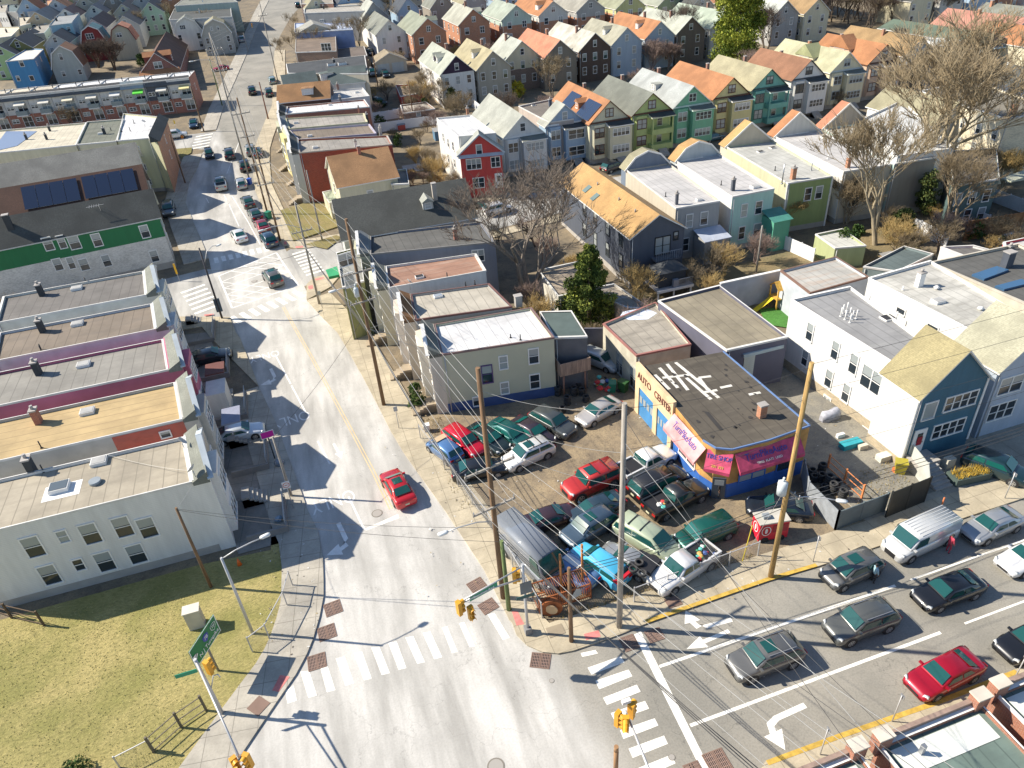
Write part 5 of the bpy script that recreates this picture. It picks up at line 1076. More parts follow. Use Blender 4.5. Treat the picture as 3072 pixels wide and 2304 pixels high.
# back row seen from the yards
BACKG = 'gabled houses of the row behind'
for lab, ap, re, wl, lo, rf, hr, he, w_, n1 in (
 ('white house with purple black gable and two dormers', P10(1293, 362), P10(1158, 272), S_WHITE, None, mat('shingle', (.36, .38, .32), .9), 10.2, 6.9, 7.4, 3),
 ('house with khaki roof, white dormer and bare shrub in front', P10(1532, 332), P10(1398, 248), mat('siding', (.40, .37, .30), .7), None, mat('shingle', (.36, .32, .20), .9), 10.2, 6.9, 7.6, 3),
 ('house with pale grey roof, cream gable and brown lower floors', P20(62, 268), P10(1622, 218), S_CREAM, mat('brick', (.16, .11, .09)), mat('shingle', (.38, .40, .35), .9), 10.2, 6.9, 7.8, 3),
 ('taupe house with salmon roof and brick chimney', P20(310, 260), P20(152, 180), mat('siding', (.22, .19, .155), .7), None, SH_SAL, 10.2, 6.9, 7.8, 2),
 ('dark brown house with patched pale grey roof', P20(537, 215), P20(345, 138), mat('siding', (.10, .065, .05), .7), None, SH_PATCH, 10.2, 6.9, 7.8, 3),
 ('light blue house with grey tan roof and dormer', P20(745, 180), P20(562, 115), mat('siding', (.38, .46, .55), .7), None, mat('shingle', (.32, .31, .24), .9), 10.2, 6.9, 7.8, 2),
 ('light blue house with orange roof and pale side dormer', P20(962, 140), P20(742, 72), mat('siding', (.38, .46, .55), .7), None, SH_OR, 10.2, 6.9, 7.8, 2),
 ('brown house with sage grey roof behind the bare tree', P20(1165, 110), P20(955, 42), mat('siding', (.16, .13, .11), .7), None, mat('shingle', (.40, .42, .36), .9), 10.2, 6.9, 7.8, 2),
 ('house with pale green roof left of the big evergreen', P20(1385, 75), P20(1160, 12), S_LG, None, mat('shingle', (.36, .42, .34), .9), 10.2, 6.9, 7.8, 2),
 ('light grey house with white trim right of the big evergreen', P30(125, 5), P20(1590, -60), S_GREY, None, mat('shingle', (.42, .44, .40), .9), 10.2, 6.9, 7.8, 2),
 ('house with brown roof and chimney at the top, right of centre', P30(330, -10), P30(190, -50), S_CREAM, None, mat('shingle', (.30, .20, .10), .9), 10.0, 6.9, 7.6, 2)):
 b = gable('back_row_house', lab, ap, hr, w_, 14, he, wl, rf, rear=re, group=BACKG, low=lo, split=4.6, gwall=mat('siding', (.04, .02, .05), .7) if 'purple' in lab else None)
 dz = b.zg-b.zb
 for z in (5.4, 2.5):
  for k in range(n1): b.win(0, w_*(k+.5)/n1, z+dz, .85, 1.5)
 b.win(0, w_/2, 8.1+dz, .75, 1.2); b.row(3, (2.5, 5.4), 4, .8, 1.3, m0=1.5)
 if 'dormer' in lab: dormer(b, 7, -1, 1.5, 1.3, 2.0, S_WHITE, rf);
 if 'two dormers' in lab: dormer(b, 10, -1, 1.4, 1.2, 2.0, mat('siding', (.04, .02, .05), .7), rf)
 gchim(b, 8.5, -.9 if 'brown' in lab else .2, 1.3, BRICKB if 'salmon' not in lab else BRICKO, .55)
TOPG = 'brick and gabled houses of the top row'
for lab, ap, re, wl, lo, rf, hr, he, w_, n1 in (
 ('red brick house with green grey hip roof and white dormer', P10(1110, 120), P10(1062, 62), BRICKO, None, mat('shingle', (.24, .26, .20), .9), 10.4, 7.0, 9.0, 2),
 ('red brick house with grey roof and small green dormer', P10(1405, 60), P10(1345, 15), BRICKO, None, mat('shingle', (.36, .36, .30), .9), 10.4, 7.0, 8.6, 2),
 ('mint gabled house with brick lower floor', P20(25, 35), P10(1565, -5), mat('siding', (.44, .54, .48), .7), BRICKO, mat('shingle', (.32, .36, .30), .9), 10.0, 6.8, 8.6, 2),
 ('brick house with orange roof and white twin dormer', P20(265, 8), P20(110, -40), S_LG, BRICKO, SH_OR, 10.0, 6.8, 8.6, 2),
 ('brick house with grey gable and grey roof at the top edge', P20(510, -18), P20(370, -60), S_GREY, BRICKO, mat('shingle', (.30, .29, .25), .9), 10.0, 6.8, 8.6, 2),
 ('yellow green house with hip roof at the top edge', P20(770, -40), P20(640, -90), mat('siding', (.52, .52, .25), .7), BRICKO, mat('shingle', (.28, .29, .20), .9), 10.0, 6.6, 9.0, 3),
 ('brick house with green fronted bay at the top edge', P20(1040, -60), P20(930, -100), mat('siding', (.30, .36, .22), .7), BRICKO, mat('shingle', (.30, .32, .26), .9), 10.0, 6.6, 8.6, 2)):
 b = gable('top_row_house', lab, ap, hr, w_, 13, he, wl, rf, rear=re, group=TOPG, low=lo, split=5.2)
 dz = b.zg-b.zb
 for z in (5.3, 2.4):
  for k in range(n1): b.win(0, w_*(k+.5)/n1, z+dz, 1.1, 1.5, 'double' if k == 1 else 'sash')
 b.win(0, w_/2, 8.0+dz, .9, 1.2, 'double'); b.row(3, (2.5, 5.4), 4, .8, 1.3, m0=1.5)
 if 'dormer' in lab: dormer(b, 4.5, -1 if 'twin' in lab else 1, 2.4, 1.3, 2.6, S_WHITE if 'green dormer' not in lab else S_PGREEN, rf)
 gchim(b, 7.5, 0, 1.2, BRICKB, .6)
# distant fill: rows of houses up to and beyond the top of the picture
DG = 'distant houses at the top of the picture'
cols = [S_WHITE, S_CREAM, S_GREY, S_LG, S_BEIGE, S_BLUE, S_PGREEN, BRICKO, S_TAUPE]; cnm = ['white', 'cream', 'grey', 'light grey', 'beige', 'blue', 'pale green', 'brick', 'taupe']
rfs = [SH_GR, SH_DK, SH_TAN, SH_LG, SH_BR, SH_NAVY, SH_OR]; rnm = ['grey green', 'charcoal', 'tan', 'light grey', 'brown', 'navy', 'orange']
def distant(x, y, i, j, where):
 b = gable('distant_house', '%s house with %s roof, %s' % (cnm[i % 9], rnm[j % 7], where), None, 9.4+.5*(i % 3), 7.4, 12, 6.6, cols[i % 9], rfs[j % 7], at=(x, y), group=DG)
 b.row(0, (5.0, 2.2), 2, .9, 1.4); b.win(0, 3.7, 7.7, .8, 1.1)
 gchim(b, 6, .3, 1, BRICKB, .55)
 return b
ords = ['first', 'second', 'third', 'fourth', 'fifth', 'sixth', 'seventh', 'eighth', 'ninth', 'tenth', 'eleventh', 'twelfth', 'thirteenth']
k = 0
for p in range(7): distant(20+10.5*p, 262+2.5*p, p*4+1, p*3+2, ords[p]+' in the farthest row, right side');
for p in range(7): distant(-16-9.5*p, 302+3*p, p*5+2, p*2+1, ords[p]+' left of the far street')
for p in range(9): distant(-14-9.5*p, 344+3*p, p*2+3, p*4+3, ords[p]+' in the last row at left')
for p in range(5): distant(118+10.5*p, 196+1.0*p, p*4+4, p*3+1, ords[p]+' above the top right trees')
for p in range(6): distant(170+10.5*p, 172+.5*p, p*2+1, p*5+1, ords[p]+' in the top right corner')
for p in range(6): distant(34+10.5*p, 236+1.5*p, p*3+2, p*2+3, ords[p]+' from the left above the brick top row')
for p in range(5): distant(100+11*p, 222+1.0*p, p*5+1, p*4+2, ords[p]+' at the top edge, right of centre')
# ------------------------------------------------------------------ houses between the two streets (their backs face the lot)
b = gable('navy_house', 'tall navy house with golden shingle roof and rear balcony', P20(950, 1392), 8.6, 7.0, 20, 6.4, S_NAVY, SH_GOLD, rear=P20(505, 1052), base=CONC, oh=.3)
NV = b
for u, z in ((2.4, 5.4), (6.2, 5.4), (10, 5.4), (13.5, 5.4), (2.4, 2.6), (6.2, 2.6), (10, 2.6), (13.5, 2.6)): b.win(3, b.L-u, z, .9, 1.6, frame=mat('plain', (.03, .035, .04)))
b.win(0, 4.2, 4.7, 1.9, 2.1, 'double', frame=mat('plain', (.02, .02, .02))); b.win(0, 4.2, 1.6, 1.9, 2.0, 'double', frame=mat('plain', (.02, .02, .02))); b.win(0, 5.9, 5.6, .5, .9, 'plain', frame=mat('plain', (.02, .02, .02)))
mb = MB(); o = b.poly[0]; q = [o+b.x*2.8-b.y*1.3, o+b.x*6-b.y*1.3, o+b.x*6, o+b.x*2.8]; mb.prism(q, b.zg+3.2, b.zg+3.4, 0, bottom=True); bo = b.part('balcony', mb, mat('plain', (.12, .12, .13)))
mb = MB()
for k in range(12): p = q[0].lerp(q[1], k/11); mb.beam((p.x, p.y, b.zg+3.4), (p.x, p.y, b.zg+4.4), .04, .04)
mb.beam((q[0].x, q[0].y, b.zg+4.42), (q[1].x, q[1].y, b.zg+4.42), .06, .06); mb.build('railing', mat('plain', (.25, .26, .28)), bo)
for v in (3.5, 8, 14.5):
 p = roof_pt(b, -1.2, v); MB().tube([p-Vector((0, 0, .1)), p+Vector((0, 0, .35))], .1, 8).build('roof_vent', mat('plain', (.3, .28, .26)), b.o)
for u, v in ((-2.3, 15.5), (-2.5, 12.5)):
 q = [roof_pt(b, u-.5, v-.5), roof_pt(b, u+.5, v-.5), roof_pt(b, u+.5, v+.5), roof_pt(b, u-.5, v+.5)]; MB().face([tuple(p+Vector((0, 0, .08))) for p in q]).face([tuple(p+Vector((0, 0, .09))) for p in q[:3]]).build('skylight', mat('glass', (.15, .2, .18)), b.o)
def backhouse(lab, q, h, wl, rear_wall, rf, wins, gcol=None, gl=None, chim=None, mth='house'):
 b = flat('row_house', lab, q, h, wl, rf, 'flat roofed houses between the two streets', base=CONC, cap=CAPW)
 a, c = b.edge(0); n = (c-a).normalized(); nn = Vector((n.y, -n.x, 0)); o = nn*.04
 MB().face([(a.x+o.x, a.y+o.y, b.zb-.4), (c.x+o.x, c.y+o.y, b.zb-.4), (c.x+o.x, c.y+o.y, b.zt-.15), (a.x+o.x, a.y+o.y, b.zt-.15)]).build('rear_wall', rear_wall, b.o)
 for u, z, w_ in wins: b.win(0, u, z, w_, 1.6, out=.045)
 return b
def street_gambrel(b, mth, wl, rf, rise=2.2, peak=False, dep=1.6, out=.3):
 """false front on the far edge (2): gambrel or pointed, seen from behind"""
 a, c = b.edge(2); d = (c-a).normalized(); n = Vector((d.y, -d.x, 0)); L = (c-a).length; z = b.zt
 pr = [(-.3, -.2), (L*.5, rise), (L+.3, -.2)] if peak else [(-.3, -.2), (L*.2, rise*.68), (L*.5, rise), (L*.8, rise*.68), (L+.3, -.2)]
 f = [a+d*u+n*dep+Vector((0, 0, z+v)) for u, v in pr]; r = [p-n*(dep+.2) for p in f]
 mb = MB(); mb.face([tuple(p) for p in r][::-1]); mb.face([tuple(p) for p in f]); b.part('street_gable', mb, wl)
 mb = MB(); up = Vector((0, 0, .1))
 for k in range(len(pr)-1): mb.face([tuple(f[k]+up+n*.2), tuple(f[k+1]+up+n*.2), tuple(r[k+1]+up-n*.15), tuple(r[k]+up-n*.15)][::-1])
 b.part('gable_roof', mb, rf)
 mb = MB()
 for k in range(len(pr)-1): mb.beam(r[k]+up*.5-n*.12, r[k+1]+up*.5-n*.12, .08, .22)
 b.part('gable_trim', mb, WHITE)
 b.part('front_wall', MB().prism([a, c, c+n*dep, a+n*dep][::-1], b.zb-.4, z, 0), wl)
N2 = backhouse('grey rear house with white flat roof and blue grey gambrel front', [P20(1062, 1350), P20(1348, 1302), P20(1010, 1055), P20(738, 1100)], 6.9, mat('siding', (.52, .47, .38), .7), S_GREY, LG_R, ((1.9, 5.0, .8), (3.9, 5.0, .9), (1.6, 1.9, .8)))
street_gambrel(N2, 0, mat('siding', (.16, .20, .26), .7), SH_TAN); chimney(N2, P20(1066, 1325), N2.rz, .4, .4, 1.6, mat('plain', (.10, .11, .13))); vent(N2, P20(995, 1275), N2.rz); hatch(N2, P20(1212, 1300), N2.rz, .8, .5)
a, c = N2.edge(0); MB().box(c.x-3.3, c.x+.1, c.y-2.6, c.y-.05, 0, 3.3).build('rear_porch', S_GREY, N2.o); mb = MB(); mb.face([(c.x-3.5, c.y-2.9, 3.3), (c.x+.3, c.y-2.9, 3.3), (c.x+.3, c.y, 3.9), (c.x-3.5, c.y, 3.9)]); mb.face([(c.x-3.5, c.y-2.9, 3.2), (c.x+.3, c.y-2.9, 3.2), (c.x+.3, c.y-2.9, 3.32), (c.x-3.5, c.y-2.9, 3.32)]); mb.build('rear_porch_roof', mat('plain', (.40, .44, .52), .5), N2.o); window(N2.o, (c.x-1.2, c.y-2.605, 1.7), 0, .9, 1.4)
N3 = backhouse('mint rear house with white flat roof and gambrel front with wooden edge', [P20(1428, 1275), P20(1700, 1222), P20(1332, 992), P20(1062, 1042)], 7.3, S_WH2, S_MINTW, LG_R, ((1.9, 5.2, .8), (4.0, 5.2, .9), (1.9, 2.2, .8), (4.2, 2.2, 1.0)))
street_gambrel(N3, 0, mat('siding', (.45, .50, .52), .7), SH_GOLD); chimney(N3, P20(1430, 1235), N3.rz, .5, .5, 1.7, mat('plain', (.08, .09, .11))); vent(N3, P20(1355, 1200), N3.rz); hatch(N3, P20(1575, 1215), N3.rz, 1.1, .8);
a, c = N3.edge(0); MB().box(c.x-1.3, c.x+1.1, c.y-2.6, c.y-.05, 0, 4.2).build('rear_porch', mat('siding', (.10, .35, .24), .7), N3.o); mb = MB(); mb.face([(c.x-1.6, c.y-2.9, 4.2), (c.x+1.3, c.y-2.9, 4.2), (c.x+1.3, c.y, 4.9), (c.x-1.6, c.y, 4.9)]); mb.build('rear_porch_roof', mat('plain', (.06, .22, .18), .6), N3.o)
N4 = backhouse('olive green rear house with white trim and tall brick chimney', [P30(128, 1188), P30(418, 1142), P20(1659+20, 905), P20(1385, 948)], 6.8, mat('siding', (.50, .50, .34), .7), S_GREEN, mat('membrane', (.42, .42, .39), .85), ((3.2, 4.9, .9), (4.8, 4.9, .9)))
street_gambrel(N4, 0, S_BEIGE, SH_GOLD, peak=True, rise=3.0); chimney(N4, P30(160, 1160), N4.rz, .7, .7, 1.7, BRICKO); vent(N4, P30(45, 1105), N4.rz); vent(N4, P30(280, 1105), N4.rz, .06, 1.4, STEEL); vent(N4, P30(90, 1190), N4.rz, .08, 2.6, STEEL); hatch(N4, P30(30, 960), N4.rz, .9, .7, DARK, .15); hatch(N4, P20(1610, 985), N4.rz, .9, .7, DARK, .12)
a, c = N4.edge(0)
for p in (a, c): MB().box(p.x-.1, p.x+.1, p.y-.14, p.y-.03, 0, N4.zt-.1).build('corner_board', WHITE, N4.o)
door(N4.o, (a.x+4.4, a.y-.06, .3), 0, .9, 2.0)
N5 = backhouse('beige rear house with pale blue grey roof and brick chimney', [P30(490, 1112), P30(800, 1065), P30(320, 838), P30(42, 882)], 7.2, S_WH2, S_BEIGE, LG_R, ((2.4, 3.0, 1.5),))
street_gambrel(N5, 0, S_LG, SH_OR, peak=True, rise=3.0); chimney(N5, P30(515, 1085), N5.rz, .6, .6, 1.6, BRICKO); vent(N5, P30(388, 1030), N5.rz, .06, .6, WHITE); hatch(N5, P30(365, 892), N5.rz, 1.0, .8, DARK, .2)
N6 = backhouse('rear house with pale teal side wall behind the big bare tree', [P30(820, 1062), P30(1090, 1020), P30(640, 790), P30(355, 830)], 7.4, mat('siding', (.42, .55, .52), .7), S_TAUPE, mat('membrane', (.48, .48, .45), .85), ())
street_gambrel(N6, 0, S_TAUPE, SH_SAL, peak=True, rise=3.2)
N7 = flat('white_building', 'big white block with curved mint parapet behind the bare tree', [P30(840, 1010), P30(1205, 960), P30(870, 650), P30(630, 760)], 8.2, S_WH2, mat('membrane', (.55, .56, .55), .8))
N8 = flat('cream_building', 'large cream walled building with dark roof behind the tree at right', [P30(1545, 770), P30(1900, 720), P30(1330, 520), P30(985, 590)], 9.6, mat('brick', (.62, .55, .40), .85, (.55, .50, .40)), mat('membrane', (.20, .18, .14), .9)); N8.row(3, (7.2, 4.4), 6, .8, 1.4); chimney(N8, P30(1585, 735), N8.rz, .9, .9, 1.6, BRICKO)
a = GT(P30(640, 760), 8.3)
b = flat('dark_teal_house', 'dark teal sided rear house with decks at the right edge', [P30(1200, 1200), P30(1500, 1160), P30(1480, 960), P30(1180, 980)], 6.0, mat('siding', (.09, .15, .15), .7), mat('membrane', (.14, .13, .12), .9)); b.row(0, (4, 1.6), 3)
mb = MB()
for z in (2.6, 5.2):
 for p in ((P30(1510, 1150), P30(1659, 1100)),):
  A_, B_ = GT(p[0], z), GT(p[1], z); mb = MB().prism([(A_.x, A_.y-1.6), (B_.x, B_.y-1.6), (B_.x, B_.y), (A_.x, A_.y)], z-.15, z, 0, bottom=True); b.part('deck', mb, mat('wood', (.40, .42, .33)))
for k in range(6):
 x = 98+13*k; b = gable('row_house', 'house at right beyond the cream building, %s from it' % ords[k], None, 9.6, 7.4, 14, 6.8, cols[(k*4) % 9], rfs[(k*3+2) % 7], at=(x, 88.0), group='houses beyond the right edge')
 if k < 1: b.row(0, (5, 2.2), 2)
 if x > 150: break
# ------------------------------------------------------------------ right block: white and blue house, its neighbour, garages, the tyre shop
R1 = flat('white_blue_house', 'white sided house with grey roof and steel blue gabled front', [P31(885, 737), P31(1125, 690), P31(530, 195), P31(152, 280)][0:1]+[P31(1215, 700), P31(530, 197), P31(152, 280)], 7.3, S_WH2, mat('membrane', (.25, .25, .25), .8, (.34, .34, .33), dark=.85), cap=WHITE, base=STONE, bh=1.0)
q = gable('x', 'x', P31(1290, 608), 10.2, 6.5, 3.6, 6.9, S_DBLUE, mat('shingle', (.30, .26, .14), .9), base=None, oh=.35)
fz = q.zg
q.win(0, 1.4, 5.2, 1.1, 1.5, 'plain'); q.win(0, 4.35, 5.3, 3.0, 1.25, 'quad'); q.win(0, 4.0, 2.7, 3.0, 1.25, 'quad')
mb = MB(); o = q.poly[0]; mb.prism([o-q.x*.06-q.y*.05, o+q.x*.1-q.y*.05, o+q.x*.1+q.y*3.7, o-q.x*.06+q.y*3.7], .85, 6.9, 0); q.part('side_wall', mb, S_WH2)
MB().prism([o-q.x*.09-q.y*.08, o+q.x*.1-q.y*.08, o+q.x*.1+q.y*3.7, o-q.x*.09+q.y*3.7], 0, .84, 0).build('foundation', STONE, q.o)
for u in (.05, q.w-.05): p = o+q.x*u; MB().box(p.x-.09, p.x+.09, p.y-.09, p.y-.02, .9, 6.9).build('corner_board', WHITE, q.o)
p = o+q.x*1.15; dd = door(q.o, (p.x, p.y-.02, 1.2), 0, 1.0, 2.2); MB().box(p.x-.2, p.x+.25, p.y-.17, p.y-.12, 2.0, 2.8).build('door_wreath', mat('plain', (.35, .02, .03)), q.o)
MB().box(p.x-.9, p.x+1.2, p.y-1.5, p.y-.03, 0, 1.15).build('porch_slab', CONC, q.o)
st = MB()
for k in range(7): st.box(p.x-.8, p.x+.8, p.y-1.5-.32*(k+1), p.y-1.5-.32*k-.003, 0, 1.0-.15*k)
st.build('front_steps', mat('plain', (.34, .33, .31), .9), q.o)
for o_ in list(q.o.children): o_.parent = R1.o; o_.location = o_.location+q.o.location-R1.o.location
bpy.data.objects.remove(q.o)
for p_, w_, h_, st in ((P31(273, 492), .75, 1.7, 'sash'), (P31(437, 612), .75, 1.7, 'sash'), (P31(556, 700), .8, 1.8, 'sash'), (P31(240, 662), .7, 1.5, 'sash'), (P31(395, 795), .75, 1.7, 'sash'), (P31(507, 888), .75, 1.7, 'sash')): R1.wpx(3, p_, w_, h_, st, blind=1)
R1.wpx(3, P31(672, 803), 2.1, 2.0, 'double', blind=1); R1.wpx(3, P31(385, 930), .8, .5, 'double'); R1.wpx(3, P31(635, 1140), .8, .6, 'double')
for x_, y_ in ((470, 380), (483, 360), (498, 400), (510, 345), (528, 380), (530, 420), (545, 400), (570, 395)): vent(R1, P31(x_, y_+12), R1.rz, .05, .9, WHITE)
vent(R1, P31(655, 292), R1.rz, .05, .9, WHITE); vent(R1, P31(828, 412), R1.rz, .05, .8, WHITE); hatch(R1, P31(775, 405), R1.rz, 1.1, .9, DARK, .15)
R2 = flat('white_cracked_roof_house', 'white house with cracked grey roof and square white chimney', [P31(1472, 560), P31(1830, 490), P31(1052, 30), P31(652, 142)], 7.2, S_WH2, mat('membrane', (.46, .45, .41), .85, (.16, .155, .13), dark=.7), cap=WHITE, base=CONC)
q = gable('x', 'x', P31(1800, 455), 10.0, 6.6, 4.2, 6.9, mat('siding', (.42, .48, .56), .7), mat('shingle', (.36, .35, .26), .9)); q.win(0, 1.9, 5.0, 2.3, 1.5, 'double'); q.win(0, 1.9, 2.4, 2.6, 1.5, 'triple'); q.win(0, 5, 5, 1.5, 1.5, 'double')
for o_ in list(q.o.children): o_.parent = R2.o; o_.location = o_.location+q.o.location-R2.o.location
bpy.data.objects.remove(q.o)
chimney(R2, P31(975, 195), R2.rz, .7, .7, 1.6, WHITE); hatch(R2, P31(1100, 300), R2.rz, 1.0, .8);
for p in (P31(1090, 215), P31(1375, 350)): q_ = G(p, R2.rz); MB().tube([(q_.x, q_.y, R2.rz), (q_.x, q_.y, R2.rz+.2), (q_.x, q_.y, R2.rz+.35)], [.1, .28, .1], 10).build('roof_ventilator', WHITE, R2.o)
vent(R2, P31(873, 220), R2.rz, .06, .4, WHITE); R2.wpx(3, P31(862, 357), .9, .5, 'plain'); R2.wpx(3, P31(1068, 468), 1.1, .5, 'plain'); R2.wpx(3, P31(1335, 545), .7, .8, 'plain')
R3 = flat('skylight_building', 'building with black roof, blue glazed skylights and cream side wall', [P31(1700, 320), P31(2300, 250), P31(1620, -80), P31(1052, 40)], 7.0, mat('plain', (.55, .50, .40), .7), mat('membrane', (.10, .10, .095), .9), cap=mat('plain', (.50, .46, .38)))
for pts in ((P31(1320, 125), P31(1480, 72), P31(1560, 95), P31(1400, 155)), (P31(1470, 200), P31(1640, 155), P31(1700, 180), P31(1530, 222))):
 q_ = [G(p, R3.rz+.1) for p in pts]; c_ = sum(q_, Vector())/4; MB().prism(q_[::-1], R3.rz, R3.rz+.22, 0).build('skylight', mat('glass', (.05, .12, .22), r=.06), R3.o)
chimney(R3, P31(1540, 70), R3.rz, 1.0, 1.0, 1.8, mat('plain', (.07, .08, .10)), pot=False);
b = flat('red_sided_building', 'red painted building with pale roof at the right edge', [P30(1545, 1640), P30(1760, 1600), P30(1720, 1530), P30(1525, 1570)], 6.4, mat('plain', (.50, .06, .07), .7), mat('membrane', (.50, .50, .48), .8)); chimney(b, P30(1555, 1650), b.rz, .3, .3, 1.0, BLK)
b = flat('dark_shed_roof', 'low building with bluish charcoal roof behind the cracked roof house', [(2590, 800), (2690, 815), (2800, 762), (2712, 738)], 3.0, mat('plain', (.2, .25, .25)), mat('membrane', (.10, .13, .13), .9))
b = flat('dark_yard_building', 'low dark roofed building with white chimney left of the red one', [P30(1270, 1659), P30(1520, 1640), P30(1330, 1590), P30(1120, 1600)], 4.0, S_WHITE, mat('membrane', (.13, .125, .12), .9))
G1 = flat('garage_building', 'large slate blue garage with ribbed brown roof and white roller door', [P21(1392, 612), P31(128, 525), P21(1342, 190), P21(948, 290)], 5.0, mat('plain', (.11, .11, .15), .8, var=.1, scale=.4), mat('membrane', (.24, .21, .15), .9, (.16, .14, .11), seam='X', dark=.75), cat='garage')
a, c = G1.edge(0); L = (c-a).length; mb = MB().box(a.x+1.9, c.x-.5, a.y-.12, a.y-.02, 0, 3.9); mb.build('roller_door', mat('siding', (.52, .56, .52), .6, sc=1.4), G1.o)
MB().box(a.x+1.7, c.x-.3, a.y-.3, a.y-.03, 3.92, 4.25).build('shutter_box', mat('plain', (.40, .48, .50), .6), G1.o)
G2 = flat('garage_building', 'pale blue garage with rust stained grey roof', [P31(272, 240), P31(652, 135), P31(440, 5), P31(82, 95)], 4.4, mat('plain', (.44, .48, .52), .7), mat('membrane', (.40, .39, .36), .9, (.34, .16, .06)), cat='garage', cap=mat('plain', (.20, .12, .09)))
ANX = flat('shop_annex', 'low annex of the tyre shop with peeling grey roof and red trim', [P21(806, 645), P21(1160, 572), P21(930, 300), P21(590, 440)], 4.2, mat('plain', (.48, .45, .36), .8, var=.15, scale=.8), mat('membrane', (.33, .30, .25), .9, (.07, .065, .06)), cap=mat('plain', (.32, .14, .12)), cat='annex')
for u in (2.6, 5.4): ANX.win(3, 9.0-u, 1.5, 1.2, 2.2, 'double', frame=mat('plain', (.35, .36, .33)))
GR1 = flat('garage_row', 'low garages with shadow dappled roof left of the evergreen', [P21(300, 262), P21(430, 235), P21(450, 30), P21(172, 92)], 3.0, mat('plain', (.50, .48, .42), .8), mat('membrane', (.30, .25, .19), .9), cat='garage')
GR2 = flat('garage_row', 'long low garage roof behind the evergreen', [P21(745, 335), P21(905, 345), P21(660, 180), P21(470, 215)], 3.0, mat('plain', (.42, .40, .36), .8), mat('membrane', (.28, .24, .19), .9, (.45, .46, .48)), cat='garage')
for u in (.8, 2.3): GR1.win(0, u, 1.2, 1.0, 2.0, 'plain')
DK = flat('porch_building', 'rear porch with dark green roof over a wooden balcony', [P21(272, 530), P21(488, 522), P21(385, 356), P21(180, 362)], 5.9, mat('plain', (.12, .12, .13), .8), mat('plain', (.09, .12, .11), .6, var=.1), cat='porch', lip=.04)
a, c = DK.edge(0); mb = MB(); mb.box(a.x-.1, c.x+.1, a.y-1.6, a.y-.05, 2.5, 2.7); mb.box(a.x-.1, c.x+.1, a.y-1.62, a.y-1.55, 2.7, 3.9); mb.box(a.x-.1, a.x-.02, a.y-1.55, a.y-.05, 2.7, 3.9); mb.box(c.x+.02, c.x+.1, a.y-1.55, a.y-.05, 2.7, 3.9); mb.build('wooden_balcony', mat('wood', (.30, .21, .16)), DK.o)
mb = MB()
for x in (a.x+.3, c.x-.4): mb.tube([(x, a.y-1.4, 0), (x, a.y-1.4, 2.5)], .1, 8); DK.part('post', mb, mat('wood', (.25, .13, .09))); mb = MB()
SHD = flat('garden_shed', 'olive green garden shed with ribbed pale roof', [P30(435, 1608), P30(636, 1592), P30(482, 1482), P30(308, 1518)], 2.6, mat('siding', (.38, .42, .22), .7), mat('membrane', (.46, .46, .42), .8), cat='shed')
# tyre shop
sp = [Vector(p).to_2d() for p in ((25.5, 48.4, 0), (25.35, 41.7, 0), (25.1, 37.2, 0), (25.5, 36.0, 0), (26.5, 35.4, 0), (29.6, 35.3, 0), (33.4, 35.6, 0), (33.3, 47.6, 0))]
SH = Bld('tyre_shop', 'low yellow and blue tyre repair shop with red awnings and patched grey roof', [(p.x, p.y, 0) for p in sp], 4.9, None, 'shop')
ypl = mat('plain', (.62, .46, .28), .8, var=.16, scale=.8); bpl = mat('plain', (.03, .12, .40), .7, var=.15, scale=1); pk = mat('plain', (.50, .06, .13), .75, var=.25, scale=1.5)
c_ = sum(SH.poly, Vector())/8
mb = MB(); mb.prism(SH.poly, 1.5, 4.9, 0, top=False); SH.part('wall', mb, mat('plain', (.48, .26, .08), .8, var=.3, scale=.8))
SH.part('lower_wall', MB().prism(SH.poly, -.3, 1.5, 0, top=False), bpl)
SH.part('roof', MB().face([(p.x, p.y, 4.9) for p in [c_+(q-c_)*1.0 for q in SH.poly]]), mat('membrane', (.085, .073, .057), .9, (.15, .13, .10), dark=.7))
mb = MB()
for i in range(2, 7):
 a, c = SH.edge(i); mb.beam((a.x, a.y, 4.93), (c.x, c.y, 4.93), .10, .14)
SH.part('roof_edge', mb, mat('plain', (.12, .20, .38), .6))
# sign wall with the raised letters on the lot side
mb = MB(); x = 25.15; mb.box(x, x+.3, 41.9, 48.6, 3.15, 5.35); mb.box(x, x+.3, 47.9, 48.6, -.2, 3.15); mb.box(x, x+.3, 44.5, 45.2, -.2, 3.15); mb.box(x, x+.3, 41.9, 42.5, -.2, 3.15)
SH.part('sign_wall', mb, ypl)
brn = mat('plain', (.16, .05, .04), .6)
def shop_text(s, size, m, loc, rot, sx=1.0): return text(s, size, m, SH.o, Vector(loc)-SH.o.location, rot, 'lettering', sx, .02)
RX = (math.pi/2, 0, -math.pi/2)
shop_text('AUTO', .95, brn, (x-.03, 46.9, 4.35), RX, .95); shop_text('CENTER', .95, brn, (x-.03, 43.6, 4.3), RX, .82)
for k, (y0, y1) in enumerate(((45.2, 47.9), (42.5, 44.5))):
 o = MB().box(x+.1, x+.18, y0, y1, 0, 3.1).build('garage_door', mat('plain', (.06, .22, .45), .6), SH.o)
 mb = MB()
 for j in range(3):
  for i in range(2 if j else 1): pass
 n = 4
 for j in range(n):
  w_ = (y1-y0)/n; mb.box(x+.07, x+.09, y0+w_*j+.12, y0+w_*(j+1)-.12, 1.6, 2.3)
 mb.build('door_pane', mat('glass', (.35, .38, .38), r=.2), o)
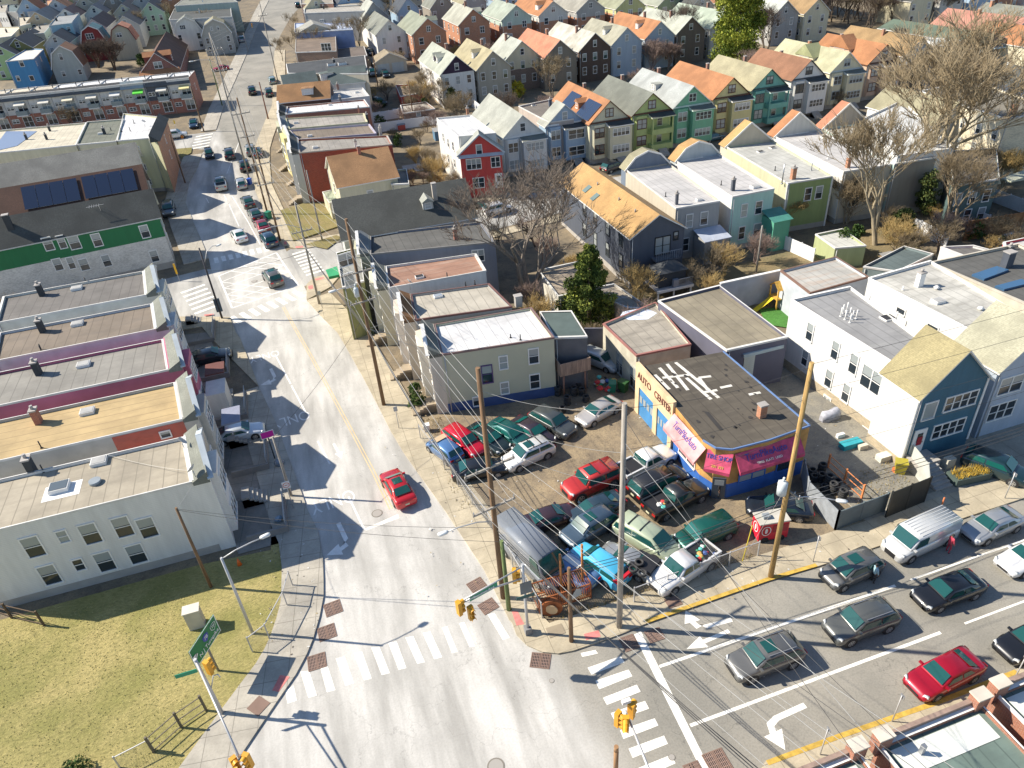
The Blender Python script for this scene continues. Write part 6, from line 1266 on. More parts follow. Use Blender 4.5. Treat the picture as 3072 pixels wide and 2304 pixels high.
# awnings
def awning(p0, p1, zt, zb, out, m, name='awning'):
 p0, p1 = Vector(p0), Vector(p1); d = (p1-p0).normalized(); n = Vector((d.y, -d.x, 0)); mb = MB()
 A, B_ = p0+Vector((0, 0, zt)), p1+Vector((0, 0, zt)); C_, D = p1+n*out+Vector((0, 0, zb)), p0+n*out+Vector((0, 0, zb))
 mb.face([A, B_, C_, D][::-1]); mb.face([tuple(D), tuple(C_), (C_.x, C_.y, zb-.3), (D.x, D.y, zb-.3)]); mb.face([tuple(A), tuple(D), (D.x, D.y, zb-.3)]); mb.face([tuple(B_), (C_.x, C_.y, zb-.3), tuple(C_)])
 mb.face([tuple(D-Vector((0,0,.02))), tuple(C_-Vector((0,0,.02))), tuple(B_-Vector((0,0,.02))), tuple(A-Vector((0,0,.02)))][::-1])
 o = SH.part(name, mb, m); mid = (A+B_+C_+D)/4
 nn = ((C_-D).cross(A-D)).normalized(); return o, mid, d, nn
fade = mat('plain', (.66, .30, .30), .7, var=.35, scale=.5)
wt = mat('plain', (.75, .72, .68), .6); nav = mat('plain', (.05, .06, .30), .6)
def on_awn(s, size, m, aw, u=0, v=0, sx=1.0):
 o, mid, d, nn = aw; up = nn.cross(d);
 if up.z < 0: up = -up
 M = Matrix((d, up, d.cross(up))).transposed(); e = M.to_euler(); p = mid+d*u+up*v+d.cross(up)*.03
 return text(s, size, m, SH.o, p-SH.o.location, e, 'lettering', sx, .012)
A1 = awning((25.12, 41.6, 0), (25.1, 36.7, 0), 4.5, 3.4, .95, fade); A2 = awning((25.2, 36.6, 0), (26.6, 35.3, 0), 4.5, 3.4, 1.0, pk); A3 = awning((26.7, 35.3, 0), (32.4, 35.4, 0), 4.5, 3.4, .95, pk)
on_awn('TurnPikeAuto', .75, nav, A1, 0, .15, .8); on_awn('TIRE SHOP', .5, nav, A2, 0, .25, .8); on_awn('201 333', .28, mat('plain', (.65, .45, .1)), A2, 0, -.45)
on_awn('TurnPikeAuto', .75, nav, A3, -.3, .2, .85); on_awn('TIRES  FLATS  USED', .26, wt, A3, -.2, -.4);
p = Vector((25.95, 35.75, 0)); rz = math.atan2(-.6, 1.0)
inst('door', MB().box(-.5, .5, -.22, -.12, 0, 2.2).mesh('door', mat('plain', (.06, .08, .10), .5)), SH.o, p-SH.o.location, (0, 0, rz)); inst('door_pane', MB().box(-.35, .35, -.24, -.22, 1.5, 2.0).mesh('door_pane', BLIND), SH.o, p-SH.o.location, (0, 0, rz))
window(SH.o, (28.5, 35.3, 2.1), 0, 2.2, 1.2, 'double', frame=bpl); window(SH.o, (31.5, 35.37, 2.0), 0, 1.4, 1.2, 'plain', frame=bpl); window(SH.o, (25.14, 39.2, 2.0), -math.pi/2, 2.4, 1.2, 'double', frame=wt)
# roof repairs: white coated seams, black patches, chimney
wp, bp = MB(), MB()
def rline(pts, wd, mbx, z=4.915):
 P = [G(p, 4.9) for p in pts]
 for a, b_ in zip(P, P[1:]):
  d = (b_-a).normalized(); n = Vector((-d.y, d.x, 0))*wd/2; mbx.face([(a.x-n.x, a.y-n.y, z), (b_.x-n.x, b_.y-n.y, z), (b_.x+n.x, b_.y+n.y, z), (a.x+n.x, a.y+n.y, z)])
for i, pts in enumerate(([P21(1060, 690), P21(1340, 920)], [P21(1005, 700), P21(1140, 870)], [P21(955, 725), P21(1075, 855)], [P21(925, 770), P21(1020, 865)], [P21(1130, 790), P21(1290, 930)], [P21(975, 790), P21(1155, 770)], [P21(1210, 790), P21(1290, 780)], [P21(1210, 790), P21(1270, 870)], [P21(1240, 885), P21(1330, 870)], [P21(1350, 855), P21(1425, 840)], [P21(1535, 900), P21(1610, 885)])):
 rline(pts, .30, wp, 4.912+.0015*i)
SH.part('roof_coating', wp, mat('plain', (.62, .60, .54), .8, var=.15, scale=3));
for i in range(30):
 x_, y_ = RN.uniform(25.9, 32.9), RN.uniform(36.2, 46.5); r_ = RN.uniform(.05, .2); q_ = [(x_+math.cos(a)*r_*RN.uniform(.4, 1.2), y_+math.sin(a)*r_*RN.uniform(.5, 1.6), 4.93) for a in [k*.9 for k in range(7)]]; bp.face(q_)
q_ = [G(p, 4.93) for p in (P21(1240, 1005), P21(1275, 1010), P21(1370, 1125), P21(1345, 1130))]; bp.face([tuple(p) for p in q_][::-1])
SH.part('tar_patches', bp, mat('plain', (.035, .032, .03), .8)); chimney(SH, P21(1615, 1040), 4.9, .7, .7, 1.3, BRICKO, pot=False)
# buildings cut by the bottom right corner
RB = mat('brick', (.30, .11, .06));
for lab, x0, x1, yf in (('brick shop with pale green coated roof at the bottom right corner', 21.1, 27.35, 13.8), ('brick shop at the far bottom right corner with white roof edge', 28.5, 36, 14.0), ('shop roof cut by the bottom edge beside the yellow kerb', 13.5, 19.9, 13.8)):
 b = flat('brick_shop', lab, None, 4.2, RB, mat('membrane', (.13, .18, .155), .7, (.09, .12, .11)), 'brick shops at the bottom right', world=[(x0, -2), (x1, -2), (x1, yf), (x0, yf)], cap=WHITE, cat='shop')
 z = b.zt
 for s_, e_ in (((x0-.25, yf-.25), (x0+.55, yf+.3)), ((x1-.55, yf-.25), (x1+.25, yf+.3))):
  MB().box(s_[0], e_[0], s_[1], e_[1], z-.6, z+.75).build('corner_pier', RB, b.o); MB().box(s_[0]-.05, e_[0]+.05, s_[1]-.05, e_[1]+.05, z+.752, z+.85).build('pier_cap', mat('plain', (.55, .50, .42)), b.o)
 MB().box(x0+.55, x1-.55, yf+.02, yf+.25, 0, z+.3).build('front_parapet', mat('plain', (.28, .20, .16), .8, var=.2, scale=2), b.o)
 MB().face([(x0+.4, yf-1.7, z-.19), (x1-.4, yf-1.7, z-.19), (x1-.4, yf-.4, z-.19), (x0+.4, yf-.4, z-.19)]).build('roof_coating', mat('plain', (.60, .62, .58), .6, var=.08), b.o)
 MB().box(x0+1.6, x0+1.8, yf-1.1, yf-.9, z-.2, z+.5).build('vent_pipe', STEEL, b.o)
# ------------------------------------------------------------------ vehicles
# L, W, H, ground clearance, hood z, belt z, tail z, cabin (belt front, roof front, roof rear, belt rear), wheel r, wheelbase
SPEC = {
 'sedan': (4.8, 1.84, 1.44, .2, .86, .96, 1.02, (1.12, .36, -.95, -1.72), .33, 2.8),
 'coupe': (4.5, 1.78, 1.34, .2, .82, .92, .98, (.95, .18, -.75, -1.65), .32, 2.6),
 'hatch': (4.0, 1.70, 1.52, .2, .90, .98, 1.0, (1.15, .45, -1.45, -1.90), .31, 2.5),
 'wagon': (4.8, 1.80, 1.55, .2, .90, 1.0, 1.02, (1.15, .40, -1.85, -2.28), .33, 2.8),
 'suv': (4.75, 1.90, 1.72, .25, 1.02, 1.12, 1.14, (1.15, .45, -1.70, -2.22), .37, 2.8),
 'bigsuv': (5.2, 2.0, 1.86, .28, 1.12, 1.22, 1.24, (1.45, .85, -2.15, -2.5), .39, 3.05),
 'boxy': (4.9, 2.02, 2.0, .38, 1.25, 1.28, 1.28, (.95, .62, -2.15, -2.32), .46, 3.1),
 'minivan': (5.1, 1.95, 1.78, .2, 1.0, 1.1, 1.12, (1.75, .85, -2.1, -2.45), .34, 3.05),
 'van': (5.6, 2.0, 2.1, .25, 1.15, 1.22, 1.25, (1.95, 1.35, -2.7, -2.78), .36, 3.5),
 'boxtruck': (6.6, 2.2, 2.9, .3, 1.2, 1.3, 1.3, (2.6, 1.9, -3.25, -3.29), .40, 3.9),
 'pickup': (5.6, 1.95, 1.80, .3, 1.1, 1.16, 1.16, (1.25, .6, -.55, -.75), .39, 3.5)}
HL = mat('glass', (.55, .58, .58), r=.15); TL = mat('glass', (.45, .01, .01), r=.25); RIM = mat('metal', (.45, .46, .47), .35); BLK_P = mat('plain', (.02, .02, .022), .5)
_CM = {}
def car_parts(kind, rails, opts):
 key = (kind, rails, opts)
 if key in _CM: return _CM[key]
 L, W, H, gc, zh, zb, zt, (c0, c1, c2, c3), wr, wb = SPEC[kind]; h = L/2; w = W/2; P = {}
 bed = kind == 'pickup'
 # lower body: rounded cross sections along the length
 def sec(x, k, zt_, zl=gc, dome=.03):
  half = [(k*w*.90, zl), (k*w*.985, zl+.12), (k*w, zl+(zt_-zl)*.45), (k*w*.985, zt_-.14), (k*w*.93, zt_-.03), (k*w*.80, zt_+.004), (k*w*.4, zt_+dome*.8)]
  return [(x, -y, z) for y, z in half]+[(x, 0, zt_+dome)]+[(x, y, z) for y, z in reversed(half)]
 e = gc+.18
 st = [(-h, .80, zt-.34, e), (-h+.03, .88, zt-.18, e-.06), (-h+.12, .95, zt-.05, gc+.04), (-h+.4, .985, zt, gc), (-wb/2, 1.0, zt, gc), (c3+.2, 1, (zt+zb)/2, gc), (0, 1.0, zb, gc), (c0-.1, 1.0, zb-.01, gc), (c0+.12, .995, zh+.03, gc),
   (wb/2, .99, zh-.02, gc), (h-.55, .975, zh-.07, gc), (h-.25, .93, zh-.15, gc+.02), (h-.08, .85, zh-.26, gc+.05), (h, .70, zh-.42, e-.02)]
 st = sorted(st, key=lambda s: s[0]); m = MB().loft([sec(x, k, z_, zl) for x, k, z_, zl in st]); P['body'] = ('paint', m)
 # cabin
 def csec(x, yb, yr, z0, z1):
  return [(x, -yb, z0), (x, -(yb+(yr-yb)*.85), z0+(z1-z0)*.85), (x, -yr*.94, z1-.01), (x, -yr*.5, z1+.025), (x, 0, z1+.035), (x, yr*.5, z1+.025), (x, yr*.94, z1-.01), (x, (yb+(yr-yb)*.85), z0+(z1-z0)*.85), (x, yb, z0)]
 yb, yr = w*.93, w*(.93 if kind in ('van', 'boxtruck') else .86 if kind == 'boxy' else .72 if kind in ('sedan', 'coupe') else .78)
 rf = H-.04; zf, zk = zb-.02, (zt if not bed else zb)-.02
 rings = [csec(c0, yb*.94, yb*.90, zf, zf+.03), csec((c0*.5+c1*.5), yb*.98, (yb+yr)/2*.97, zf, (zf+rf)/2+.04), csec(c1, yb, yr*.97, zf, rf), csec(c1*.6+c2*.4, yb, yr, zf, rf+.02), csec(c2, yb, yr*.96, zk, rf-.01), csec(c2*.5+c3*.5, yb*.98, (yb+yr)/2*.95, zk, (zk+rf)/2+.03), csec(c3, yb*.92, yb*.88, zk, zk+.03)]
 P['cabin'] = ('paint', MB().loft(rings, closed=False, caps=False))
 def tilt(x0, z0, y0, x1, z1, y1, ins, out, sgn):
  dx, dz = x1-x0, z1-z0; l = math.hypot(dx, dz); nx, nz = (dz/l, -dx/l); nx, nz = (abs(nx)*sgn, abs(nz)); q = []
  for f, y in ((ins, y0+(y1-y0)*ins), (1-ins*.8, y0+(y1-y0)*(1-ins*.8))): q.append((x0+dx*f+nx*out, z0+dz*f+nz*out, y))
  (xa, za, ya), (xb, zb_, yb_) = q; ya -= .09; yb_ -= .07; b_ = .05
  return [(xa, -ya, za), (xa, ya, za), (xb, yb_, zb_), (xb, -yb_, zb_)]
 P['windshield'] = ('cg', MB().face(tilt(c0, zf+.03, yb*.90, c1, rf, yr*.97, .08, .085, 1)))
 if kind != 'boxtruck' and kind != 'van' : P['rear_window'] = ('cg', MB().face(tilt(c3, zk+.03, yb*.88, c2, rf-.01, yr*.96, .11, .085, -1)))
 def side(s, xs):
  m = MB()
  def pt(x, t):
   z = zb+.05+(rf-.13-zb-.05)*t; f = (z-zf)/(rf-zf); y = yb+(yr-yb)*f*.98+.03
   return (x, s*y, z)
  for a in xs:
   m.face([pt(*q) for q in a][::s]);
  return m
 bl, tl, tr, br = c0-.28, c1+.02, c2-.02, c3+(.42 if kind in ('sedan', 'coupe') else .16)
 mid = (tl+tr)/2-.08
 fq = [(bl, 0), (tl-.02, 1), (mid+.05, 1), (mid+.05, 0)]; rq = [(mid-.05, 0), (mid-.05, 1), (tr, 1), (br, 0)]
 if kind in ('van', 'boxtruck'): rq = None; m_ = bl-1.15; fq = [(bl, 0), (tl, 1), (m_, 1), (m_, 0)]
 for s in (1, -1):
  P['side_window|%d' % s] = ('cg', side(s, [fq]));
  if rq: P['rear_side_window|%d' % s] = ('cg', side(s, [rq]))
  m = MB().box(bl-.02, bl+.13, min(s*w*.88, s*(w+.13)), max(s*w*.88, s*(w+.13)), zb-.03, zb+.09); P['mirror|%d' % s] = ('paint', m)
  y0, y1 = sorted((s*w*.86, s*w*.50)); hx = h-.16
  P['headlight|%d' % s] = ('hl', MB().loft([[(hx-.20, s*w*.90, zh-.13), (hx-.20, s*w*.86, zh-.07), (hx-.06, s*w*.62, zh-.13), (hx-.03, s*w*.64, zh-.19)], [(hx-.08, s*w*.935, zh-.24), (hx-.08, s*w*.905, zh-.17), (hx+.05, s*w*.62, zh-.20), (hx+.09, s*w*.62, zh-.27)]]))
  P['taillight|%d' % s] = ('tl', MB().box(-h-.015, -h+.2, min(s*w*.50, s*w*.85), max(s*w*.50, s*w*.85), zt-.30, zt-.14))
  for fx in (1, -1):
   m = MB(); yc = s*(w-.10); m.tube([(fx*wb/2, s*(w-.16), wr), (fx*wb/2, s*(w+.006), wr)], wr+.07, 18); P['wheel_arch|%d%d' % (s, fx)] = ('dark', m)
   P['tyre|%d%d' % (s, fx)] = ('tyre', MB().tube([(fx*wb/2, s*(w-.2), wr), (fx*wb/2, s*(w-.17), wr), (fx*wb/2, s*(w+.0), wr), (fx*wb/2, s*(w+.03), wr)], [wr*.9, wr, wr, wr*.9], 18))
   m = MB(); yo = s*(w+.035)
   m.tube([(fx*wb/2, s*(w-.02), wr), (fx*wb/2, yo, wr)], wr*.20, 8)
   for k in range(6):
    a = k*math.pi/3; m.beam((fx*wb/2, yo-s*.004, wr), (fx*wb/2+math.cos(a)*wr*.62, yo-s*.01, wr+math.sin(a)*wr*.62), .09, .03, up=Vector((0, 1, 0)))
   rr = [[(fx*wb/2+math.cos(a)*r, y_, wr+math.sin(a)*r) for a in [k*math.pi/9 for k in range(18)]] for r, y_ in ((wr*.58, yo), (wr*.68, yo-s*.004))]
   m.loft(rr, caps=False); P['rim|%d%d' % (s, fx)] = ('rim', m)
 P['grille'] = ('dark', MB().box(h-.06, h+.012, -w*.42, w*.42, gc+.18, zh-.34)); P['licence_plate'] = ('plate', MB().box(-h-.03, -h+.0, -.18, .18, zt-.46, zt-.33))
 if rails:
  for s in (1, -1): P['roof_rail|%d' % s] = ('rail', MB().beam((c1-.15, s*yr*.86, rf+.05), (c2+.1, s*yr*.86, rf+.05), .04, .04))
 if 'sun' in opts: P['sunroof'] = ('cg', MB().box(c1-.95, c1-.2, -yr*.55, yr*.55, rf+.045, rf+.066))
 if 'bars' in opts:
  for k in (.35, .7): P['crossbar|%d' % int(k*100)] = ('rail', MB().beam((c1+(c2-c1)*k, -yr*.85, rf+.07), (c1+(c2-c1)*k, yr*.85, rf+.07), .08, .03))
 if bed:
  x0, x1 = -h+.12, c3-.12; m = MB()
  P['load_bed'] = ('dark', MB().box(x0, x1, -w*.78, w*.78, zb-.02, zb+.035)); m = MB()
  m.box(x0-.1, x1, -w*.95, -w*.80, zb-.1, zb+.16); m.box(x0-.1, x1, w*.80, w*.95, zb-.1, zb+.16); m.box(x0-.1, x0, -w*.8, w*.8, zb-.1, zb+.16); P['bed_wall'] = ('paint', m)
  for s in (1, -1): pass
 if 'ribs' in opts:
  m = MB()
  for k in range(7): y = -yr*.8+yr*1.6*k/6; m.beam((c1-.3, y, rf+.045-abs(y)*.01), (c2+.1, y, rf+.04-abs(y)*.01), .05, .03)
  P['roof_ribs'] = ('paint', m)
 _CM[key] = {k: (r, m.mesh(k.split('|')[0], DARK)) for k, (r, m) in P.items()}
 return _CM[key]
def setm(o, m):
 o.material_slots[0].link = 'OBJECT'; o.material_slots[0].material = m
NC = [0]
def car(kind, col, p, head, label, rails=False, opts='', met=.3, group=None, z=None, glass=None, rough=.35, world=None, nm='parked_car', cat='car', scale=1.0, acc=None):
 """p: picture point of the middle of the roofline, half the car's height above the ground"""
 H = SPEC[kind][2]; c = GT(p, H*.5) if world is None else Vector(world)
 lift = (z or 0); slope = (terr(c.y+2)-terr(c.y-2))/4
 t = thing(nm, (c.x, c.y, terr(c.y)+.02+lift), label, cat, group, math.radians(head)); t.scale = (scale,)*3
 a = math.radians(head); t.rotation_euler = (Matrix.Rotation(math.atan(slope), 3, 'X') @ Matrix.Rotation(a, 3, 'Z')).to_euler()
 pm = mat('paint', col, rough, met=met); M_ = {'paint': pm, 'cg': glass or CGLASS, 'hl': HL, 'tl': TL, 'dark': BLK_P, 'tyre': RUBBER, 'rim': RIM, 'rail': BLK_P if mul(col, 1)[0] > .3 else STEEL, 'plate': mat('plain', (.6, .58, .4), .5)}
 tyres = {}
 for k, (r, me) in car_parts(kind, rails, opts).items():
  n, _, suf = k.partition('|'); par = t
  if n == 'rim': par = tyres[suf]
  o = inst('wheel' if n == 'tyre' else n, me, par); setm(o, M_[r])
  if n == 'tyre': tyres[suf] = o
 if acc:
  for n, m_, fn in acc: o = inst(n, fn().mesh(n, m_), t)
 return t
GL2 = mat('glass', (.01, .10, .085), r=.06)
blk, dgr, sil, whi, red, nvy, gry = (.012, .013, .016), (.045, .05, .055), (.38, .40, .42), (.74, .74, .73), (.42, .008, .02), (.02, .05, .09), (.13, .13, .125)
QG = 'cars queueing on the cross street'
car('suv', gry, P22(1640, 930), 180, 'taupe grey suv with sunroof just behind the white stop line', True, 'sun', group=QG)
car('suv', (.10, .105, .10), P32(605, 700), 180, 'grey suv without sunroof, second in its lane behind the taupe one', True, group=QG)
car('sedan', blk, P32(1170, 500), 180, 'black sedan in the lane by the far kerb between van and grey suv', group=QG)
car('hatch', gry, P32(540, 365), 184, 'grey streamlined hatchback with sunroof at the kerb in front of the white van', opts='sun', group=QG, scale=1.08)
car('van', (.62, .63, .62), P32(990, 150), 186, 'white panel van with ribbed roof parked at the kerb', opts='ribs', nm='panel_van', cat='van')
car('sedan', sil, P32(1455, 78), 184, 'silver sedan parked behind the white panel van', met=.5)
car('sedan', whi, P32(1700, 280), 182, 'white sedan cut by the right edge behind the black sedan', group=QG)
car('sedan', (.36, .004, .02), P32(1145, 1040), 184, 'crimson sedan in the lane nearest the brick shops', group=QG)
car('sedan', blk, P32(1720, 820), 182, 'black sedan cut by the right edge behind the grey suv', group=QG)
car('suv', (.012, .04, .05), K7(1790, 760), -62, 'dark teal suv on the driveway beside the long planter', opts='', glass=GL2)
car('sedan', (.50, .012, .018), P11(915, 1490), 99, 'red sedan driving up the main street seen from behind', opts='sun', nm='car')
car('suv', gry, K1(1400, 1010), 103, 'brown grey suv crossing the hatched box junction', True, 'sun', nm='car')
car('sedan', whi, K1(955, 455), 101, 'white sedan waiting just before the box junction', nm='car')
PG = 'cars parked along the right kerb of the main street'
car('suv', nvy, K1(1350, 505), 101, 'navy suv parked last in line at the corner of the junction', group=PG)
car('sedan', (.25, .015, .03), K1(1260, 325), 100, 'dark red sedan parked beside the green litter bin', group=PG)
car('sedan', dgr, K1(1170, 175), 100, 'grey green sedan parked ahead of the dark red one', group=PG)
car('sedan', (.05, .06, .06), K2(1075, 1560), 98, 'dark grey sedan parked second ahead of the dark red one', group=PG)
car('hatch', sil, K2(985, 1320), 94, 'silver hatchback at the kerb next to a blue bin', group=PG, met=.5)
car('pickup', (.40, .41, .40), K2(712, 1315), 93, 'silver crossover driving up the middle of the main street in shade', nm='car')
car('suv', (.02, .02, .03), K2(1030, 1075), 92, 'black suv parked under the thick cable bundle', group=PG)
car('suv', dgr, K2(828, 920), 92, 'black suv seen from behind on the main street by the side street', nm='car')
car('hatch', blk, K2(560, 925), -86, 'black car coming down the main street with lit looking headlights', nm='car')
car('suv', (.25, .26, .25), K2(1110, 870), 90, 'grey suv half hidden by the poles on the right kerb', group=PG); car('sedan', dgr, K2(1205, 905), 90, 'small dark car beside the wooden porches', group=PG)
car('suv', blk, K2(1130, 85), 90, 'black suv driving far up the main street', nm='car'); car('suv', dgr, K2(1355, 108), 90, 'dark suv parked at the right kerb far up the street', group=PG); car('wagon', (.28, .34, .33), K3(1750, 1320), 90, 'pale green grey wagon parked at the far right kerb', group=PG)
car('coupe', (.40, .01, .03), K3(895, 1125), 178, 'red coupe turning out of the far left side street', nm='car')
car('suv', blk, K3(2170, 75), 88, 'black car highest up the main street', nm='car'); car('suv', (.3, .33, .36), K3(1240, 640), 92, 'small grey blue car beyond the traffic signal on the left', nm='car')
car('sedan', nvy, K2(355, 525), -90, 'dark blue car under the balcony of the end terrace house'); car('suv', whi, K2(110, 670), 0, 'white suv in the side street by the brick block')
car('sedan', (.55, .60, .66), KB(1190, 640), 0, 'white sedan nosing out of the front yard across the left pavement')
car('sedan', (.02, .025, .03), KA(700, 1030), 0, 'car under a dark cover in the shaded front yard')
car('suv', (.05, .07, .09), K1(20, 110), -88, 'dark car in front of the green topped house', world=None)
# the salvage lot
LG = 'cars packed on the salvage lot'
car('hatch', (.10, .22, .45), K4(320, 640), 112, 'light blue hatchback with cardboard on its roof, at the lot corner', group=LG, acc=[('cardboard', mat('plain', (.50, .38, .24), .9), lambda: MB().box(.2, .8, -.6, .5, 1.55, 1.6))])
car('wagon', (.62, .01, .03), K4(580, 530), -68, 'bright red wagon facing the camera beside the light blue hatchback', group=LG, rough=.25)
car('sedan', (.02, .035, .035), K4(900, 500), -66, 'dark green sedan right of the red wagon behind the wooden pole', group=LG, glass=GL2)
car('sedan', (.015, .10, .095), K4(1200, 430), -64, 'teal sedan in the row under the cream wall', group=LG, glass=GL2)
car('sedan', (.05, .035, .045), K4(1490, 410), -66, 'maroon black sedan with green tinted windshield in the wall row', group=LG, glass=GL2)
car('suv', (.08, .09, .09), K4(1760, 280), -64, 'dark grey suv last in the wall row beside the tyre stacks', group=LG)
car('suv', (.76, .75, .71), K4(1430, 700), 193, 'white suv with sunroof and black roof bars alone in the lot', True, 'sunbars', group=LG)
car('sedan', blk, K4(790, 900), -8, 'black sedan with red tail lamps crosswise in front of the red wagon', group=LG)
car('sedan', (.50, .48, .46), P21(560, 1000), 200, 'silver beige sedan beside the green rubbish heap', opts='', group=LG, met=.4)
car('pickup', whi, P21(870, 1330), 14, 'white crew cab pickup with dark bed next to the shop wall', group=LG, nm='pickup_truck', cat='pickup')
car('boxy', (.50, .03, .025), P21(510, 1450), 190, 'boxy red off road car with roof hatch and silver roof strips', opts='sunbars', group=LG, rough=.4)
car('bigsuv', (.02, .02, .02), P21(950, 1460), 12, 'black long suv with roof rails behind the red boxy one', True, group=LG)
car('sedan', (.03, .055, .075), K5(1270, 110), 190, 'blue black sedan with numbers on its side window', group=LG)
car('pickup', (.02, .022, .022), P21(1065, 1560), 12, 'black pickup with scrap in its bed in front of the black suv', group=LG, nm='pickup_truck', cat='pickup')
car('coupe', (.05, .025, .03), K5(680, 220), 4, 'dark maroon coupe with peeling pink bumper left of the slate suv', group=LG)
car('suv', (.055, .09, .13), K5(1180, 340), 196, 'slate blue suv with sunroof and yellow price on its window', opts='sun', group=LG)
car('boxtruck', (.17, .19, .22), K5(420, 680), -72, 'grey box van with long flat roof at the left edge of the lot', group=LG, nm='box_van', cat='van', met=.1, rough=.6)
car('sedan', (.12, .22, .42), K5(900, 880), 116, 'blue sedan with white racing stripe facing away', group=LG, acc=[('stripe', WHITE, lambda: MB().box(1.25, 2.1, -.45, .15, .875, .893).box(-1.1, .3, -.4, .2, 1.46, 1.482))])
car('wagon', (.07, .42, .65), K5(1310, 830), 114, 'sky blue car with red tail panel and raised rear', group=LG, rough=.5, met=.0, acc=[('tail_panel', mat('plain', (.50, .015, .03), .5), lambda: MB().box(-2.43, -1.75, -.8, .8, 1.05, 1.24))])
SC_ = car('coupe', (.36, .37, .37), K5(1700, 790), 124, 'silver coupe with loose tyres lying on its dark rear', group=LG, met=.5, acc=[('bare_deck', BLK_P, lambda: MB().box(-2.15, -.5, -.78, .78, 1.0, 1.30))])
car('minivan', (.40, .46, .33), K5(1940, 480), -62, 'pale green minivan with roof bars facing the fence', opts='bars', group=LG, met=.2, rough=.5)
car('pickup', (.76, .75, .73), P22(1110, 350), 196, 'white pickup loaded with colourful rubbish at the lot fence', group=LG, nm='pickup_truck', cat='pickup')
car('bigsuv', (.006, .09, .065), P22(1255, 120), 187, 'dark green suv by itself behind the red drinks trailer', group=LG, scale=.92, glass=GL2)
car('sedan', (.015, .022, .035), K6(760, 660), 150, 'shiny black blue sedan behind the red drinks trailer', group=LG)
car('wagon', (.50, .54, .56), P21(572, 665), -62, 'pale car with open rear in the yard under the wooden balcony')
YG = 'cars parked behind the houses'
car('suv', whi, P10(1565, 1345), 8, 'white suv parked in the second street in front of the red house', group=YG); car('sedan', dgr, P10(1480, 1330), 100, 'dark car nose in beside the garage door of the red house', group=YG)
car('suv', blk, P20(655, 1075), 20, 'black car in the second street behind the golden roof', group=YG); car('sedan', (.05, .12, .16), P20(1300, 885), 10, 'teal car in front of the pale yellow house', group=YG)
car('sedan', blk, P10(837, 475), -90, 'black car in front of the white double garage', group=YG); car('suv', (.03, .04, .05), P10(752, 465), -90, 'dark suv left of the white double garage', group=YG); car('wagon', (.05, .07, .07), P10(790, 655), -60, 'dark green wagon in the yard behind the long row', group=YG); car('sedan', blk, P10(740, 335), -80, 'black car under the bare trees above the garages', group=YG)
car('wagon', (.30, .32, .30), P30(1600, 1545), 10, 'grey car behind the rusty brown fence at the right edge', group=YG)
# load of the pickups, tyres on the silver coupe
cols_ = [(.5, .04, .04), (.03, .25, .12), (.6, .6, .58), (.05, .1, .3), (.02, .02, .02), (.1, .45, .4), (.55, .35, .1)]
def blob(c, r, m, name, label, cat, n=7, sq=.7):
 mb = MB(); rings = []
 for i in range(1, 6):
  a = math.pi*i/6; rings.append([(c.x+r*math.sin(a)*math.cos(k*2*math.pi/n)*RN.uniform(.75, 1.2), c.y+r*math.sin(a)*math.sin(k*2*math.pi/n)*RN.uniform(.75, 1.2), c.z+r*sq-r*sq*math.cos(a)) for k in range(n)])
 mb.loft(rings, smooth=False); return solo(mb, name, m, label, cat, 'rubbish bags and sacks' if name == 'rubbish_bag' else None)
c0 = GT(P22(1245, 262), 1.35)
for i in range(16):
 a = math.radians(196); u, v = RN.uniform(-.75, .75), RN.uniform(-.55, .55); c = Vector((c0.x+math.cos(a)*u-math.sin(a)*v, c0.y+math.sin(a)*u+math.cos(a)*v, 1.0+RN.uniform(0, .08)))
 blob(c, RN.uniform(.14, .24), mat('plain', cols_[i % 7], .6), 'rubbish_bag', 'rubbish bag or scrap piled in the bed of the white pickup', 'rubbish')
c0 = GT(P21(960, 1590), 1.35)
for i in range(9):
 a = math.radians(12); u, v = RN.uniform(-.8, .6), RN.uniform(-.55, .55); c = Vector((c0.x+math.cos(a)*u-math.sin(a)*v, c0.y+math.sin(a)*u+math.cos(a)*v, 1.02))
 blob(c, RN.uniform(.14, .26), mat('plain', cols_[(i*2+4) % 7], .6), 'rubbish_bag', 'scrap piece in the bed of the black pickup', 'rubbish')
def tyre_mesh(r=.33, w_=.2):
 m = MB(); R_ = []
 for k in range(16):
  a = k*math.pi/8; ca, sa = math.cos(a), math.sin(a); R_.append([(ca*q, sa*q, z) for q, z in ((r*.58, .02), (r*.92, 0), (r, .05), (r, w_-.05), (r*.92, w_), (r*.58, w_-.02), (r*.55, w_/2))])
 R_.append(R_[0]); m.loft(R_, caps=False); return m.mesh('tyre', mat('plain', (.035, .035, .036), .8, var=.3, scale=4))
TYM = tyre_mesh()
def tyre(x, y, z, label, group, tx=0, tz=0):
 o = inst('tyre', TYM, None, (x, y, z), (tx, 0, tz)); return tag(o, label, 'tyre', group)
for q, lb in (((1770, 920), 'loose tyre on the silver coupe, nearest the fence on the left'), ((1850, 835), 'loose tyre on the silver coupe, the upper one'), ((1890, 975), 'loose tyre on the silver coupe, the lower right one')):
 c = GT(K5(*q), 1.4); tyre(c.x, c.y, 1.34, lb, 'loose tyres on the silver coupe')
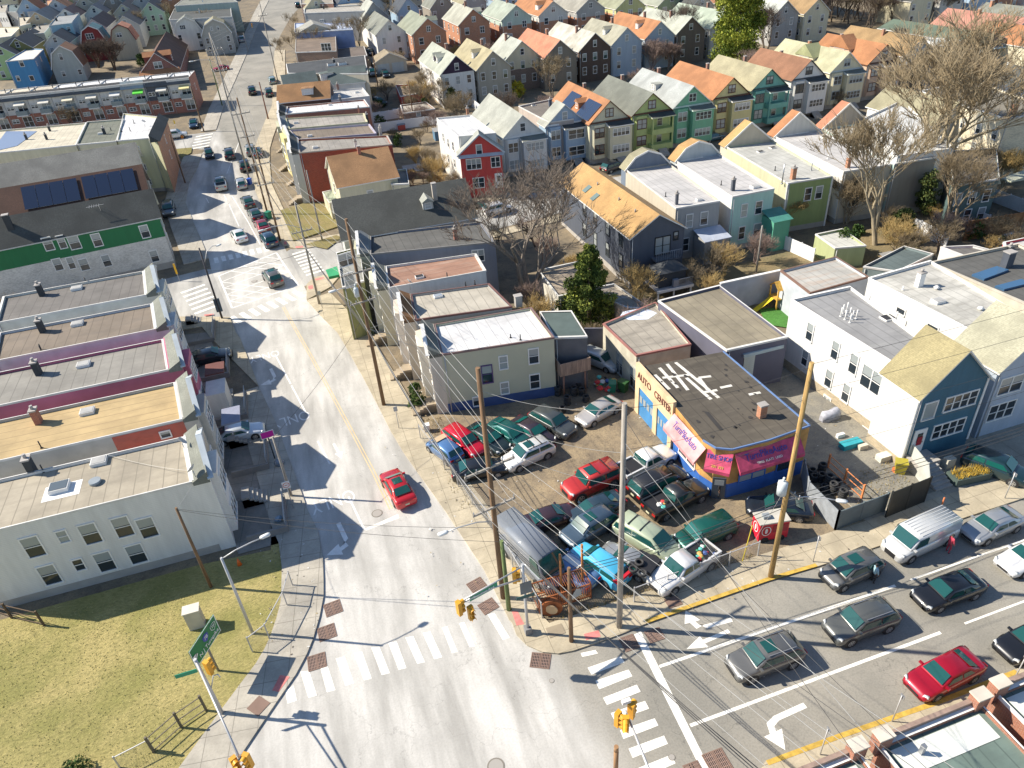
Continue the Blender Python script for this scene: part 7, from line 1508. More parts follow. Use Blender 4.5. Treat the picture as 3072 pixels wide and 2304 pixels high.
for si, (q, n) in enumerate((((1440, 250), 4), ((1560, 350), 6), ((1640, 450), 5), ((1790, 560), 5), ((1460, 90), 4), ((1300, 150), 3), ((1330, 250), 3), ((1500, 420), 3), ((1700, 330), 3))):
 c = GT(K6(*q), 0.02)
 nm_ = ('second', 'tallest', 'third', 'nearest', 'farthest', 'left back', 'left middle', 'front left', 'right back')[si]
 for k in range(n): tyre(c.x+RN.uniform(-.04, .04), c.y+RN.uniform(-.04, .04), .13+k*.2, 'old tyre in the %s stack by the tarpaulin fence' % nm_, 'stacked tyres behind the tarpaulin fence')
for si, (q, n) in enumerate(((P21(400, 900), 5), (P21(360, 960), 5), (P21(455, 900), 4), (P21(300, 900), 5), (P21(330, 1010), 3), (P21(430, 850), 3), (P21(480, 940), 3))):
 c = GT(q, 0.12)
 for k in range(n): tyre(c.x+RN.uniform(-.05, .05), c.y+RN.uniform(-.05, .05), .13+k*.2, 'old tyre stacked in the shade along the blue wall base', 'stacked tyres in the shade of the cream house')
# ------------------------------------------------------------------ poles, cables, signals and signs
WOOD = mat('wood', (.20, .12, .065), .9); WOODG = mat('wood', (.34, .31, .27), .9); WOODY = mat('wood', (.42, .27, .10), .9); MOSS = mat('wood', (.14, .19, .07), .9)
def proj(P):
 d = P-Vector((0, 0, CAM_H)); k = d.dot(_fw); return (1536+F_PX*d.dot(CR)/k, 1152-F_PX*d.dot(CU)/k)
def height(base, top):
 b = GT(base); best = (1e9, 0)
 for i in range(1, 480):
  q = proj(b+Vector((0, 0, i*.05))); e = (q[0]-top[0])**2+(q[1]-top[1])**2
  if e < best[0]: best = (e, i*.05)
 return best[1]
POLES = {}
def pole(key, base, top, label, m=WOOD, r=.17, arms=(), group='wooden utility poles', nm='utility_pole', cat='utility pole'):
 """arms: (metres below the top, half length, direction in degrees)"""
 b = GT(base); h = height(base, top) if isinstance(top, tuple) else top
 t = thing(nm, b, label, cat, group); POLES[key] = (b, h, t)
 MB().tube([(b.x, b.y, b.z-.3), (b.x, b.y, b.z+h*.5), (b.x, b.y, b.z+h)], [r, r*.86, r*.7], 10).build('pole', m, t)
 for dz, hl, ang in arms:
  a = math.radians(ang); u = Vector((math.cos(a), math.sin(a), 0)); c = b+Vector((0, 0, h-dz))+Vector((u.y, -u.x, 0))*(r*.8)
  o = MB().beam(c-u*hl, c+u*hl, .11, .13).build('crossarm', WOODG, t)
  for k in (-1, -.55, .55, 1): p = c+u*hl*.95*k; MB().tube([p, p+Vector((0, 0, .28))], [.05, .035], 6).build('insulator', STEEL, o)
 return t
def arm_lamp(key, dz, ang, ln, rise=.5, m=GALV):
 b, h, t = POLES[key]; a = math.radians(ang); u = Vector((math.cos(a), math.sin(a), 0)); s = b+Vector((0, 0, h-dz))
 MB().tube([s, s+u*ln*.35+Vector((0, 0, rise*.8)), s+u*ln*.75+Vector((0, 0, rise)), s+u*ln+Vector((0, 0, rise*.9))], .04, 6).build('lamp_arm', m, t)
 e = s+u*ln+Vector((0, 0, rise*.85)); d = u*.42
 MB().loft([[(p.x+n*w_*-u.y, p.y+n*w_*u.x, p.z+z_) for n, z_ in ((-1, 0), (-.8, .12), (.8, .12), (1, 0))] for p, w_ in ((e-d*.3, .06), (e, .15), (e+d, .16), (e+d*1.3, .05))]).build('lamp_head', mat('plain', (.62, .64, .64), .4), t)
def wire(p, q, sag, label, r=.014, m=None, group='overhead cables', n=14):
 p, q = Vector(p), Vector(q); pts = [p.lerp(q, i/n)-Vector((0, 0, sag*4*(i/n)*(1-i/n))) for i in range(n+1)]
 mb = MB().tube(pts, r, 4, cap=False); solo(mb, 'cable', m or WIRE, label, 'cable', group)
WIRE = mat('plain', (.06, .06, .06), .7); WIREL = mat('plain', (.34, .34, .33), .6)
MS = 98.6
pole('brown', K5(45, 1310), P11(1441/.001 if 0 else 1455, 722), 'tallest brown utility pole at the corner of the salvage lot', WOOD, .19, ((7.0, 1.7, 12), (10.2, 1.5, 12)))
pole('grey', P22(695, 750), P21(735, 957), 'tall pale grey utility pole on the corner sidewalk', WOODG, .20)
pole('right', P32(15, 425), P31(283, 690), 'golden brown utility pole with grey transformer can', WOODY, .19, ((9.6, .9, 100),))
pole('mid', P11(830, 970), P10(580, 1420), 'dark utility pole with white transformer on the right sidewalk', WOOD, .19, ((4.8, 1.5, 12), (7.6, 1.2, 12)))
pole('green', K5(120, 1470), P12(1570, 190), 'short mossy green utility pole beside the tallest brown one', MOSS, .17)
pole('stub', P22(385, 845), P22(375, 362), 'short dark pole stub on the corner between signal and grey pole', WOOD, .15)
pole('left', P02(1370, 490), P01(1150, 1630), 'dark leaning looking pole beside the long white rowhouse', WOOD, .12)
pole('left2', P11(232, 1560), P11(168, 1150), 'pole with turn restriction sign on the shaded left sidewalk', WOODG, .12)
pole('slim', K1(2030, 1390), K1(1690, 40), 'slim grey brown pole by the red tactile ramp', WOODG, .15, ((3.4, 1.2, 12),))
pole('corner2', K1(1510, 550), P10(30, 950), 'dark pole behind the navy parked suv', WOOD, .16, ((2.2, 1.3, 12), (5, 1.2, 12)))
pole('up1', K1(1345, 200), K2(1000, 170), 'pole between parked cars and porches, third up the street', WOOD, .15, ((2.2, 1.3, 12), (5.5, 1.1, 12)))
pole('up2', K2(1110, 1320), K3(1520, 30), 'pale pole with blue bin at its foot', WOODG, .15, ((2.5, 1.2, 12), (5.5, 1.2, 12)))
pole('up3', K2(1350, 480), K3(1500, 1370), 'red brown pole at the kerb by the white sidewalk strip', mat('wood', (.24, .11, .07)), .16)
pole('up4', K3(1850, 1370), K3(1640, 0), 'thin pole far up the street beside the grey wagon', WOODG, .13, ((3, 1.1, 12),))
pole('l2a', K2(250, 1330), K2(105, 650), 'dark pole at the shaded left kerb below the brick block', WOOD, .13)
pole('l2b', K2(495, 640), K2(255, 50), 'pole in front of the end terrace house', WOOD, .14)
pole('l2c', K2(740, 300), K3(720, 975), 'mossy pole by the far red coupe', MOSS, .14)
pole('l2d', K3(1350, 860), K3(1280, 540), 'short pale pole at the far left corner', WOODG, .1)
pole('gard', P10(430, 1560), P10(345, 1100), 'grey pole behind the corner grass plot', WOODG, .13)
pole('gard2', P21(1582, 108), P20(1598, 1460), 'bare pole in the garden behind the mint house', WOODG, .12)
pole('yard', P10(1025, 800), P10(990, 520), 'dark pole in the yards by the white fence', WOOD, .13)
pole('yard2', P10(790, 560), P10(770, 335), 'dark pole beside the white double garage', WOOD, .13)
pole('yard3', P20(700, 470), P20(702, 370), 'pole among the back row houses', WOOD, .12); pole('rtop', P30(1520, 570), P30(1620, 340), 'pole with transformer near the brown fronted house', WOOD, .15)
pole('rt2', P30(0, 790), P30(45, 590), 'pole with transformer in front of the teal house', WOOD, .14)
# steel lamp posts
pole('lamp', P02(1640, 790), P02(1465, 283), 'steel street lamp post at the edge of the grass plot', GALV, .11, (), 'street lamps', 'street_lamp', 'street lamp'); arm_lamp('lamp', .1, 15, 2.6, .25)
pole('lamp2', K1(740, 1580), K1(420, 640), 'dark street lamp post on the left corner of the box junction', mat('plain', (.05, .045, .05), .6), .13, (), 'street lamps', 'street_lamp', 'street lamp'); arm_lamp('lamp2', 2.0, 35, 2.2, 1.6)
b_, h_, t_ = POLES['lamp2']; MB().box(b_.x-.35, b_.x+.35, b_.y-.1, b_.y+.1, 1.3, 3.0).build('sign_plate', mat('plain', (.10, .13, .15), .6), t_)
arm_lamp('brown', 11.6, 185, 3.2, .6); arm_lamp('right', 10.3, -35, 3.0, .6); arm_lamp('slim', 3.0, 195, 4.2, 1.0); arm_lamp('up2', 4.5, 185, 3.6, .9); arm_lamp('mid', 6.5, 190, 2.2, .6)
def can(key, dz, ang, r=.3, l=.95, m=None):
 b, h, t = POLES[key]; a = math.radians(ang); c = b+Vector((math.cos(a), math.sin(a), 0))*(r+.2)+Vector((0, 0, h-dz))
 MB().tube([c-Vector((0, 0, l)), c, c+Vector((0, 0, .08))], [r, r, r*.5], 14).tube([c, c+Vector((0, 0, .4))], .07, 6).build('transformer', m or mat('plain', (.55, .60, .62), .45), t)
can('right', 8.6, 190); can('mid', 6.2, 200, .22, .8); can('rtop', 2, 200); can('rt2', 2.2, 200)
def P_(key, dz=0, side=0, ang=12):
 b, h, t = POLES[key]; a = math.radians(ang); return b+Vector((math.cos(a)*side, math.sin(a)*side, h-dz+.1))
DN = {'brown': 'tallest brown pole', 'mid': 'dark transformer pole', 'slim': 'slim pole', 'corner2': 'junction pole', 'up1': 'third street pole', 'up2': 'pale blue bin pole', 'up3': 'red brown pole', 'up4': 'thin far pole'}
def chain(keys, dzs, side, sag, label, **k):
 for i in range(len(keys)-1):
  p = P_(keys[i], dzs[i], side) if isinstance(keys[i], str) else Vector(keys[i]); q = P_(keys[i+1], dzs[i+1], side) if isinstance(keys[i+1], str) else Vector(keys[i+1])
  wire(p, q, sag, '%s cable from the %s to the %s' % ('thick' if 'r' in k else 'thin', DN[keys[i]], DN.get(keys[i+1], 'bottom edge') if isinstance(keys[i+1], str) else 'bottom edge'), **k)
NEARP = lambda s, z: (18.5+s, 2.0, z)
LW = 'overhead cable running along the right side of the main street'
for j, s in enumerate((-1.5, -.6, .6, 1.5)):
 chain(['up2', 'up1', 'corner2', 'slim', 'mid', 'brown', NEARP(s*1.3, 13.5)], [2.4, 2.2, 2.2, 3.4, 4.7, 6.8, 0], s*.85, .45, LW, m=WIREL if j != 2 else WIRE)
for j, s in enumerate((-1.0, 1.1)): chain(['up3', 'up2', 'up1', 'corner2', 'slim', 'mid', 'brown', NEARP(s*2+.5, 10)], [2, 5.4, 5.4, 5, 5.6, 7.5, 10.1, 0], s, .5, LW, m=WIREL)
for j, (dz, s) in enumerate(((0, 0), (1.2, .1), (3.0, -.1))): chain(['up4', 'up2', 'corner2', 'mid', 'brown'], [1+dz*.3, .4+dz*.4, .4+dz*.6, .3+dz, 1.2+dz], s, .5, LW, m=WIREL)
for j, dz in enumerate((11.4, 11.9, 12.4)): chain(['up2', 'corner2', 'mid', 'brown', NEARP(j*.7-.5, 7.2-j*.5)], [6+j*.2, 6+j*.2, dz-.8, dz+.9, 0], .1*j, .9, LW, r=.028)
LG_ = 'pale cable strung from the brown corner pole to the grey pole'
for dz, dq in ((1.6, .3), (3.4, 3.2), (5.2, 5.6)): wire(P_('brown', dz), P_('grey', dq+.2), .5, LG_, m=WIREL)
LR = 'cable crossing above the white and blue house to the right edge'
for dz, y, z in ((.2, 29, 18.6), (2.2, 28.6, 16.6), (4.6, 28.3, 14.2), (6.8, 28, 12.0)): wire(P_('right', dz), (85, y, z), .9, LR)
LQ = 'cable between the grey pole and the golden brown pole'
for dz, dq in ((.4, .4), (3.2, 2.6), (5.8, 5.0)): wire(P_('grey', dz), P_('right', dq), .5, LQ)
LT = 'thick black cable sagging over the parked cars of the lot'
for j in range(3): wire(P_('stub', .2+.25*j), P_('right', 10.2+.45*j), .5, LT, r=.025)
for j in range(3): wire(P_('right', 10.2+.45*j), (85, 28.4+.2*j, 8.2-.4*j), .9, 'thick black cable running right from the golden brown pole', r=.025)
LN = 'cable falling to the bottom of the picture over the crossing'
for j, (x, y, z) in enumerate(((17, 4, 9), (18.5, 4, 9.6), (20, 4, 10))): wire(P_('grey' if j < 4 else 'stub', 1+1.6*j if j < 4 else .2), (x, y, z), .6, LN, m=WIREL if j % 2 else WIRE)
LX = 'thin cable crossing the main street from side to side'
for a, da, b, db in (('left', .2, 'brown', 12.2), ('left2', .2, 'mid', 9), ('lamp2', 3, 'slim', 6), ('left', .3, 'green', .2), ('l2b', .5, 'up2', 2.5), ('l2c', .5, 'up4', 3)): wire(P_(a, da), P_(b, db), .5, LX, r=.018)
q = GT(P12(-290, 0)); wire(P_('left', .2), (-11, 49, 6.6), .4, 'white service cable over the roof of the long white rowhouse', m=WIREL)
wire(GT(P01(690, 1285), 7.1), GT(P01(1225, 1390), 7.3), .25, 'pale cable lying slack above the tan roof', m=mat('plain', (.65, .62, .55)))
for k_, (x, y, z) in enumerate(((9.4, 60, 6), (8.8, 67, 6.2), (9.8, 56, 6.2))): wire(P_('mid', 10.5), (x, y, z), .4, 'service cable dropping to the rowhouses right of the street', m=WIREL, r=.018)
wire(P_('right', 7.5), GT(P32(-500, 0)), 0, 'x') if 0 else None
wire(P_('right', 9), (24.4, 29.6, .2), 0, 'guy wire slanting from the golden brown pole to the fence', m=WIREL); wire((24.0, 29.3, .2), (24.6, 29.6, 3.2), 0, 'yellow guy wire guard by the lot fence', r=.04, m=mat('plain', (.60, .48, .05), .5))
SIGY = mat('plain', (.62, .30, .02), .5)
def signal(p, rz, label, k=3):
 """yellow three-lamp traffic signal hanging at p"""
 t = thing('traffic_signal', p, label, 'traffic signal', 'yellow traffic signals', rz)
 inst('housing', MB().box(-.17, .17, -.12, .12, -.55, .55).mesh('housing', SIGY), t)
 for i, c in enumerate(((.35, .02, .02), (.35, .2, .02), (.02, .25, .12))):
  z = .37-.37*i; mb = MB()
  mb.loft([[(math.cos(a)*.15, y, z+math.sin(a)*.15) for a in [j*math.pi/7 for j in range(-1, 9)]] for y in (-.12, -.36)], closed=False, caps=False); inst('visor', mb.mesh('visor', SIGY), t)
  inst('lens', MB().tube([(0, -.121, z), (0, -.14, z)], .12, 12).mesh('lens', mat('glass', c, r=.2)), t)
 return t
# corner signal mast with the street name sign
b = GT(P22(105, 790)); t = thing('signal_mast', b, 'grey signal mast with long arm over the main street and green street sign', 'signal mast')
MB().box(b.x-.22, b.x+.22, b.y-.22, b.y+.22, .1, .7).build('mast_base', mat('plain', (.2, .2, .2)), t)
MB().tube([(b.x, b.y, .1), (b.x, b.y, 6.6)], .1, 8).build('mast', GALV, t)
e = G(P12(1310, 590), 6.3); s0 = Vector((b.x, b.y, 5.4)); s1 = Vector((b.x, b.y, 6.4)); e.z = 6.3
MB().tube([s0, s0.lerp(e, .5)+Vector((0, 0, .15)), e-Vector((0, 0, .15))], .06, 6).build('mast_arm', GALV, t); MB().tube([s1, e], .05, 6).build('mast_arm', GALV, t)
d = (e-s1); d.z = 0; d.normalize(); c = s1.lerp(e, .62); rz = math.atan2(-d.y, -d.x)
o = inst('street_sign', MB().box(-.95, .95, -.02, .02, -.19, .19).mesh('street_sign', mat('plain', (.01, .24, .13), .4)), t, c-Vector((0, 0, .25))-t.location, (0, 0, rz))
text('Bayview Ave', .27, WHITE, t, c-Vector((0, 0, .25))-t.location+Vector((math.sin(rz), -math.cos(rz), 0))*.03, (math.pi/2, 0, rz), sx=1.05)
signal(e+Vector((0, 0, -.45)), 1.9, 'traffic signal at the tip of the corner mast arm'); signal(s1.lerp(e, .88)+Vector((.1, -.3, -.95)), .3, 'traffic signal beside the green street sign facing the camera')
signal(Vector((b.x-.5, b.y+.2, 5.6)), 1.2, 'traffic signal mounted on the corner mast itself')
MB().box(b.x-.3, b.x+.45, b.y-.14, b.y-.10, 4.1, 5.1).build('sign_plate', mat('plain', (.12, .14, .15), .5), t); MB().box(b.x-.6, b.x+.6, b.y-.15, b.y-.11, 3.7, 3.95).build('name_plate', mat('plain', (.02, .08, .08), .5), t)
# left mast with the big motorway sign
b = GT((667, 2142)); t = thing('signal_mast', b, 'steel signal mast at the bottom left with twin arms over the road', 'signal mast')
MB().tube([(b.x, b.y, .1), (b.x, b.y, 5.4)], [.13, .10], 10).build('mast', GALV, t); tm = t
a, c = G(P02(1247, 962), 3.1), G(P02(1405, 715), 3.1); bs = GT(P02(1450, 920)); t = thing('motorway_sign', bs, 'large green motorway direction sign with white arrow on its own post', 'road sign'); u = (c-a); wd = u.length; u.normalize(); rz = math.atan2(u.y, u.x); m_ = (a+c)/2
n = Vector((u.y, -u.x, 0)); back = math.radians(-14)
qs = m_-n*.06; MB().tube([(qs.x, qs.y, 0), (qs.x, qs.y, 3.7)], .08, 8).build('post', mat('plain', (.22, .20, .17), .7), t)
E3 = (math.pi/2+back*0, 0, rz); SG = mat('plain', (.0, .17, .055), .4)
so = inst('panel', MB().box(-wd/2, wd/2, -.02, .02, -.78, .78).mesh('panel', SG), t, m_-t.location, (0, 0, rz))
def lay(u_, v_): return m_+u*u_+Vector((0, 0, v_))+n*.035-t.location
mb = MB();
for x0, x1, z0, z1 in ((-wd/2, wd/2, .73, .78), (-wd/2, wd/2, -.78, -.73), (-wd/2, -wd/2+.05, -.73, .73), (wd/2-.05, wd/2, -.73, .73)): mb.box(x0, x1, -.03, -.021, z0, z1)
inst('border', mb.mesh('border', WHITE), t, m_-t.location, (0, 0, rz))
text('N J Turnpike', .42, WHITE, t, lay(.22, -.42), E3, sx=.95); text('78', .34, WHITE, t, lay(.12, .2)+n*.02, E3); text('TP', .28, WHITE, t, lay(.95, .2)+n*.02, E3)
sh = [(0, -.34), (.26, -.12), (.28, .2), (0, .3), (-.28, .2), (-.26, -.12)]
inst('shield', MB().face([(x, -.028, z) for x, z in sh][::-1]).mesh('shield', mat('plain', (.03, .06, .35), .4)), t, lay(.12, .2)-n*.02, (0, 0, rz))
mb = MB()
for k in range(6): (x0, z0), (x1, z1) = sh[k], sh[(k+1) % 6]; mb.beam((x0*.9+.83, -.03, z0*.9), (x1*.9+.83, -.03, z1*.9), .03, .01, up=Vector((0, 1, 0)))
inst('route_badge', mb.mesh('route_badge', WHITE), t, lay(.12, .2)-n*.01, (0, 0, rz))
mb = MB(); mb.beam((-.2, -.03, -.22), (.12, -.03, .1), .09, .01, up=Vector((0, 1, 0))); mb.face([(-.30, -.032, .24), (-.26, -.032, -.10), (.04, -.032, .20)]); inst('sign_arrow', mb.mesh('sign_arrow', WHITE), t, lay(-1.05, -.05)-Vector((0, 0, 0)), (0, 0, rz))
t = tm; e = G(P02(1550, 1590), 5.0); MB().tube([(b.x, b.y, 5.2), (e.x, e.y, 5.1)], .06, 6).build('mast_arm', GALV, t); MB().tube([(b.x, b.y, 4.4), (e.x, e.y, 5.0)], .05, 6).build('mast_arm', GALV, t)
signal(Vector((e.x-.3, e.y, 4.6)), .5, 'left of the two traffic signals at the bottom left edge'); signal(Vector((e.x+.35, e.y-.1, 4.7)), -.6, 'right of the two traffic signals at the bottom left edge')
c = G(P02(1370, 1075), 5.5); signal(Vector((b.x+.35, b.y+.25, 4.1)), 2.4, 'traffic signal on the mast below the motorway sign')
MB().box(b.x-1.35, b.x-.15, b.y-.02, b.y+.02, 4.3, 4.6).build('name_plate', mat('plain', (.01, .24, .13), .4), t)
MB().tube([(b.x+.1, b.y, 2.6), (b.x+.5, b.y, 3.6), (b.x+.75, b.y, 3.6), (b.x+.8, b.y, 3.3)], .04, 6).build('camera_bracket', GALV, t)
# signal cluster hanging over the crosswalk
e = G(P22(735, 1285), 6.2); t = thing('signal_mast', (e.x, e.y, 0), 'slim mast arm reaching up from the bottom edge over the crosswalk', 'signal mast'); f = G(P22(900, 1700), 5.9)
b2 = f+(f-e)*.5; MB().tube([e, f, b2], [.05, .07, .08], 8).tube([b2, (b2.x, b2.y, 0)], .12, 8).build('mast_arm', GALV, t)
for k, (dx, dy, r_) in enumerate(((-.45, -.1, .5), (-.2, -.45, -.4), (.35, .05, 2.2))): signal(Vector((e.x+dx, e.y+dy, 5.9)), r_, ('left', 'lower', 'right')[k]+' one of the three signals hanging over the crosswalk')
MB().box(e.x-.1, e.x+.35, e.y+.1, e.y+.3, 6.5, 6.7).build('camera', WHITE, t)
signal(GT(K3(1415, 420), 6), 0, 'small far traffic signal above the street crossing');
# smaller signs and posts
def sign(p, h, w_, hh, m, label, rz=0, post=GALV, txt=None, ring=False, m2=None):
 b = GT(p); t = thing('street_sign', b, label, 'sign'); t.rotation_euler = (0, 0, rz)
 inst('post', MB().tube([(0, 0, 0), (0, 0, h)], .035 if post is GALV else .07, 6).mesh('post', post), t)
 inst('panel', MB().box(-w_/2, w_/2, -.08, -.04, h-hh, h).mesh('panel', m), t)
 if m2: inst('panel_face', MB().box(-w_/2+.05, w_/2-.05, -.085, -.081, h-hh+.05, h-.05).mesh('panel_face', m2), t)
 if ring:
  mb = MB(); mb.loft([[(math.cos(a)*r, -.09, h-hh/2+math.sin(a)*r) for a in [k*math.pi/8 for k in range(16)]] for r in (w_*.36, w_*.44)], caps=False); mb.box(-w_*.2, w_*.2, -.088, -.086, h-hh/2-.03, h-hh/2+.03); inst('symbol', mb.mesh('symbol', mat('plain', (.5, .02, .02))), t)
 return t
sign(KB(1800, 1095), 3.2, 1.15, .72, WHITE, 'magenta board with white border on a black post', .1, BLK, m2=mat('plain', (.50, .01, .28), .5))
sign(P11(245, 1640), 3.0, .6, .7, WHITE, 'white sign with round turn restriction symbol at the shaded kerb', .05, ring=True)
sign(P11(928, 1122), 2.6, .35, .5, mat('plain', (.4, .4, .38)), 'small grey parking sign on the right sidewalk'); sign(P11(433, 342), 2.4, .4, .5, mat('plain', (.35, .36, .36)), 'small sign by the tactile ramp of the box junction')
sign(P01(1165, 165), 2.6, .25, 1.5, mat('plain', (.75, .42, .02), .5), 'yellow and green street name post at the left junction corner', m2=None); sign(K2(265, 900), 3.0, .5, .5, mat('plain', (.8, .25, .03), .5), 'orange road works sign by the far side street'); sign(K2(160, 700), 3.2, .25, .7, mat('plain', (.75, .5, .03), .5), 'yellow marker sign beside the white car in the side street')
for q, lb in ((P32(335, 1580), 'bare steel sign post at the bottom by the yellow kerb'), (P32(800, 1365), 'bare steel sign post beside the green roofed brick shop'), (P32(1580, 1110), 'bare steel sign post near the crimson sedan'), (K7(1900, 1300), 'steel post on the sidewalk by the silver sedan'), (P32(290, 330), 'thin post at the kerb near the drinks trailer')): sign(q, 2.6, .3, .3, STEEL, lb, 1.5)
b = GT(K7(890, 1475)); solo(MB().tube([b, b+Vector((0, 0, 1.3))], .06, 8), 'bollard', mat('plain', (.5, .16, .06)), 'rusty orange bollard behind the white panel van', 'bollard')
b = GT(P22(672, 1690), 0); solo(MB().tube([b, b+Vector((0, 0, 2.2))], .14, 8).tube([b+Vector((0, 0, 2.21)), b+Vector((0, 0, 2.6))], .13, 8), 'bollard', mat('plain', (.30, .17, .08)), 'brown post cut by the bottom edge on the crosswalk', 'post')
def cone(p, label): b = GT(p); solo(MB().tube([b, b+Vector((0, 0, .7))], [.2, .04], 8).box(b.x-.25, b.x+.25, b.y-.25, b.y+.25, b.z, b.z+.05), 'traffic_cone', mat('plain', (.8, .15, .02), .5), label, 'cone')
cone(P02(1555, 345), 'orange traffic cone in the shade beside the long white rowhouse')
def bin_(p, m, label, s=1.0):
 b = GT(p); t = thing('wheeled_bin', b, label, 'bin', rz=RN.uniform(0, 3)); inst('bin_body', MB().loft([[(x*k*s, y*k*s, z) for x, y in ((-.3, -.35), (.3, -.35), (.3, .35), (-.3, .35))] for k, z in ((.8, 0), (1, .95*s))], smooth=False).mesh('bin_body', m), t)
 inst('lid', MB().box(-.33*s, .33*s, -.38*s, .38*s, .95*s, 1.05*s).mesh('lid', m), t)
gb = mat('plain', (.02, .18, .11), .5)
bin_(K1(1365, 255), gb, 'green litter bin at the right kerb by the dark red sedan', 1.2); bin_(K2(1110, 1340), mat('plain', (.03, .10, .45), .5), 'blue bin at the foot of the pale pole'); bin_(P21(650, 880), gb, 'green bin in the rubbish heap', 1.1); bin_(P21(720, 880), mat('plain', (.03, .10, .03), .5), 'dark green bin at the right of the rubbish heap', 1.2)
bin_(K4(95, 420), WHITE, 'white round topped bin by the front steps of the cream house', .8); bin_(K7(240, 890), mat('plain', (.35, .30, .03), .6), 'olive bin with orange lid in the yard of the white house', 1.2)
for i in range(22):
 c = GT((P21(600, 850)[0]+RN.uniform(-28, 70), P21(600, 850)[1]+RN.uniform(-16, 28)), 0); c.z = .1+RN.uniform(0, .5); blob(c, RN.uniform(.15, .34), mat('plain', cols_[i % 7], .7), 'rubbish_bag', 'bag or scrap in the coloured rubbish heap by the shop', 'rubbish')
c = GT(KB(1870, 1200)); blob(c, .45, mat('glass', (.15, .18, .22), r=.25), 'refuse_sack', 'silver grey refuse sack beside the magenta board', 'rubbish'); c = GT(P12(150, 60)); blob(c, .35, mat('glass', (.2, .28, .35), r=.3), 'refuse_sack', 'pale refuse sack at the shaded left kerb', 'rubbish')
b = GT(P02(1290, 735)); t = thing('utility_cabinet', b, 'beige utility cabinet standing in the dry grass', 'cabinet'); MB().box(b.x-.55, b.x+.45, b.y-.35, b.y+.35, 0, 1.7).build('cabinet_body', mat('plain', (.50, .45, .36), .6), t); MB().box(b.x-.60, b.x+.50, b.y-.40, b.y+.40, 1.702, 1.78).build('lid', mat('plain', (.62, .58, .50), .6), t)
for q, lb in ((P22(300, 790), 'small grey concrete block beside the slate blue suv'),): pass
# ------------------------------------------------------------------ fences and walls
def fence(pts, h, label, kind='link', m=None, post=2.4, group=None, closed=False, nm='fence'):
 P = [GT(p) for p in pts] if isinstance(pts[0][0], float) or isinstance(pts[0], tuple) and len(pts[0]) == 2 else pts
 t = thing(nm, P[0], label, 'fence', group)
 for a, c in zip(P, P[1:]):
  L = (c-a).length; n = max(1, round(L/post)); d = (c-a)/n
  if kind == 'link':
   MB().face([(a.x, a.y, a.z+.05), (c.x, c.y, c.z+.05), (c.x, c.y, c.z+h), (a.x, a.y, a.z+h)]).build('wire_mesh', mat('mesh', (.40, .40, .40), .5), t); MB().beam(a+Vector((0, 0, h)), c+Vector((0, 0, h)), .05, .05).build('top_rail', GALV, t)
  elif kind == 'rails':
   for z in (.15, .6, 1.05): MB().beam(a+Vector((0, 0, h*z/1.1)), c+Vector((0, 0, h*z/1.1)), .05, .05).build('rail', m, t)
  else: MB().beam(a+Vector((0, 0, h/2)), c+Vector((0, 0, h/2)), .07, h).build('panel', m, t)
  for i in range(n+1):
   if i == 0 and a is not P[0]: continue
   p = a+d*i; pm = GALV if kind == 'link' else m; w_ = .035 if kind == 'link' else .06
   MB().box(p.x-w_, p.x+w_, p.y-w_, p.y+w_, p.z-.1, p.z+h+.1).build('post', pm, t)
 return t
VIN = mat('plain', (.74, .75, .76), .45, var=.03)
fence([P22(790, 590), P22(1210, 430), P22(1590, 290)], 1.5, 'chain link fence along the front of the salvage lot'); fence([K4(10, 520), K4(900, 1659), K5(560, 1580)], 1.6, 'chain link fence between the lot and the main street sidewalk')
fence([P02(1000, 1560), P02(1180, 1400), P02(1340, 1290)], 1.5, 'low rail fence at the edge of the dry grass', 'rails', mat('metal', (.14, .12, .09), .7, met=.2)); fence([P02(780, 1659), P02(1000, 1545)], 1.1, 'thin wire fence at the bottom of the dry grass', 'link')
fence([P12(-20, 910), P12(90, 825), P12(205, 610), P12(240, 480)], 1.5, 'tall thin wire fence curving along the grass edge', 'link', post=5); fence([P02(-60, 640), P02(80, 690), P02(290, 740)], 1.5, 'broken fence corner at the left edge of the grass', 'rails', mat('metal', (.12, .08, .05), .8, met=.1))
fence([K6(1130, 190), K6(1200, 560), K6(1680, 1060)], 1.9, 'tarpaulin covered fence around the tyre stacks', 'panel', TARP, nm='tarpaulin_fence'); fence([K6(1680, 1060), K7(-0, 1500)], 1.9, 'dark tarpaulin gate beside the tyre stacks', 'panel', mat('plain', (.12, .15, .16), .6))
fence([K7(30, 1600), K7(620, 1360)], 2.6, 'tall black board wall in front of the white house yard', 'panel', mat('plain', (.018, .02, .02), .5), nm='board_wall'); fence([K7(620, 1340), K7(600, 1080), K7(310, 700)], 2.2, 'pale board wall beside the front steps of the blue house', 'panel', mat('plain', (.45, .46, .42), .7), nm='board_wall')
fence([K6(1560, 30), K6(2120, 540)], 1.4, 'orange railing behind the tyre stacks', 'rails', mat('plain', (.60, .22, .08), .7));
fence([P10(745, 790), P10(930, 765)], 1.8, 'white fence behind the grey rowhouse yards', 'panel', VIN); fence([P10(775, 860), P10(1170, 805), P10(1180, 870)], 1.8, 'long white fence behind the brick rowhouse yard', 'panel', VIN); fence([P10(1400, 690), P10(1460, 740)], 1.8, 'white fence between white and khaki roofed houses', 'panel', VIN)
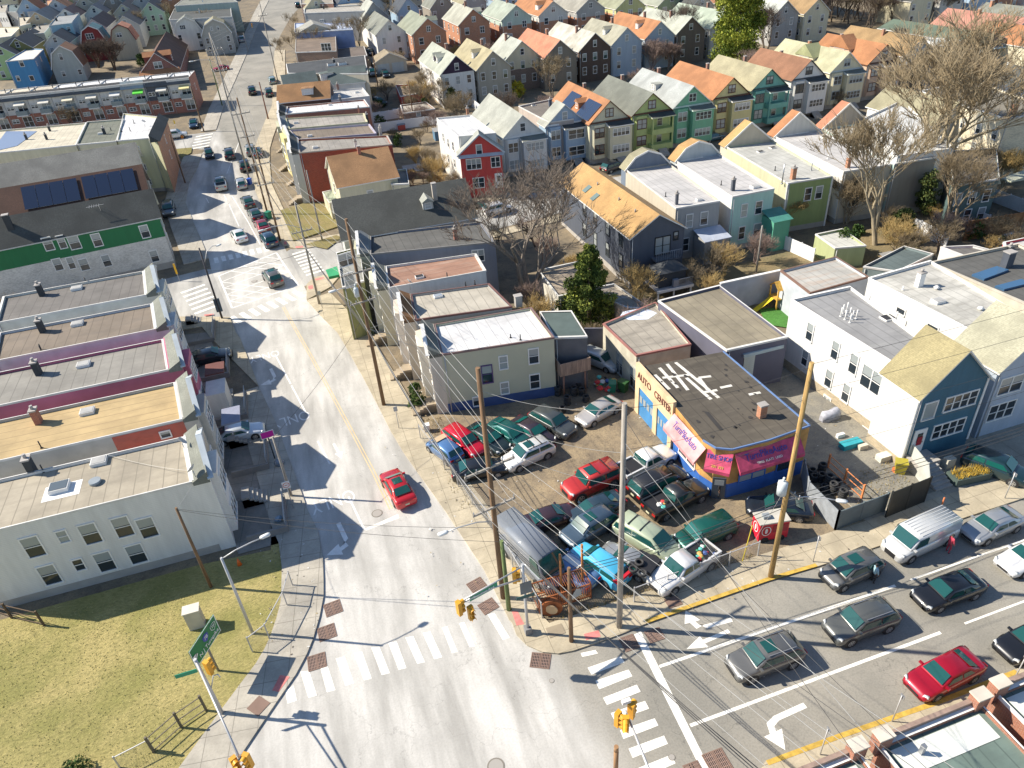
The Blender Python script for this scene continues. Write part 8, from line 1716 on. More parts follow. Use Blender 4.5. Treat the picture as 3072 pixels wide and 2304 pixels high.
fence([P30(50, 1590), P30(290, 1700)], 1.8, 'white vinyl fence in front of the olive green house', 'panel', VIN, 2.0); fence([P30(895, 1480), P30(1150, 1600)], 1.8, 'white vinyl fence behind the big bare tree', 'panel', VIN, 2.0); fence([P30(1405, 1290), P30(1700, 1400)], 1.8, 'white vinyl fence at the right edge', 'panel', VIN, 2.0); fence([P30(1205, 1390), P30(1420, 1470)], 1.6, 'short white fence by the dried flower bed', 'panel', VIN, 2.0)
fence([P30(1265, 1560), P30(1620, 1500), P30(1700, 1360)], 2.6, 'rust brown board fence with ivy at the right', 'panel', mat('plain', (.24, .12, .05), .9, var=.35, scale=1.2))
P = [GT(P21(1350, 180), 3.6), GT(P31(80, 95), 3.6)]; a, c = Vector((P[0].x, P[0].y, 0)), Vector((P[1].x, P[1].y, 0)); mb = MB().beam(a+Vector((0, 0, 1.8)), c+Vector((0, 0, 1.8)), .25, 3.6); solo(mb, 'yard_wall', mat('plain', (.36, .38, .44), .7), 'long blue grey wall with white top behind the playground', 'wall')
mb = MB().beam(a+Vector((0, 0, 3.68)), c+Vector((0, 0, 3.68)), .35, .1); solo(mb, 'wall_coping', WHITE, 'white coping on the blue grey playground wall', 'coping')
a, c = GT(P21(470, 640)), GT(P21(600, 640)); solo(MB().beam(a+Vector((0, 0, 1.6)), c+Vector((0, 0, 1.6)), .2, 3.2), 'yard_wall', mat('plain', (.12, .12, .15), .8), 'dark grey yard wall behind the pale car under the balcony', 'wall')
# ------------------------------------------------------------------ small structures and loose things
c0, c1, c2 = [GT(p) for p in (K6(400, 1290), K6(880, 1210), K6(800, 1080))]
u = (c1-c0).normalized(); L = 2.2; v = Vector((-u.y, u.x, 0)); c0.z = 0; t = thing('drinks_trailer', c0+u*1.4, 'red drinks trailer with round white emblem and silver roof', 'trailer'); rd = mat('plain', (.55, .015, .04), .45)
B = lambda a0, a1, b0, b1, z0, z1: MB().prism([c0+u*a0+v*b0, c0+u*a1+v*b0, c0+u*a1+v*b1, c0+u*a0+v*b1], z0, z1, 0, bottom=True)
B(0, L, 0, 1.2, .3, 1.9).build('trailer_body', rd, t); ro = B(-.05, L+.05, -.05, 1.25, 1.9, 2.0).build('trailer_roof', mat('plain', (.48, .46, .40), .5), t); B(.4, .9, .4, .8, 2.002, 2.25).build('roof_unit', mat('plain', (.25, .28, .30), .4), ro)
B(1.0, 2.1, -.03, 0, 1.0, 1.65).build('serving_hatch', mat('plain', (.30, .01, .03), .5), t)
for q_, nrm in ((c0+v*.6-u*.02, 'x'), (c0+u*.5-v*.04, 'y')):
 for r0, r1, m_ in ((.38, .45, WHITE), (0.0, .14, WHITE)):
  mb = MB(); ax = v if nrm == 'x' else u; k = 16
  mb.loft([[tuple(q_+ax*math.cos(j*2*math.pi/k)*r*(.8 if r0 else .7)+Vector((0, 0, 1.25+math.sin(j*2*math.pi/k)*r*(1 if r0 else 1.9)))) for j in range(k)] for r in (max(r0, .01), r1)], caps=False); mb.build('emblem', m_, t)
for q_ in (.5, 1.7): p = c0+u*q_-v*.02; MB().tube([p+Vector((0, 0, .3)), p+v*.2+Vector((0, 0, .3))], .3, 12).build('wheel', RUBBER, t)
# rusty orange plough with its big wheel at the lot corner
c = GT(K5(690, 1500)); t = thing('rusty_machine', (c.x, c.y, 0), 'rusty orange wire cage machine with big orange wheel at the corner', 'machine'); OR_ = mat('plain', (.30, .095, .03), .9, var=.35, scale=2)
MB().tube([(c.x-.1, c.y-.25, .75), (c.x, c.y+.1, .75)], .75, 18).build('wheel', OR_, t); MB().tube([(c.x-.14, c.y-.33, .75), (c.x-.1, c.y-.26, .75)], .42, 14).build('rim', mat('plain', (.50, .35, .2), .8), t)
mb = MB(); x0, x1, y0, y1 = c.x-.8, c.x+2.9, c.y+.15, c.y+1.6
for x_ in (x0, x1):
 for y_ in (y0, y1): mb.beam((x_, y_, 0), (x_, y_, 1.5), .09, .09)
for z_ in (.3, 1.5):
 mb.beam((x0, y0, z_), (x1, y0, z_), .08, .08); mb.beam((x0, y1, z_), (x1, y1, z_), .08, .08); mb.beam((x0, y0, z_), (x0, y1, z_), .08, .08); mb.beam((x1, y0, z_), (x1, y1, z_), .08, .08)
for i in range(26): x_ = x0+(x1-x0)*i/25; mb.beam((x_, y0, .3), (x_, y0, 1.5), .025, .025); mb.beam((x_, y0, 1.5), (x_, y1, 1.5), .025, .025)
for i in range(9): z_ = .3+i*.15; mb.beam((x0, y0-.01, z_), (x1, y0-.01, z_), .02, .02)
mb.build('cage', OR_, t); MB().face([(c.x+1.2, c.y-.1, .8), (c.x+2.2, c.y+.1, .8), (c.x+2.1, c.y+.2, 1.8)]).face([(c.x+1.2, c.y-.11, .8), (c.x+2.1, c.y+.19, 1.8), (c.x+2.2, c.y+.09, .8)]).build('tin_plate', mat('plain', (.55, .55, .5)), t)
for q, lb in ((K5(822, 1350), 'orange brown wooden post beside the rusty machine'), (K5(1098, 1215), 'brown wooden post behind the blue striped sedan')): b = GT(q); solo(MB().tube([b, b+Vector((0, 0, 4.6))], .09, 8), 'wooden_post', mat('wood', (.42, .17, .05)), lb, 'post')
# planter, mailbox, parked things by the blue house
a, c = GT(K7(1130, 1130)), GT(K7(1680, 1010)); u = (c-a).normalized(); t = thing('planter', (a.x, a.y, 0), 'long dark planter with yellow dried plants beside the driveway', 'planter'); v = Vector((-u.y, u.x, 0)); L = (c-a).length
MB().prism([a, a+u*L, a+u*L+v*1.2, a+v*1.2], 0, .75, 0).build('planter_box', mat('plain', (.07, .10, .09), .7), t)
mb = MB()
for i in range(700):
 p = a+u*RN.uniform(.1, L-.1)+v*RN.uniform(.1, 1.1); q = p+Vector((RN.uniform(-.2, .2), RN.uniform(-.2, .2), RN.uniform(.15, .5))); w_ = Vector((RN.uniform(-1, 1), RN.uniform(-1, 1), 0))*.03; mb.face([(p.x-w_.x, p.y-w_.y, .7), (p.x+w_.x, p.y+w_.y, .7), (q.x, q.y, .75+q.z-p.z)])
mb.build('dried_plants', mat('plain', (.50, .34, .05), .9, var=.4, scale=3), t)
b = GT(K7(1000, 800)); solo(MB().box(b.x-.4, b.x+.4, b.y-.25, b.y+.25, 0, 1.0), 'post_box', mat('plain', (.52, .50, .42), .6), 'pale steel box by the front steps of the blue house', 'box')
b = GT(P31(400, 1060)); mb = MB(); mb.loft([[(b.x+x_+math.cos(a_)*.02, b.y+y_*w_, z_*h_) for y_, z_ in ((-.5, .1), (-.42, .8), (0, 1.0), (.42, .8), (.5, .1))] for x_, w_, h_ in ((-1.0, .5, .7), (-.7, .9, 1.05), (0, .9, .95), (.5, .8, 1.25), (.9, .5, .8)) for a_ in (0,)]); solo(mb, 'covered_motorcycle', mat('plain', (.36, .37, .42), .7, var=.2, scale=3), 'motorcycle under a grey cloth cover beside the white house', 'motorcycle')
for q, sz, m_, lb in ((P31(465, 1180), .35, WHITE, 'white and blue cool box in the yard'), (P31(530, 1240), .9, mat('plain', (.02, .30, .36), .6), 'teal board lying on crates in the yard'), (P31(760, 1320), .8, mat('plain', (.60, .58, .50), .7), 'dirty white panel leaning by the stone base'), (P31(610, 1255), .4, mat('plain', (.55, .50, .40), .7), 'pale plank beside the teal board'), (P31(835, 1400), .4, mat('plain', (.55, .16, .05), .7), 'orange crate on the olive bin')):
 b = GT(q); solo(MB().box(b.x-sz, b.x+sz, b.y-sz*.4, b.y+sz*.4, .12, .12+min(.5, sz)), 'yard_item', m_, lb, 'yard item')
# playground
b = GT(P31(60, 330)); t = thing('playset', (b.x, b.y, 0), 'yellow wooden playset with slide on artificial turf', 'playset'); YW = mat('wood', (.62, .36, .06));
for dx in (-.7, .7):
 for dy in (-.7, .7): MB().box(b.x+dx-.07, b.x+dx+.07, b.y+dy-.07, b.y+dy+.07, 0, 2.6).build('post', YW, t)
MB().box(b.x-.8, b.x+.8, b.y-.8, b.y+.8, 1.3, 1.4).build('platform', YW, t); MB().face([(b.x-.9, b.y-.9, 2.5), (b.x+.9, b.y-.9, 2.5), (b.x+.9, b.y, 3.3), (b.x-.9, b.y, 3.3)]).face([(b.x-.9, b.y, 3.3), (b.x+.9, b.y, 3.3), (b.x+.9, b.y+.9, 2.5), (b.x-.9, b.y+.9, 2.5)]).build('playset_roof', YW, t)
MB().face([(b.x-.9, b.y-.35, 1.4), (b.x-.9, b.y+.35, 1.4), (b.x-3.0, b.y+.35, .2), (b.x-3.0, b.y-.35, .2)]).build('slide', mat('plain', (.75, .55, .02), .4), t); MB().beam((b.x+.8, b.y, 2.3), (b.x+3.2, b.y-.6, 2.2), .1, .1).beam((b.x+3.2, b.y-.6, 2.2), (b.x+3.6, b.y-1.4, 0), .09, .09).beam((b.x+3.2, b.y-.6, 2.2), (b.x+3.5, b.y+.5, 0), .09, .09).build('swing_frame', YW, t)
# gazebo deck behind the navy house
b = G(P21(1010, 170), 1.6); t = thing('gazebo_deck', (b.x, b.y, 0), 'raised white edged deck with black fabric gazebo behind the navy house', 'deck')
MB().box(b.x-2.2, b.x+2.4, b.y-1.6, b.y+1.6, 1.4, 1.6).build('platform', mat('plain', (.35, .33, .32), .8), t); MB().box(b.x-2.25, b.x+2.45, b.y-1.7, b.y-1.6, 1.3, 1.62).build('deck_edge', WHITE, t)
for dx in (-2, 0, 2.2): MB().box(b.x+dx-.08, b.x+dx+.08, b.y-1.55, b.y-1.4, 0, 1.4).build('post', WHITE, t)
BF = mat('plain', (.045, .05, .055), .8); MB().box(b.x-1.7, b.x+1.7, b.y-1.0, b.y+1.4, 1.6, 3.4).build('gazebo_curtain', BF, t); A_ = (b.x, b.y+.2, 4.3); k = [(b.x-1.9, b.y-1.2, 3.4), (b.x+1.9, b.y-1.2, 3.4), (b.x+1.9, b.y+1.6, 3.4), (b.x-1.9, b.y+1.6, 3.4)]; mb = MB()
for i in range(4): mb.face([k[i], k[(i+1) % 4], A_])
mb.build('gazebo_roof', BF, t)
mb = MB()
for i in range(14): mb.box(b.x+.6+i*.13, b.x+.63+i*.13, b.y-1.58, b.y-1.55, 1.6, 2.5)
mb.box(b.x+.55, b.x+2.4, b.y-1.6, b.y-1.53, 2.5, 2.57); mb.build('railing', GALV, t); bq = MB().box(b.x-.1, b.x+.6, b.y-1.5, b.y-1.1, 1.605, 2.5); bq.build('grill', mat('plain', (.3, .3, .32), .5), t)
# ------------------------------------------------------------------ people
def person(p, rz, label, top, legs, bald=False):
 b = GT(p); t = thing('person', b, label, 'person', rz=rz)
 V_ = [((0, 0, .95), .15), ((0, 0, 1.15), .15), ((0, .0, 1.38), .17), ((0, .01, 1.50), .065), ((0, .02, 1.56), .06), ((0, .02, 1.66), .098), ((0, .01, 1.74), .07),
   ((.09, 0, .88), .10), ((.11, -.03, .50), .065), ((.12, .02, .09), .045), ((.12, -.12, .05), .04), ((-.09, 0, .88), .10), ((-.12, -.05, .50), .065), ((-.14, .04, .09), .045), ((-.14, -.10, .05), .04),
   ((.19, 0, 1.42), .07), ((.25, -.04, 1.16), .05), ((.20, -.22, 1.02), .038), ((.17, -.27, .99), .028), ((-.19, 0, 1.42), .07), ((-.26, -.03, 1.15), .05), ((-.25, -.10, .92), .038), ((-.25, -.13, .86), .028)]
 E_ = [(0, 1), (1, 2), (2, 3), (3, 4), (4, 5), (5, 6), (0, 7), (7, 8), (8, 9), (9, 10), (0, 11), (11, 12), (12, 13), (13, 14), (2, 15), (15, 16), (16, 17), (17, 18), (2, 19), (19, 20), (20, 21), (21, 22)]
 for s_, k in ((1, 18), (-1, 22)):
  x, y, z = V_[k][0]
  for j, (dx, dz, l) in enumerate(((.025, 0, .07), (.008, -.01, .085), (-.008, -.01, .08), (-.024, 0, .065))):
   V_.append(((x+dx, y-l*.5, z-l*.6+dz), .010)); E_.append((k, len(V_)-1))
  V_.append(((x-s_*.045, y-.03, z+.0), .012)); E_.append((k, len(V_)-1))
 me = bpy.data.meshes.new('body'); me.from_pydata([v for v, r in V_], E_, []); o = inst('body', me, t)
 o.modifiers.new('skin', 'SKIN'); bpy.context.view_layer.update()
 for i, (v, r) in enumerate(V_): me.skin_vertices[0].data[i].radius = (r, r*.85)
 me.skin_vertices[0].data[0].use_root = True
 o.modifiers.new('sub', 'SUBSURF').levels = 2; o.modifiers['sub'].render_levels = 2; bpy.context.view_layer.update()
 dg = bpy.context.evaluated_depsgraph_get(); m2 = bpy.data.meshes.new_from_object(o.evaluated_get(dg)); o.modifiers.clear(); o.data = m2
 sk = mat('plain', (.28, .16, .10), .7); m2.materials.clear()
 for m_ in (top, legs, sk, DARK): m2.materials.append(m_)
 for f in m2.polygons:
  z, x = f.center.z, abs(f.center.x); f.material_index = 3 if z < .1 else 1 if (z < .93 and x < .2) else 2 if z > 1.53 or (z < 1.0 and x > .14) else 0; f.use_smooth = True
 inst('hair', MB().loft([[(math.cos(a)*r, .03+math.sin(a)*r, z) for a in [k*math.pi/5 for k in range(10)]] for r, z in ((.105, 1.68), (.10, 1.75), (.05, 1.80))]).mesh('hair', DARK), t)
 fm = MB().box(-.045, -.02, -.085, -.075, 1.665, 1.68).box(.02, .045, -.085, -.075, 1.665, 1.68).box(-.025, .025, -.085, -.075, 1.60, 1.61); fm.box(-.012, .012, -.10, -.08, 1.625, 1.66); inst('face', fm.mesh('face', mat('plain', (.12, .06, .04))), t)
 return t
person(P21(1342, 1572), .3, 'person in black jacket and trousers standing at the shop corner', mat('plain', (.02, .02, .022)), mat('plain', (.025, .025, .03)))
person(P21(1082, 1285), -1.2, 'person in dark red top and dark trousers by the shop wall', mat('plain', (.16, .03, .04)), mat('plain', (.03, .035, .05)))
person(P32(675, 455), 1.4, 'person in pale blue top standing behind the streamlined hatchback', mat('plain', (.30, .45, .50)), mat('plain', (.03, .03, .035)))
person(P32(1160, 262), 1.4, 'person in pink red coat beside the rear wheel of the white van', mat('plain', (.55, .06, .10)), mat('plain', (.35, .03, .06)))
# ------------------------------------------------------------------ trees and shrubs
BARK = mat('wood', (.30, .24, .16), .9); BARKD = mat('wood', (.13, .10, .075), .9); TWIG = mat('plain', (.23, .18, .11), .9); TWIGD = mat('plain', (.12, .09, .07), .9); TWIGR = mat('plain', (.26, .19, .16), .9); STRAW = mat('plain', (.42, .30, .12), .9)
NEED = [mat('plain', c, .9) for c in ((.035, .06, .015), (.065, .09, .02), (.12, .14, .03))]
BUSHG = [mat('plain', c, .9) for c in ((.03, .07, .015), (.06, .11, .02), (.11, .16, .03))]
def bare_mesh(seed, H, spread, levels=5, trunks=1, lean=.25, th=.26, up=.35, fan=(3, 4)):
 r = random.Random(seed); tr, tw = MB(), MB(); mn = .0011*H+.008
 def grow(p, d, L, rad, lv):
  n = 3; pts = [p]; q = p; dd = d
  for i in range(n):
   dd = (dd+Vector((r.uniform(-1, 1), r.uniform(-1, 1), r.uniform(-.5, .9)))*.16).normalized(); q = q+dd*L/n; pts.append(q)
  rr = [rad*(1-.36*i/n) for i in range(n+1)]
  (tr if lv >= levels-2 else tw).tube(pts, rr, 7 if lv == levels else 5 if lv >= levels-2 else 3, cap=False)
  if lv <= 0: return
  k = r.randint(*fan) if lv > 1 else 5
  for i in range(k):
   az = r.uniform(0, 6.28); t = pts[r.choice((2, 3, 3)) if lv > 1 else r.choice((1, 2, 3))]; sp = r.uniform(.35, .85)*spread
   nd = (dd+Vector((math.cos(az)*sp, math.sin(az)*sp, up*r.uniform(-.1, 1)))).normalized()
   grow(t, nd, L*r.uniform(.66, .86), max(mn, rr[-1]*r.uniform(.6, .9)), lv-1)
 for k in range(trunks):
  a = r.uniform(0, 6.28); d = Vector((math.cos(a)*lean*(trunks > 1), math.sin(a)*lean*(trunks > 1), 1)).normalized()
  grow(Vector((math.cos(a)*.15*(trunks > 1), math.sin(a)*.15*(trunks > 1), -.2)), d, H*.30, th, levels)
 return tr, tw
_TM = {}
def bare(p, label, seed=1, H=10, spread=1, levels=5, trunks=1, wood=None, twig=None, group=None, world=None, th=.24, sc_=1.0, rz=None, nm='bare_tree', **k):
 key = (seed, H, spread, levels, trunks, th, (wood or BARK).name, (twig or TWIG).name)
 if key not in _TM:
  a, b = bare_mesh(seed, H, spread, levels, trunks, th=th, **k); _TM[key] = (a.mesh('trunk', wood or BARK), b.mesh('crown', twig or TWIG))
 c = GT(p) if world is None else Vector((*world, terr(world[1]))); t = thing(nm, c, label, 'tree' if 'tree' in nm else 'shrub', group, RN.uniform(0, 6) if rz is None else rz); t.scale = (sc_,)*3
 inst('trunk', _TM[key][0], t); inst('crown', _TM[key][1], t); return t
def leafy(p, label, H, R_, n, mats, nm='evergreen_tree', cat='tree', cone=False, group=None, trunk=True, size=.16, seed=3, world=None, sq=1.0):
 r = random.Random(seed); c = GT(p) if world is None else Vector((*world, terr(world[1]))); t = thing(nm, c, label, cat, group)
 if trunk: inst('trunk', MB().tube([(0, 0, -.2), (0, 0, H*.5), (0, 0, H*.93)], [.22*H/8, .15*H/8, .04], 8).mesh('trunk', BARKD), t)
 mb = MB(); cl = []
 for i in range(int(26+H*5)):
  f = r.uniform(.10, 1) if cone else r.uniform(.15, 1); z = H*f; rad = R_*((1-f)**.75*1.15+.06) if cone else R_*math.sin(math.pi*min(.97, .15+f*.8))**.6
  a = r.uniform(0, 6.28); q = rad*r.uniform(.35, 1.0); cl.append((Vector((math.cos(a)*q, math.sin(a)*q, z)), (R_*.30*(1.25-f) if cone else R_*.36)*r.uniform(.7, 1.25), r.choice((0, 0, 1, 1, 2))))
 for i in range(n):
  q, cr, mi = cl[r.randrange(len(cl))]; v = Vector((r.gauss(0, 1), r.gauss(0, 1), r.gauss(0, .55)*sq)).normalized()*cr*r.uniform(.55, 1.05); o = q+v; d = Vector((r.gauss(0, 1), r.gauss(0, 1), r.gauss(0, .8))).normalized(); e = d.cross(Vector((r.random(), r.random(), r.random()))).normalized()
  s = size*r.uniform(.6, 1.4); mb.face([tuple(o-e*s*.5), tuple(o+e*s*.5), tuple(o+d*s*1.3)], min(2, max(0, mi+r.choice((-1, 0, 0, 1)))))
 inst('crown', mb.mesh('crown', mats), t); return t
bare(P30(1000, 1300), 'huge pale bare tree towering over the flat roofs at the right', 5, 25.0, 1.15, 6, 3, mat('wood', (.36, .30, .20), .9), mat('plain', (.34, .27, .17), .9), th=.5, rz=.5, fan=(3, 4))
bare(P30(700, 1590), 'big forked bare tree in front of the beige rear house', 8, 18, .9, 6, 2, mat('wood', (.36, .30, .20), .9), mat('plain', (.30, .24, .15), .9), th=.34, rz=1.2, fan=(2, 4))
bare(P30(1180, 1500), 'ivy tangled bare tree by the white vinyl fence', 13, 12, 1.2, 5, 3, BARK, TWIG, th=.28)
bare((F1 := (1140/.72, 640/.72)), 'wide grey bare tree between the dark roofed house and the navy house', 21, 16.0, 1.2, 6, 3, mat('wood', (.24, .20, .16)), mat('plain', (.19, .155, .125), .9), th=.36, rz=.3, fan=(2, 4))
bare(P20(1480-1320, 1850-250), 'low bare shrub tree by the shadow dappled garages', 4, 6, 1.3, 4, 3, BARKD, TWIGR, th=.12)
bare(P21(110, 340), 'pinkish bare shrub beside the dark porch roof', 6, 4.2, 1.3, 4, 4, TWIGR, TWIGR, th=.08, nm='bare_shrub')
leafy(P21(500, 455), 'bushy dark green pine between the garages and the annex', 9.5, 3.2, 26000, [mat('plain', c, .9) for c in ((.06, .095, .015), (.14, .18, .03), (.26, .29, .05))], size=.19, seed=4, cone=True)
leafy(P20(1440, 470), 'very tall yellow green pine rising over the house roofs', 18, 5.8, 30000, [mat('plain', c, .9) for c in ((.09, .13, .015), (.22, .27, .03), (.36, .38, .05))], size=.33, seed=9)
leafy(P20(35, 630), 'yellow flowering shrub behind the pale green roof', 3.0, 1.6, 1600, [mat('plain', (.55, .42, .02), .8), mat('plain', (.45, .42, .05), .8), mat('plain', (.3, .3, .04), .8)], 'shrub', 'shrub', trunk=False, size=.25)
leafy(P11(1050, 985), 'clipped green shrub in the front garden of the cream house', 2.6, .8, 2200, BUSHG, 'shrub', 'shrub', trunk=False, size=.13, seed=5)
leafy(P30(495, 1640), 'bright green shrub hiding the corner of the garden shed', 3.0, 1.5, 2600, BUSHG, 'shrub', 'shrub', trunk=False, size=.18, seed=6)
leafy(P30(850, 1560), 'ivy green undergrowth at the foot of the forked tree', 4.0, 1.6, 2600, NEED, 'shrub', 'shrub', trunk=False, size=.2, seed=7); leafy(P30(1000, 1400), 'ivy climbing around the trunk of the huge bare tree', 6.0, 1.5, 3200, NEED, 'ivy', 'ivy', trunk=False, size=.2, seed=8)
leafy(P00(935, 420), 'dark green shrub in front of the maroon cross gabled house', 2.6, 1.8, 1500, BUSHG, 'shrub', 'shrub', trunk=False, size=.3, seed=9)
leafy(P10(1280, 720), 'ivy covered small tree by the white house with purple gable', 4.5, 1.2, 1500, NEED, 'shrub', 'shrub', trunk=False, size=.25, seed=10); leafy(P10(950, 160), 'green yellow conifer among the bare trees at the top', 6, 2.2, 2500, NEED, size=.35, seed=11)
leafy(P02(500, 1690), 'dark low bush at the bottom edge of the grass', .8, .8, 900, BUSHG, 'shrub', 'shrub', trunk=False, size=.12, seed=12)
bare(P10(1050, 1080), 'straw coloured overgrown shrub beside the white walled red house', 31, 4.6, 1.2, 4, 6, STRAW, STRAW, th=.08, nm='bare_shrub'); bare(P10(1120, 1110), 'low golden brush in the yard of the red house', 33, 3.0, 1.4, 4, 6, STRAW, STRAW, th=.06, nm='bare_shrub')
bare(P30(150, 1480), 'rounded straw coloured shrub in front of the olive green house', 34, 4.8, 1.1, 5, 5, STRAW, STRAW, th=.08, nm='bare_shrub'); bare(P30(1320, 1380), 'golden green shrub behind the rust brown fence', 35, 3.0, 1.4, 4, 5, STRAW, STRAW, th=.06, nm='bare_shrub')
bare(P00(1410, 330), 'reddish bare shrub in front of the grey gambrel house', 36, 4.5, 1.2, 5, 5, TWIGR, TWIGR, th=.08, nm='bare_shrub'); bare(P00(745, 455), 'dense dark bare tree left of the maroon cross gabled house', 37, 9.0, 1.2, 5, 5, BARKD, TWIGD, th=.16); bare(P00(640, 440), 'second dark bare tree behind the long terrace', 38, 8.0, 1.2, 5, 5, BARKD, TWIGD, th=.15)
bare(P20(265, 640), 'slim dark bare tree in front of the taupe house', 41, 9.5, 1.0, 5, 2, BARKD, TWIG, th=.18); bare(P20(900, 470), 'pinkish thicket tree between the light blue houses and the row', 42, 7.5, 1.1, 5, 6, TWIGR, TWIGR, th=.12); bare(P20(1010, 450), 'second thicket tree left of the tall pine', 43, 6.5, 1.1, 5, 6, TWIGR, TWIGR, th=.12)
bare(P20(1130, 370), 'large dark bare tree left of the tall pine', 44, 13, 1.2, 5, 3, BARKD, TWIGD, th=.26); bare(P20(1640, 350), 'bare tree right of the tall pine', 44, 13, 1.2, 5, 3, BARKD, TWIGD, th=.26, sc_=.9)
for i, (q, h_, s_) in enumerate(((P10(175, 400), 7, 51), (P10(290, 400), 9, 52), (P10(420, 385), 9, 53), (P10(600, 360), 11, 54), (P10(680, 350), 11, 55), (P10(820, 250), 10, 51), (P10(240, 250), 8, 52), (P10(460, 200), 8, 53), (P10(730, 200), 9, 54), (P10(880, 130), 10, 55))):
 bare(q, 'pale stemmed bare tree number %s from the left at the top of the main street' % ('one', 'two', 'three', 'four', 'five', 'six', 'seven', 'eight', 'nine', 'ten')[i], s_, 9, 1.0, 5, 1, BARK, TWIG, th=.16, sc_=h_/9, group='bare trees at the top of the main street')
for i, q in enumerate((P10(1100, 740), P10(1130, 640), P10(1230, 700), P10(1310, 640), P10(1380, 560), P10(1480, 610), P10(1590, 600))): bare(q, ('dark bare tree by the yards of the back row, %s from the left' % ords[i]), 61+i % 3, 7, 1.1, 5, 2, BARKD, TWIG, th=.13, group='bare trees behind the back row')
TG = 'bare trees filling the top right blocks'
for i in range(26):
 x = P30(200+i*36, 0)[0]; y = (170 if i < 14 else 150)/1659*768+RN.uniform(-34, 10); bare((x, y), 'brown bare tree in the top right thicket, %s part' % ('left', 'middle', 'right')[min(2, i//9)], 71+i % 3, 10.5, 1.3, 5, 3, BARKD, (TWIG, TWIGD, TWIGR)[i % 3], th=.15, sc_=RN.uniform(.85, 1.25), group=TG)
for i in range(26):
 x = P10(900+i*66, 0)[0]; bare((x, RN.uniform(20, 52)), 'bare tree among roofs near the top edge, %s part' % ('left', 'middle', 'right')[min(2, i//9)], 71+i % 3, 10.5, 1.3, 5, 3, BARKD, (TWIG, TWIGD, TWIGR)[i % 3], th=.15, sc_=RN.uniform(.8, 1.2), group=TG)
for i in range(14): bare((RN.uniform(20, 640), RN.uniform(10, 120)), 'bare tree between the far small houses', 71+i % 3, 10.5, 1.3, 5, 3, BARKD, (TWIG, TWIGD, TWIGR)[i % 3], th=.15, sc_=RN.uniform(.6, .9), group='bare trees at the top left')
for i in range(16):
 x = 34+i*8.2; bare(None, 'bare yard tree behind the coloured row, %s' % ('near its left end' if i < 4 else 'left of its middle' if i < 8 else 'right of its middle' if i < 12 else 'near its right end'), 71+i % 3, 10.5, 1.3, 5, 3, BARKD, (TWIG, TWIGD, TWIGR)[i % 3], th=.15, sc_=RN.uniform(.55, .85), group='yard trees behind the coloured row', world=(x, 140+RN.uniform(-4, 4)+x*.05))
for i, q in enumerate((P30(500, 1450), P30(840, 1200), P30(1330, 1250), P30(1500, 1250), P30(1600, 950), P30(1380, 560), P30(900, 620), P31(830, 20), P31(900, 60))): bare(q, ('yard tree or brush behind the houses at right, %s' % ords[i])+' in order', 81+i % 3, 6.5, 1.2, 5, 4, BARK, (TWIG, STRAW)[i % 2], th=.11, sc_=RN.uniform(.7, 1.2), group='brush in the yards at right')
# brush, shrubs and small trees in the yards
YB = 'brush and small trees in the back yards'
for (x0, x1, y0, y1, n, wh) in ((18, 26, 104, 128, 9, 'left of the red house'), (19, 33, 140, 176, 16, 'around the white garage and red shed'), (20, 34, 58, 92, 8, 'behind the rowhouses of the main street'), (34, 64, 62, 72, 9, 'in the yards of the navy and mint houses'), (66, 92, 58, 74, 10, 'near the huge pale tree'), (-60, -20, 188, 214, 12, 'behind the long terrace'), (-40, -19, 88, 96, 4, 'by the left side street'), (36, 120, 120, 136, 16, 'behind the coloured row'), (26, 60, 196, 206, 8, 'behind the brick top row'), (-44, -32, 50, 80, 3, 'at the left edge')):
 for i in range(n): bare(None, '%s bare brush %s' % (('dark stemmed', 'reddish', 'straw coloured')[i % 3], wh), 91+i % 4, 5, 1.3, 4, 5, (BARKD, TWIGR, STRAW)[i % 3], (TWIG, TWIGR, STRAW)[i % 3], th=.07, sc_=RN.uniform(.5, 1.15), group=YB, world=(RN.uniform(x0, x1), RN.uniform(y0, y1)), nm='bare_shrub')
for i in range(16):
 x0, x1, y0, y1 = ((19, 33, 140, 176), (36, 120, 122, 134), (66, 92, 58, 74), (-60, -20, 188, 214))[i % 4]; leafy(None, 'evergreen shrub %s' % ('near the white double garage', 'behind the coloured row', 'by the huge pale tree', 'behind the long terrace')[i % 4], RN.uniform(1.2, 3), RN.uniform(.7, 1.3), 420, BUSHG, 'shrub', 'shrub', trunk=False, size=.26, seed=i, world=(RN.uniform(x0, x1), RN.uniform(y0, y1)), group=YB)
for i in range(26):
 x0, x1, y0, y1 = ((19, 33, 140, 176), (20, 33, 104, 128), (36, 110, 122, 134), (66, 90, 58, 74), (-60, -20, 190, 212))[i % 5]; x, y = RN.uniform(x0, x1), RN.uniform(y0, y1); z = terr(y); a, c, h = RN.uniform(.5, 1.6), RN.uniform(.4, 1.3), RN.uniform(.4, 2.0)
 t = thing('yard_shed' if h > 1.2 else 'yard_crate', (x, y, z), 'small %s in a back yard among the houses' % ('shed' if h > 1.2 else 'crate'), 'shed' if h > 1.2 else 'crate', 'sheds and crates in the back yards'); cm = mat('plain', RN.choice(((.5, .5, .48), (.1, .2, .3), (.3, .2, .12), (.45, .08, .06), (.2, .25, .2))), .7)
 inst('shed_wall', MB().box(-a, a, -c, c, -.2, h).mesh('shed_wall', cm), t); inst('shed_roof', MB().face([(-a-.1, -c-.1, h+.02), (a+.1, -c-.1, h+.02), (a+.1, c+.1, h+.3), (-a-.1, c+.1, h+.3)]).mesh('shed_roof', mat('plain', (.3, .3, .29), .7)), t)
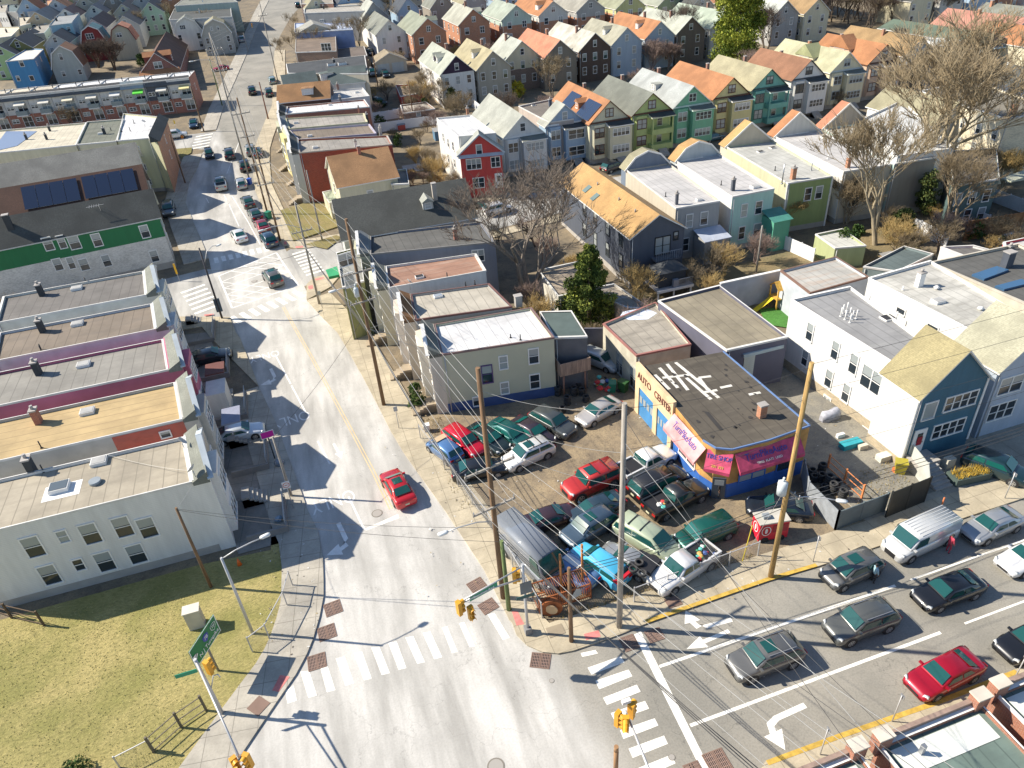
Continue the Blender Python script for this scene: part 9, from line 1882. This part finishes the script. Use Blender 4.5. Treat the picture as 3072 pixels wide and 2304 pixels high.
# tufts of taller dry grass and litter on the plot and the kerb strip
def tufts(name, polys, n, col, h=(.05, .16)):
 mb = MB()
 for (x0, x1, y0, y1) in polys:
  for i in range(n):
   x, y = RN.uniform(x0, x1), RN.uniform(y0, y1); a = RN.uniform(0, 6.28); w_ = .035; hh = RN.uniform(*h)
   mb.face([(x-math.cos(a)*w_, y-math.sin(a)*w_, .06), (x+math.cos(a)*w_, y+math.sin(a)*w_, .06), (x+RN.uniform(-.1, .1), y+RN.uniform(-.1, .1), .06+hh)], RN.choice((0, 0, 1)))
 o = mb.build(name, col); o['kind'] = 'stuff'; o['label'] = 'tufts of dry grass'; o['category'] = 'grass'; return o
tufts('grass_tufts', [(-30, -13.5, 26, 43)], 4500, [mat('plain', (.44, .37, .15), .9), mat('plain', (.28, .28, .09), .9)], (.03, .09))
tufts('weeds', [(6.6, 8.2, 42, 55), (10.2, 25, 29.3, 29.8), (35, 40.5, 31, 34), (64, 74, 60, 66)], 500, [mat('plain', (.32, .24, .09), .9), mat('plain', (.17, .16, .06), .9)], (.1, .35))
mb = MB()
for i in range(420):
 x0, x1, y0, y1 = RN.choice(((9, 33, 30, 52), (-9, -5, 33, 45), (35, 41, 30, 45), (2, 8, 33, 60), (66, 78, 58, 70), (14, 40, 26.8, 29))); x, y, s, a = RN.uniform(x0, x1), RN.uniform(y0, y1), RN.uniform(.03, .11), RN.uniform(0, 3)
 mb.face([(x+math.cos(a+k*1.57)*s*(1, .6)[k % 2], y+math.sin(a+k*1.57)*s*(1, .6)[k % 2], .155+terr(y)) for k in range(4)], RN.randrange(3))
o = mb.build('litter', [mat('plain', (.6, .6, .58)), mat('plain', (.12, .10, .08)), mat('plain', (.35, .28, .16))]); o['kind'] = 'stuff'; o['label'] = 'scattered litter and leaves'; o['category'] = 'litter'
# snow patches left in the shade
def snow(pts, z): q = [G(p, z) for p in pts]; return MB().face([(p.x, p.y, z) for p in q])
snow([P21(720, 360), P21(860, 335), P21(940, 370), P21(880, 410), P21(760, 415), P21(700, 390)], 3.985).build('snow_patch', mat('plain', (.62, .68, .78), .6, var=.2, scale=3), ANX.o)
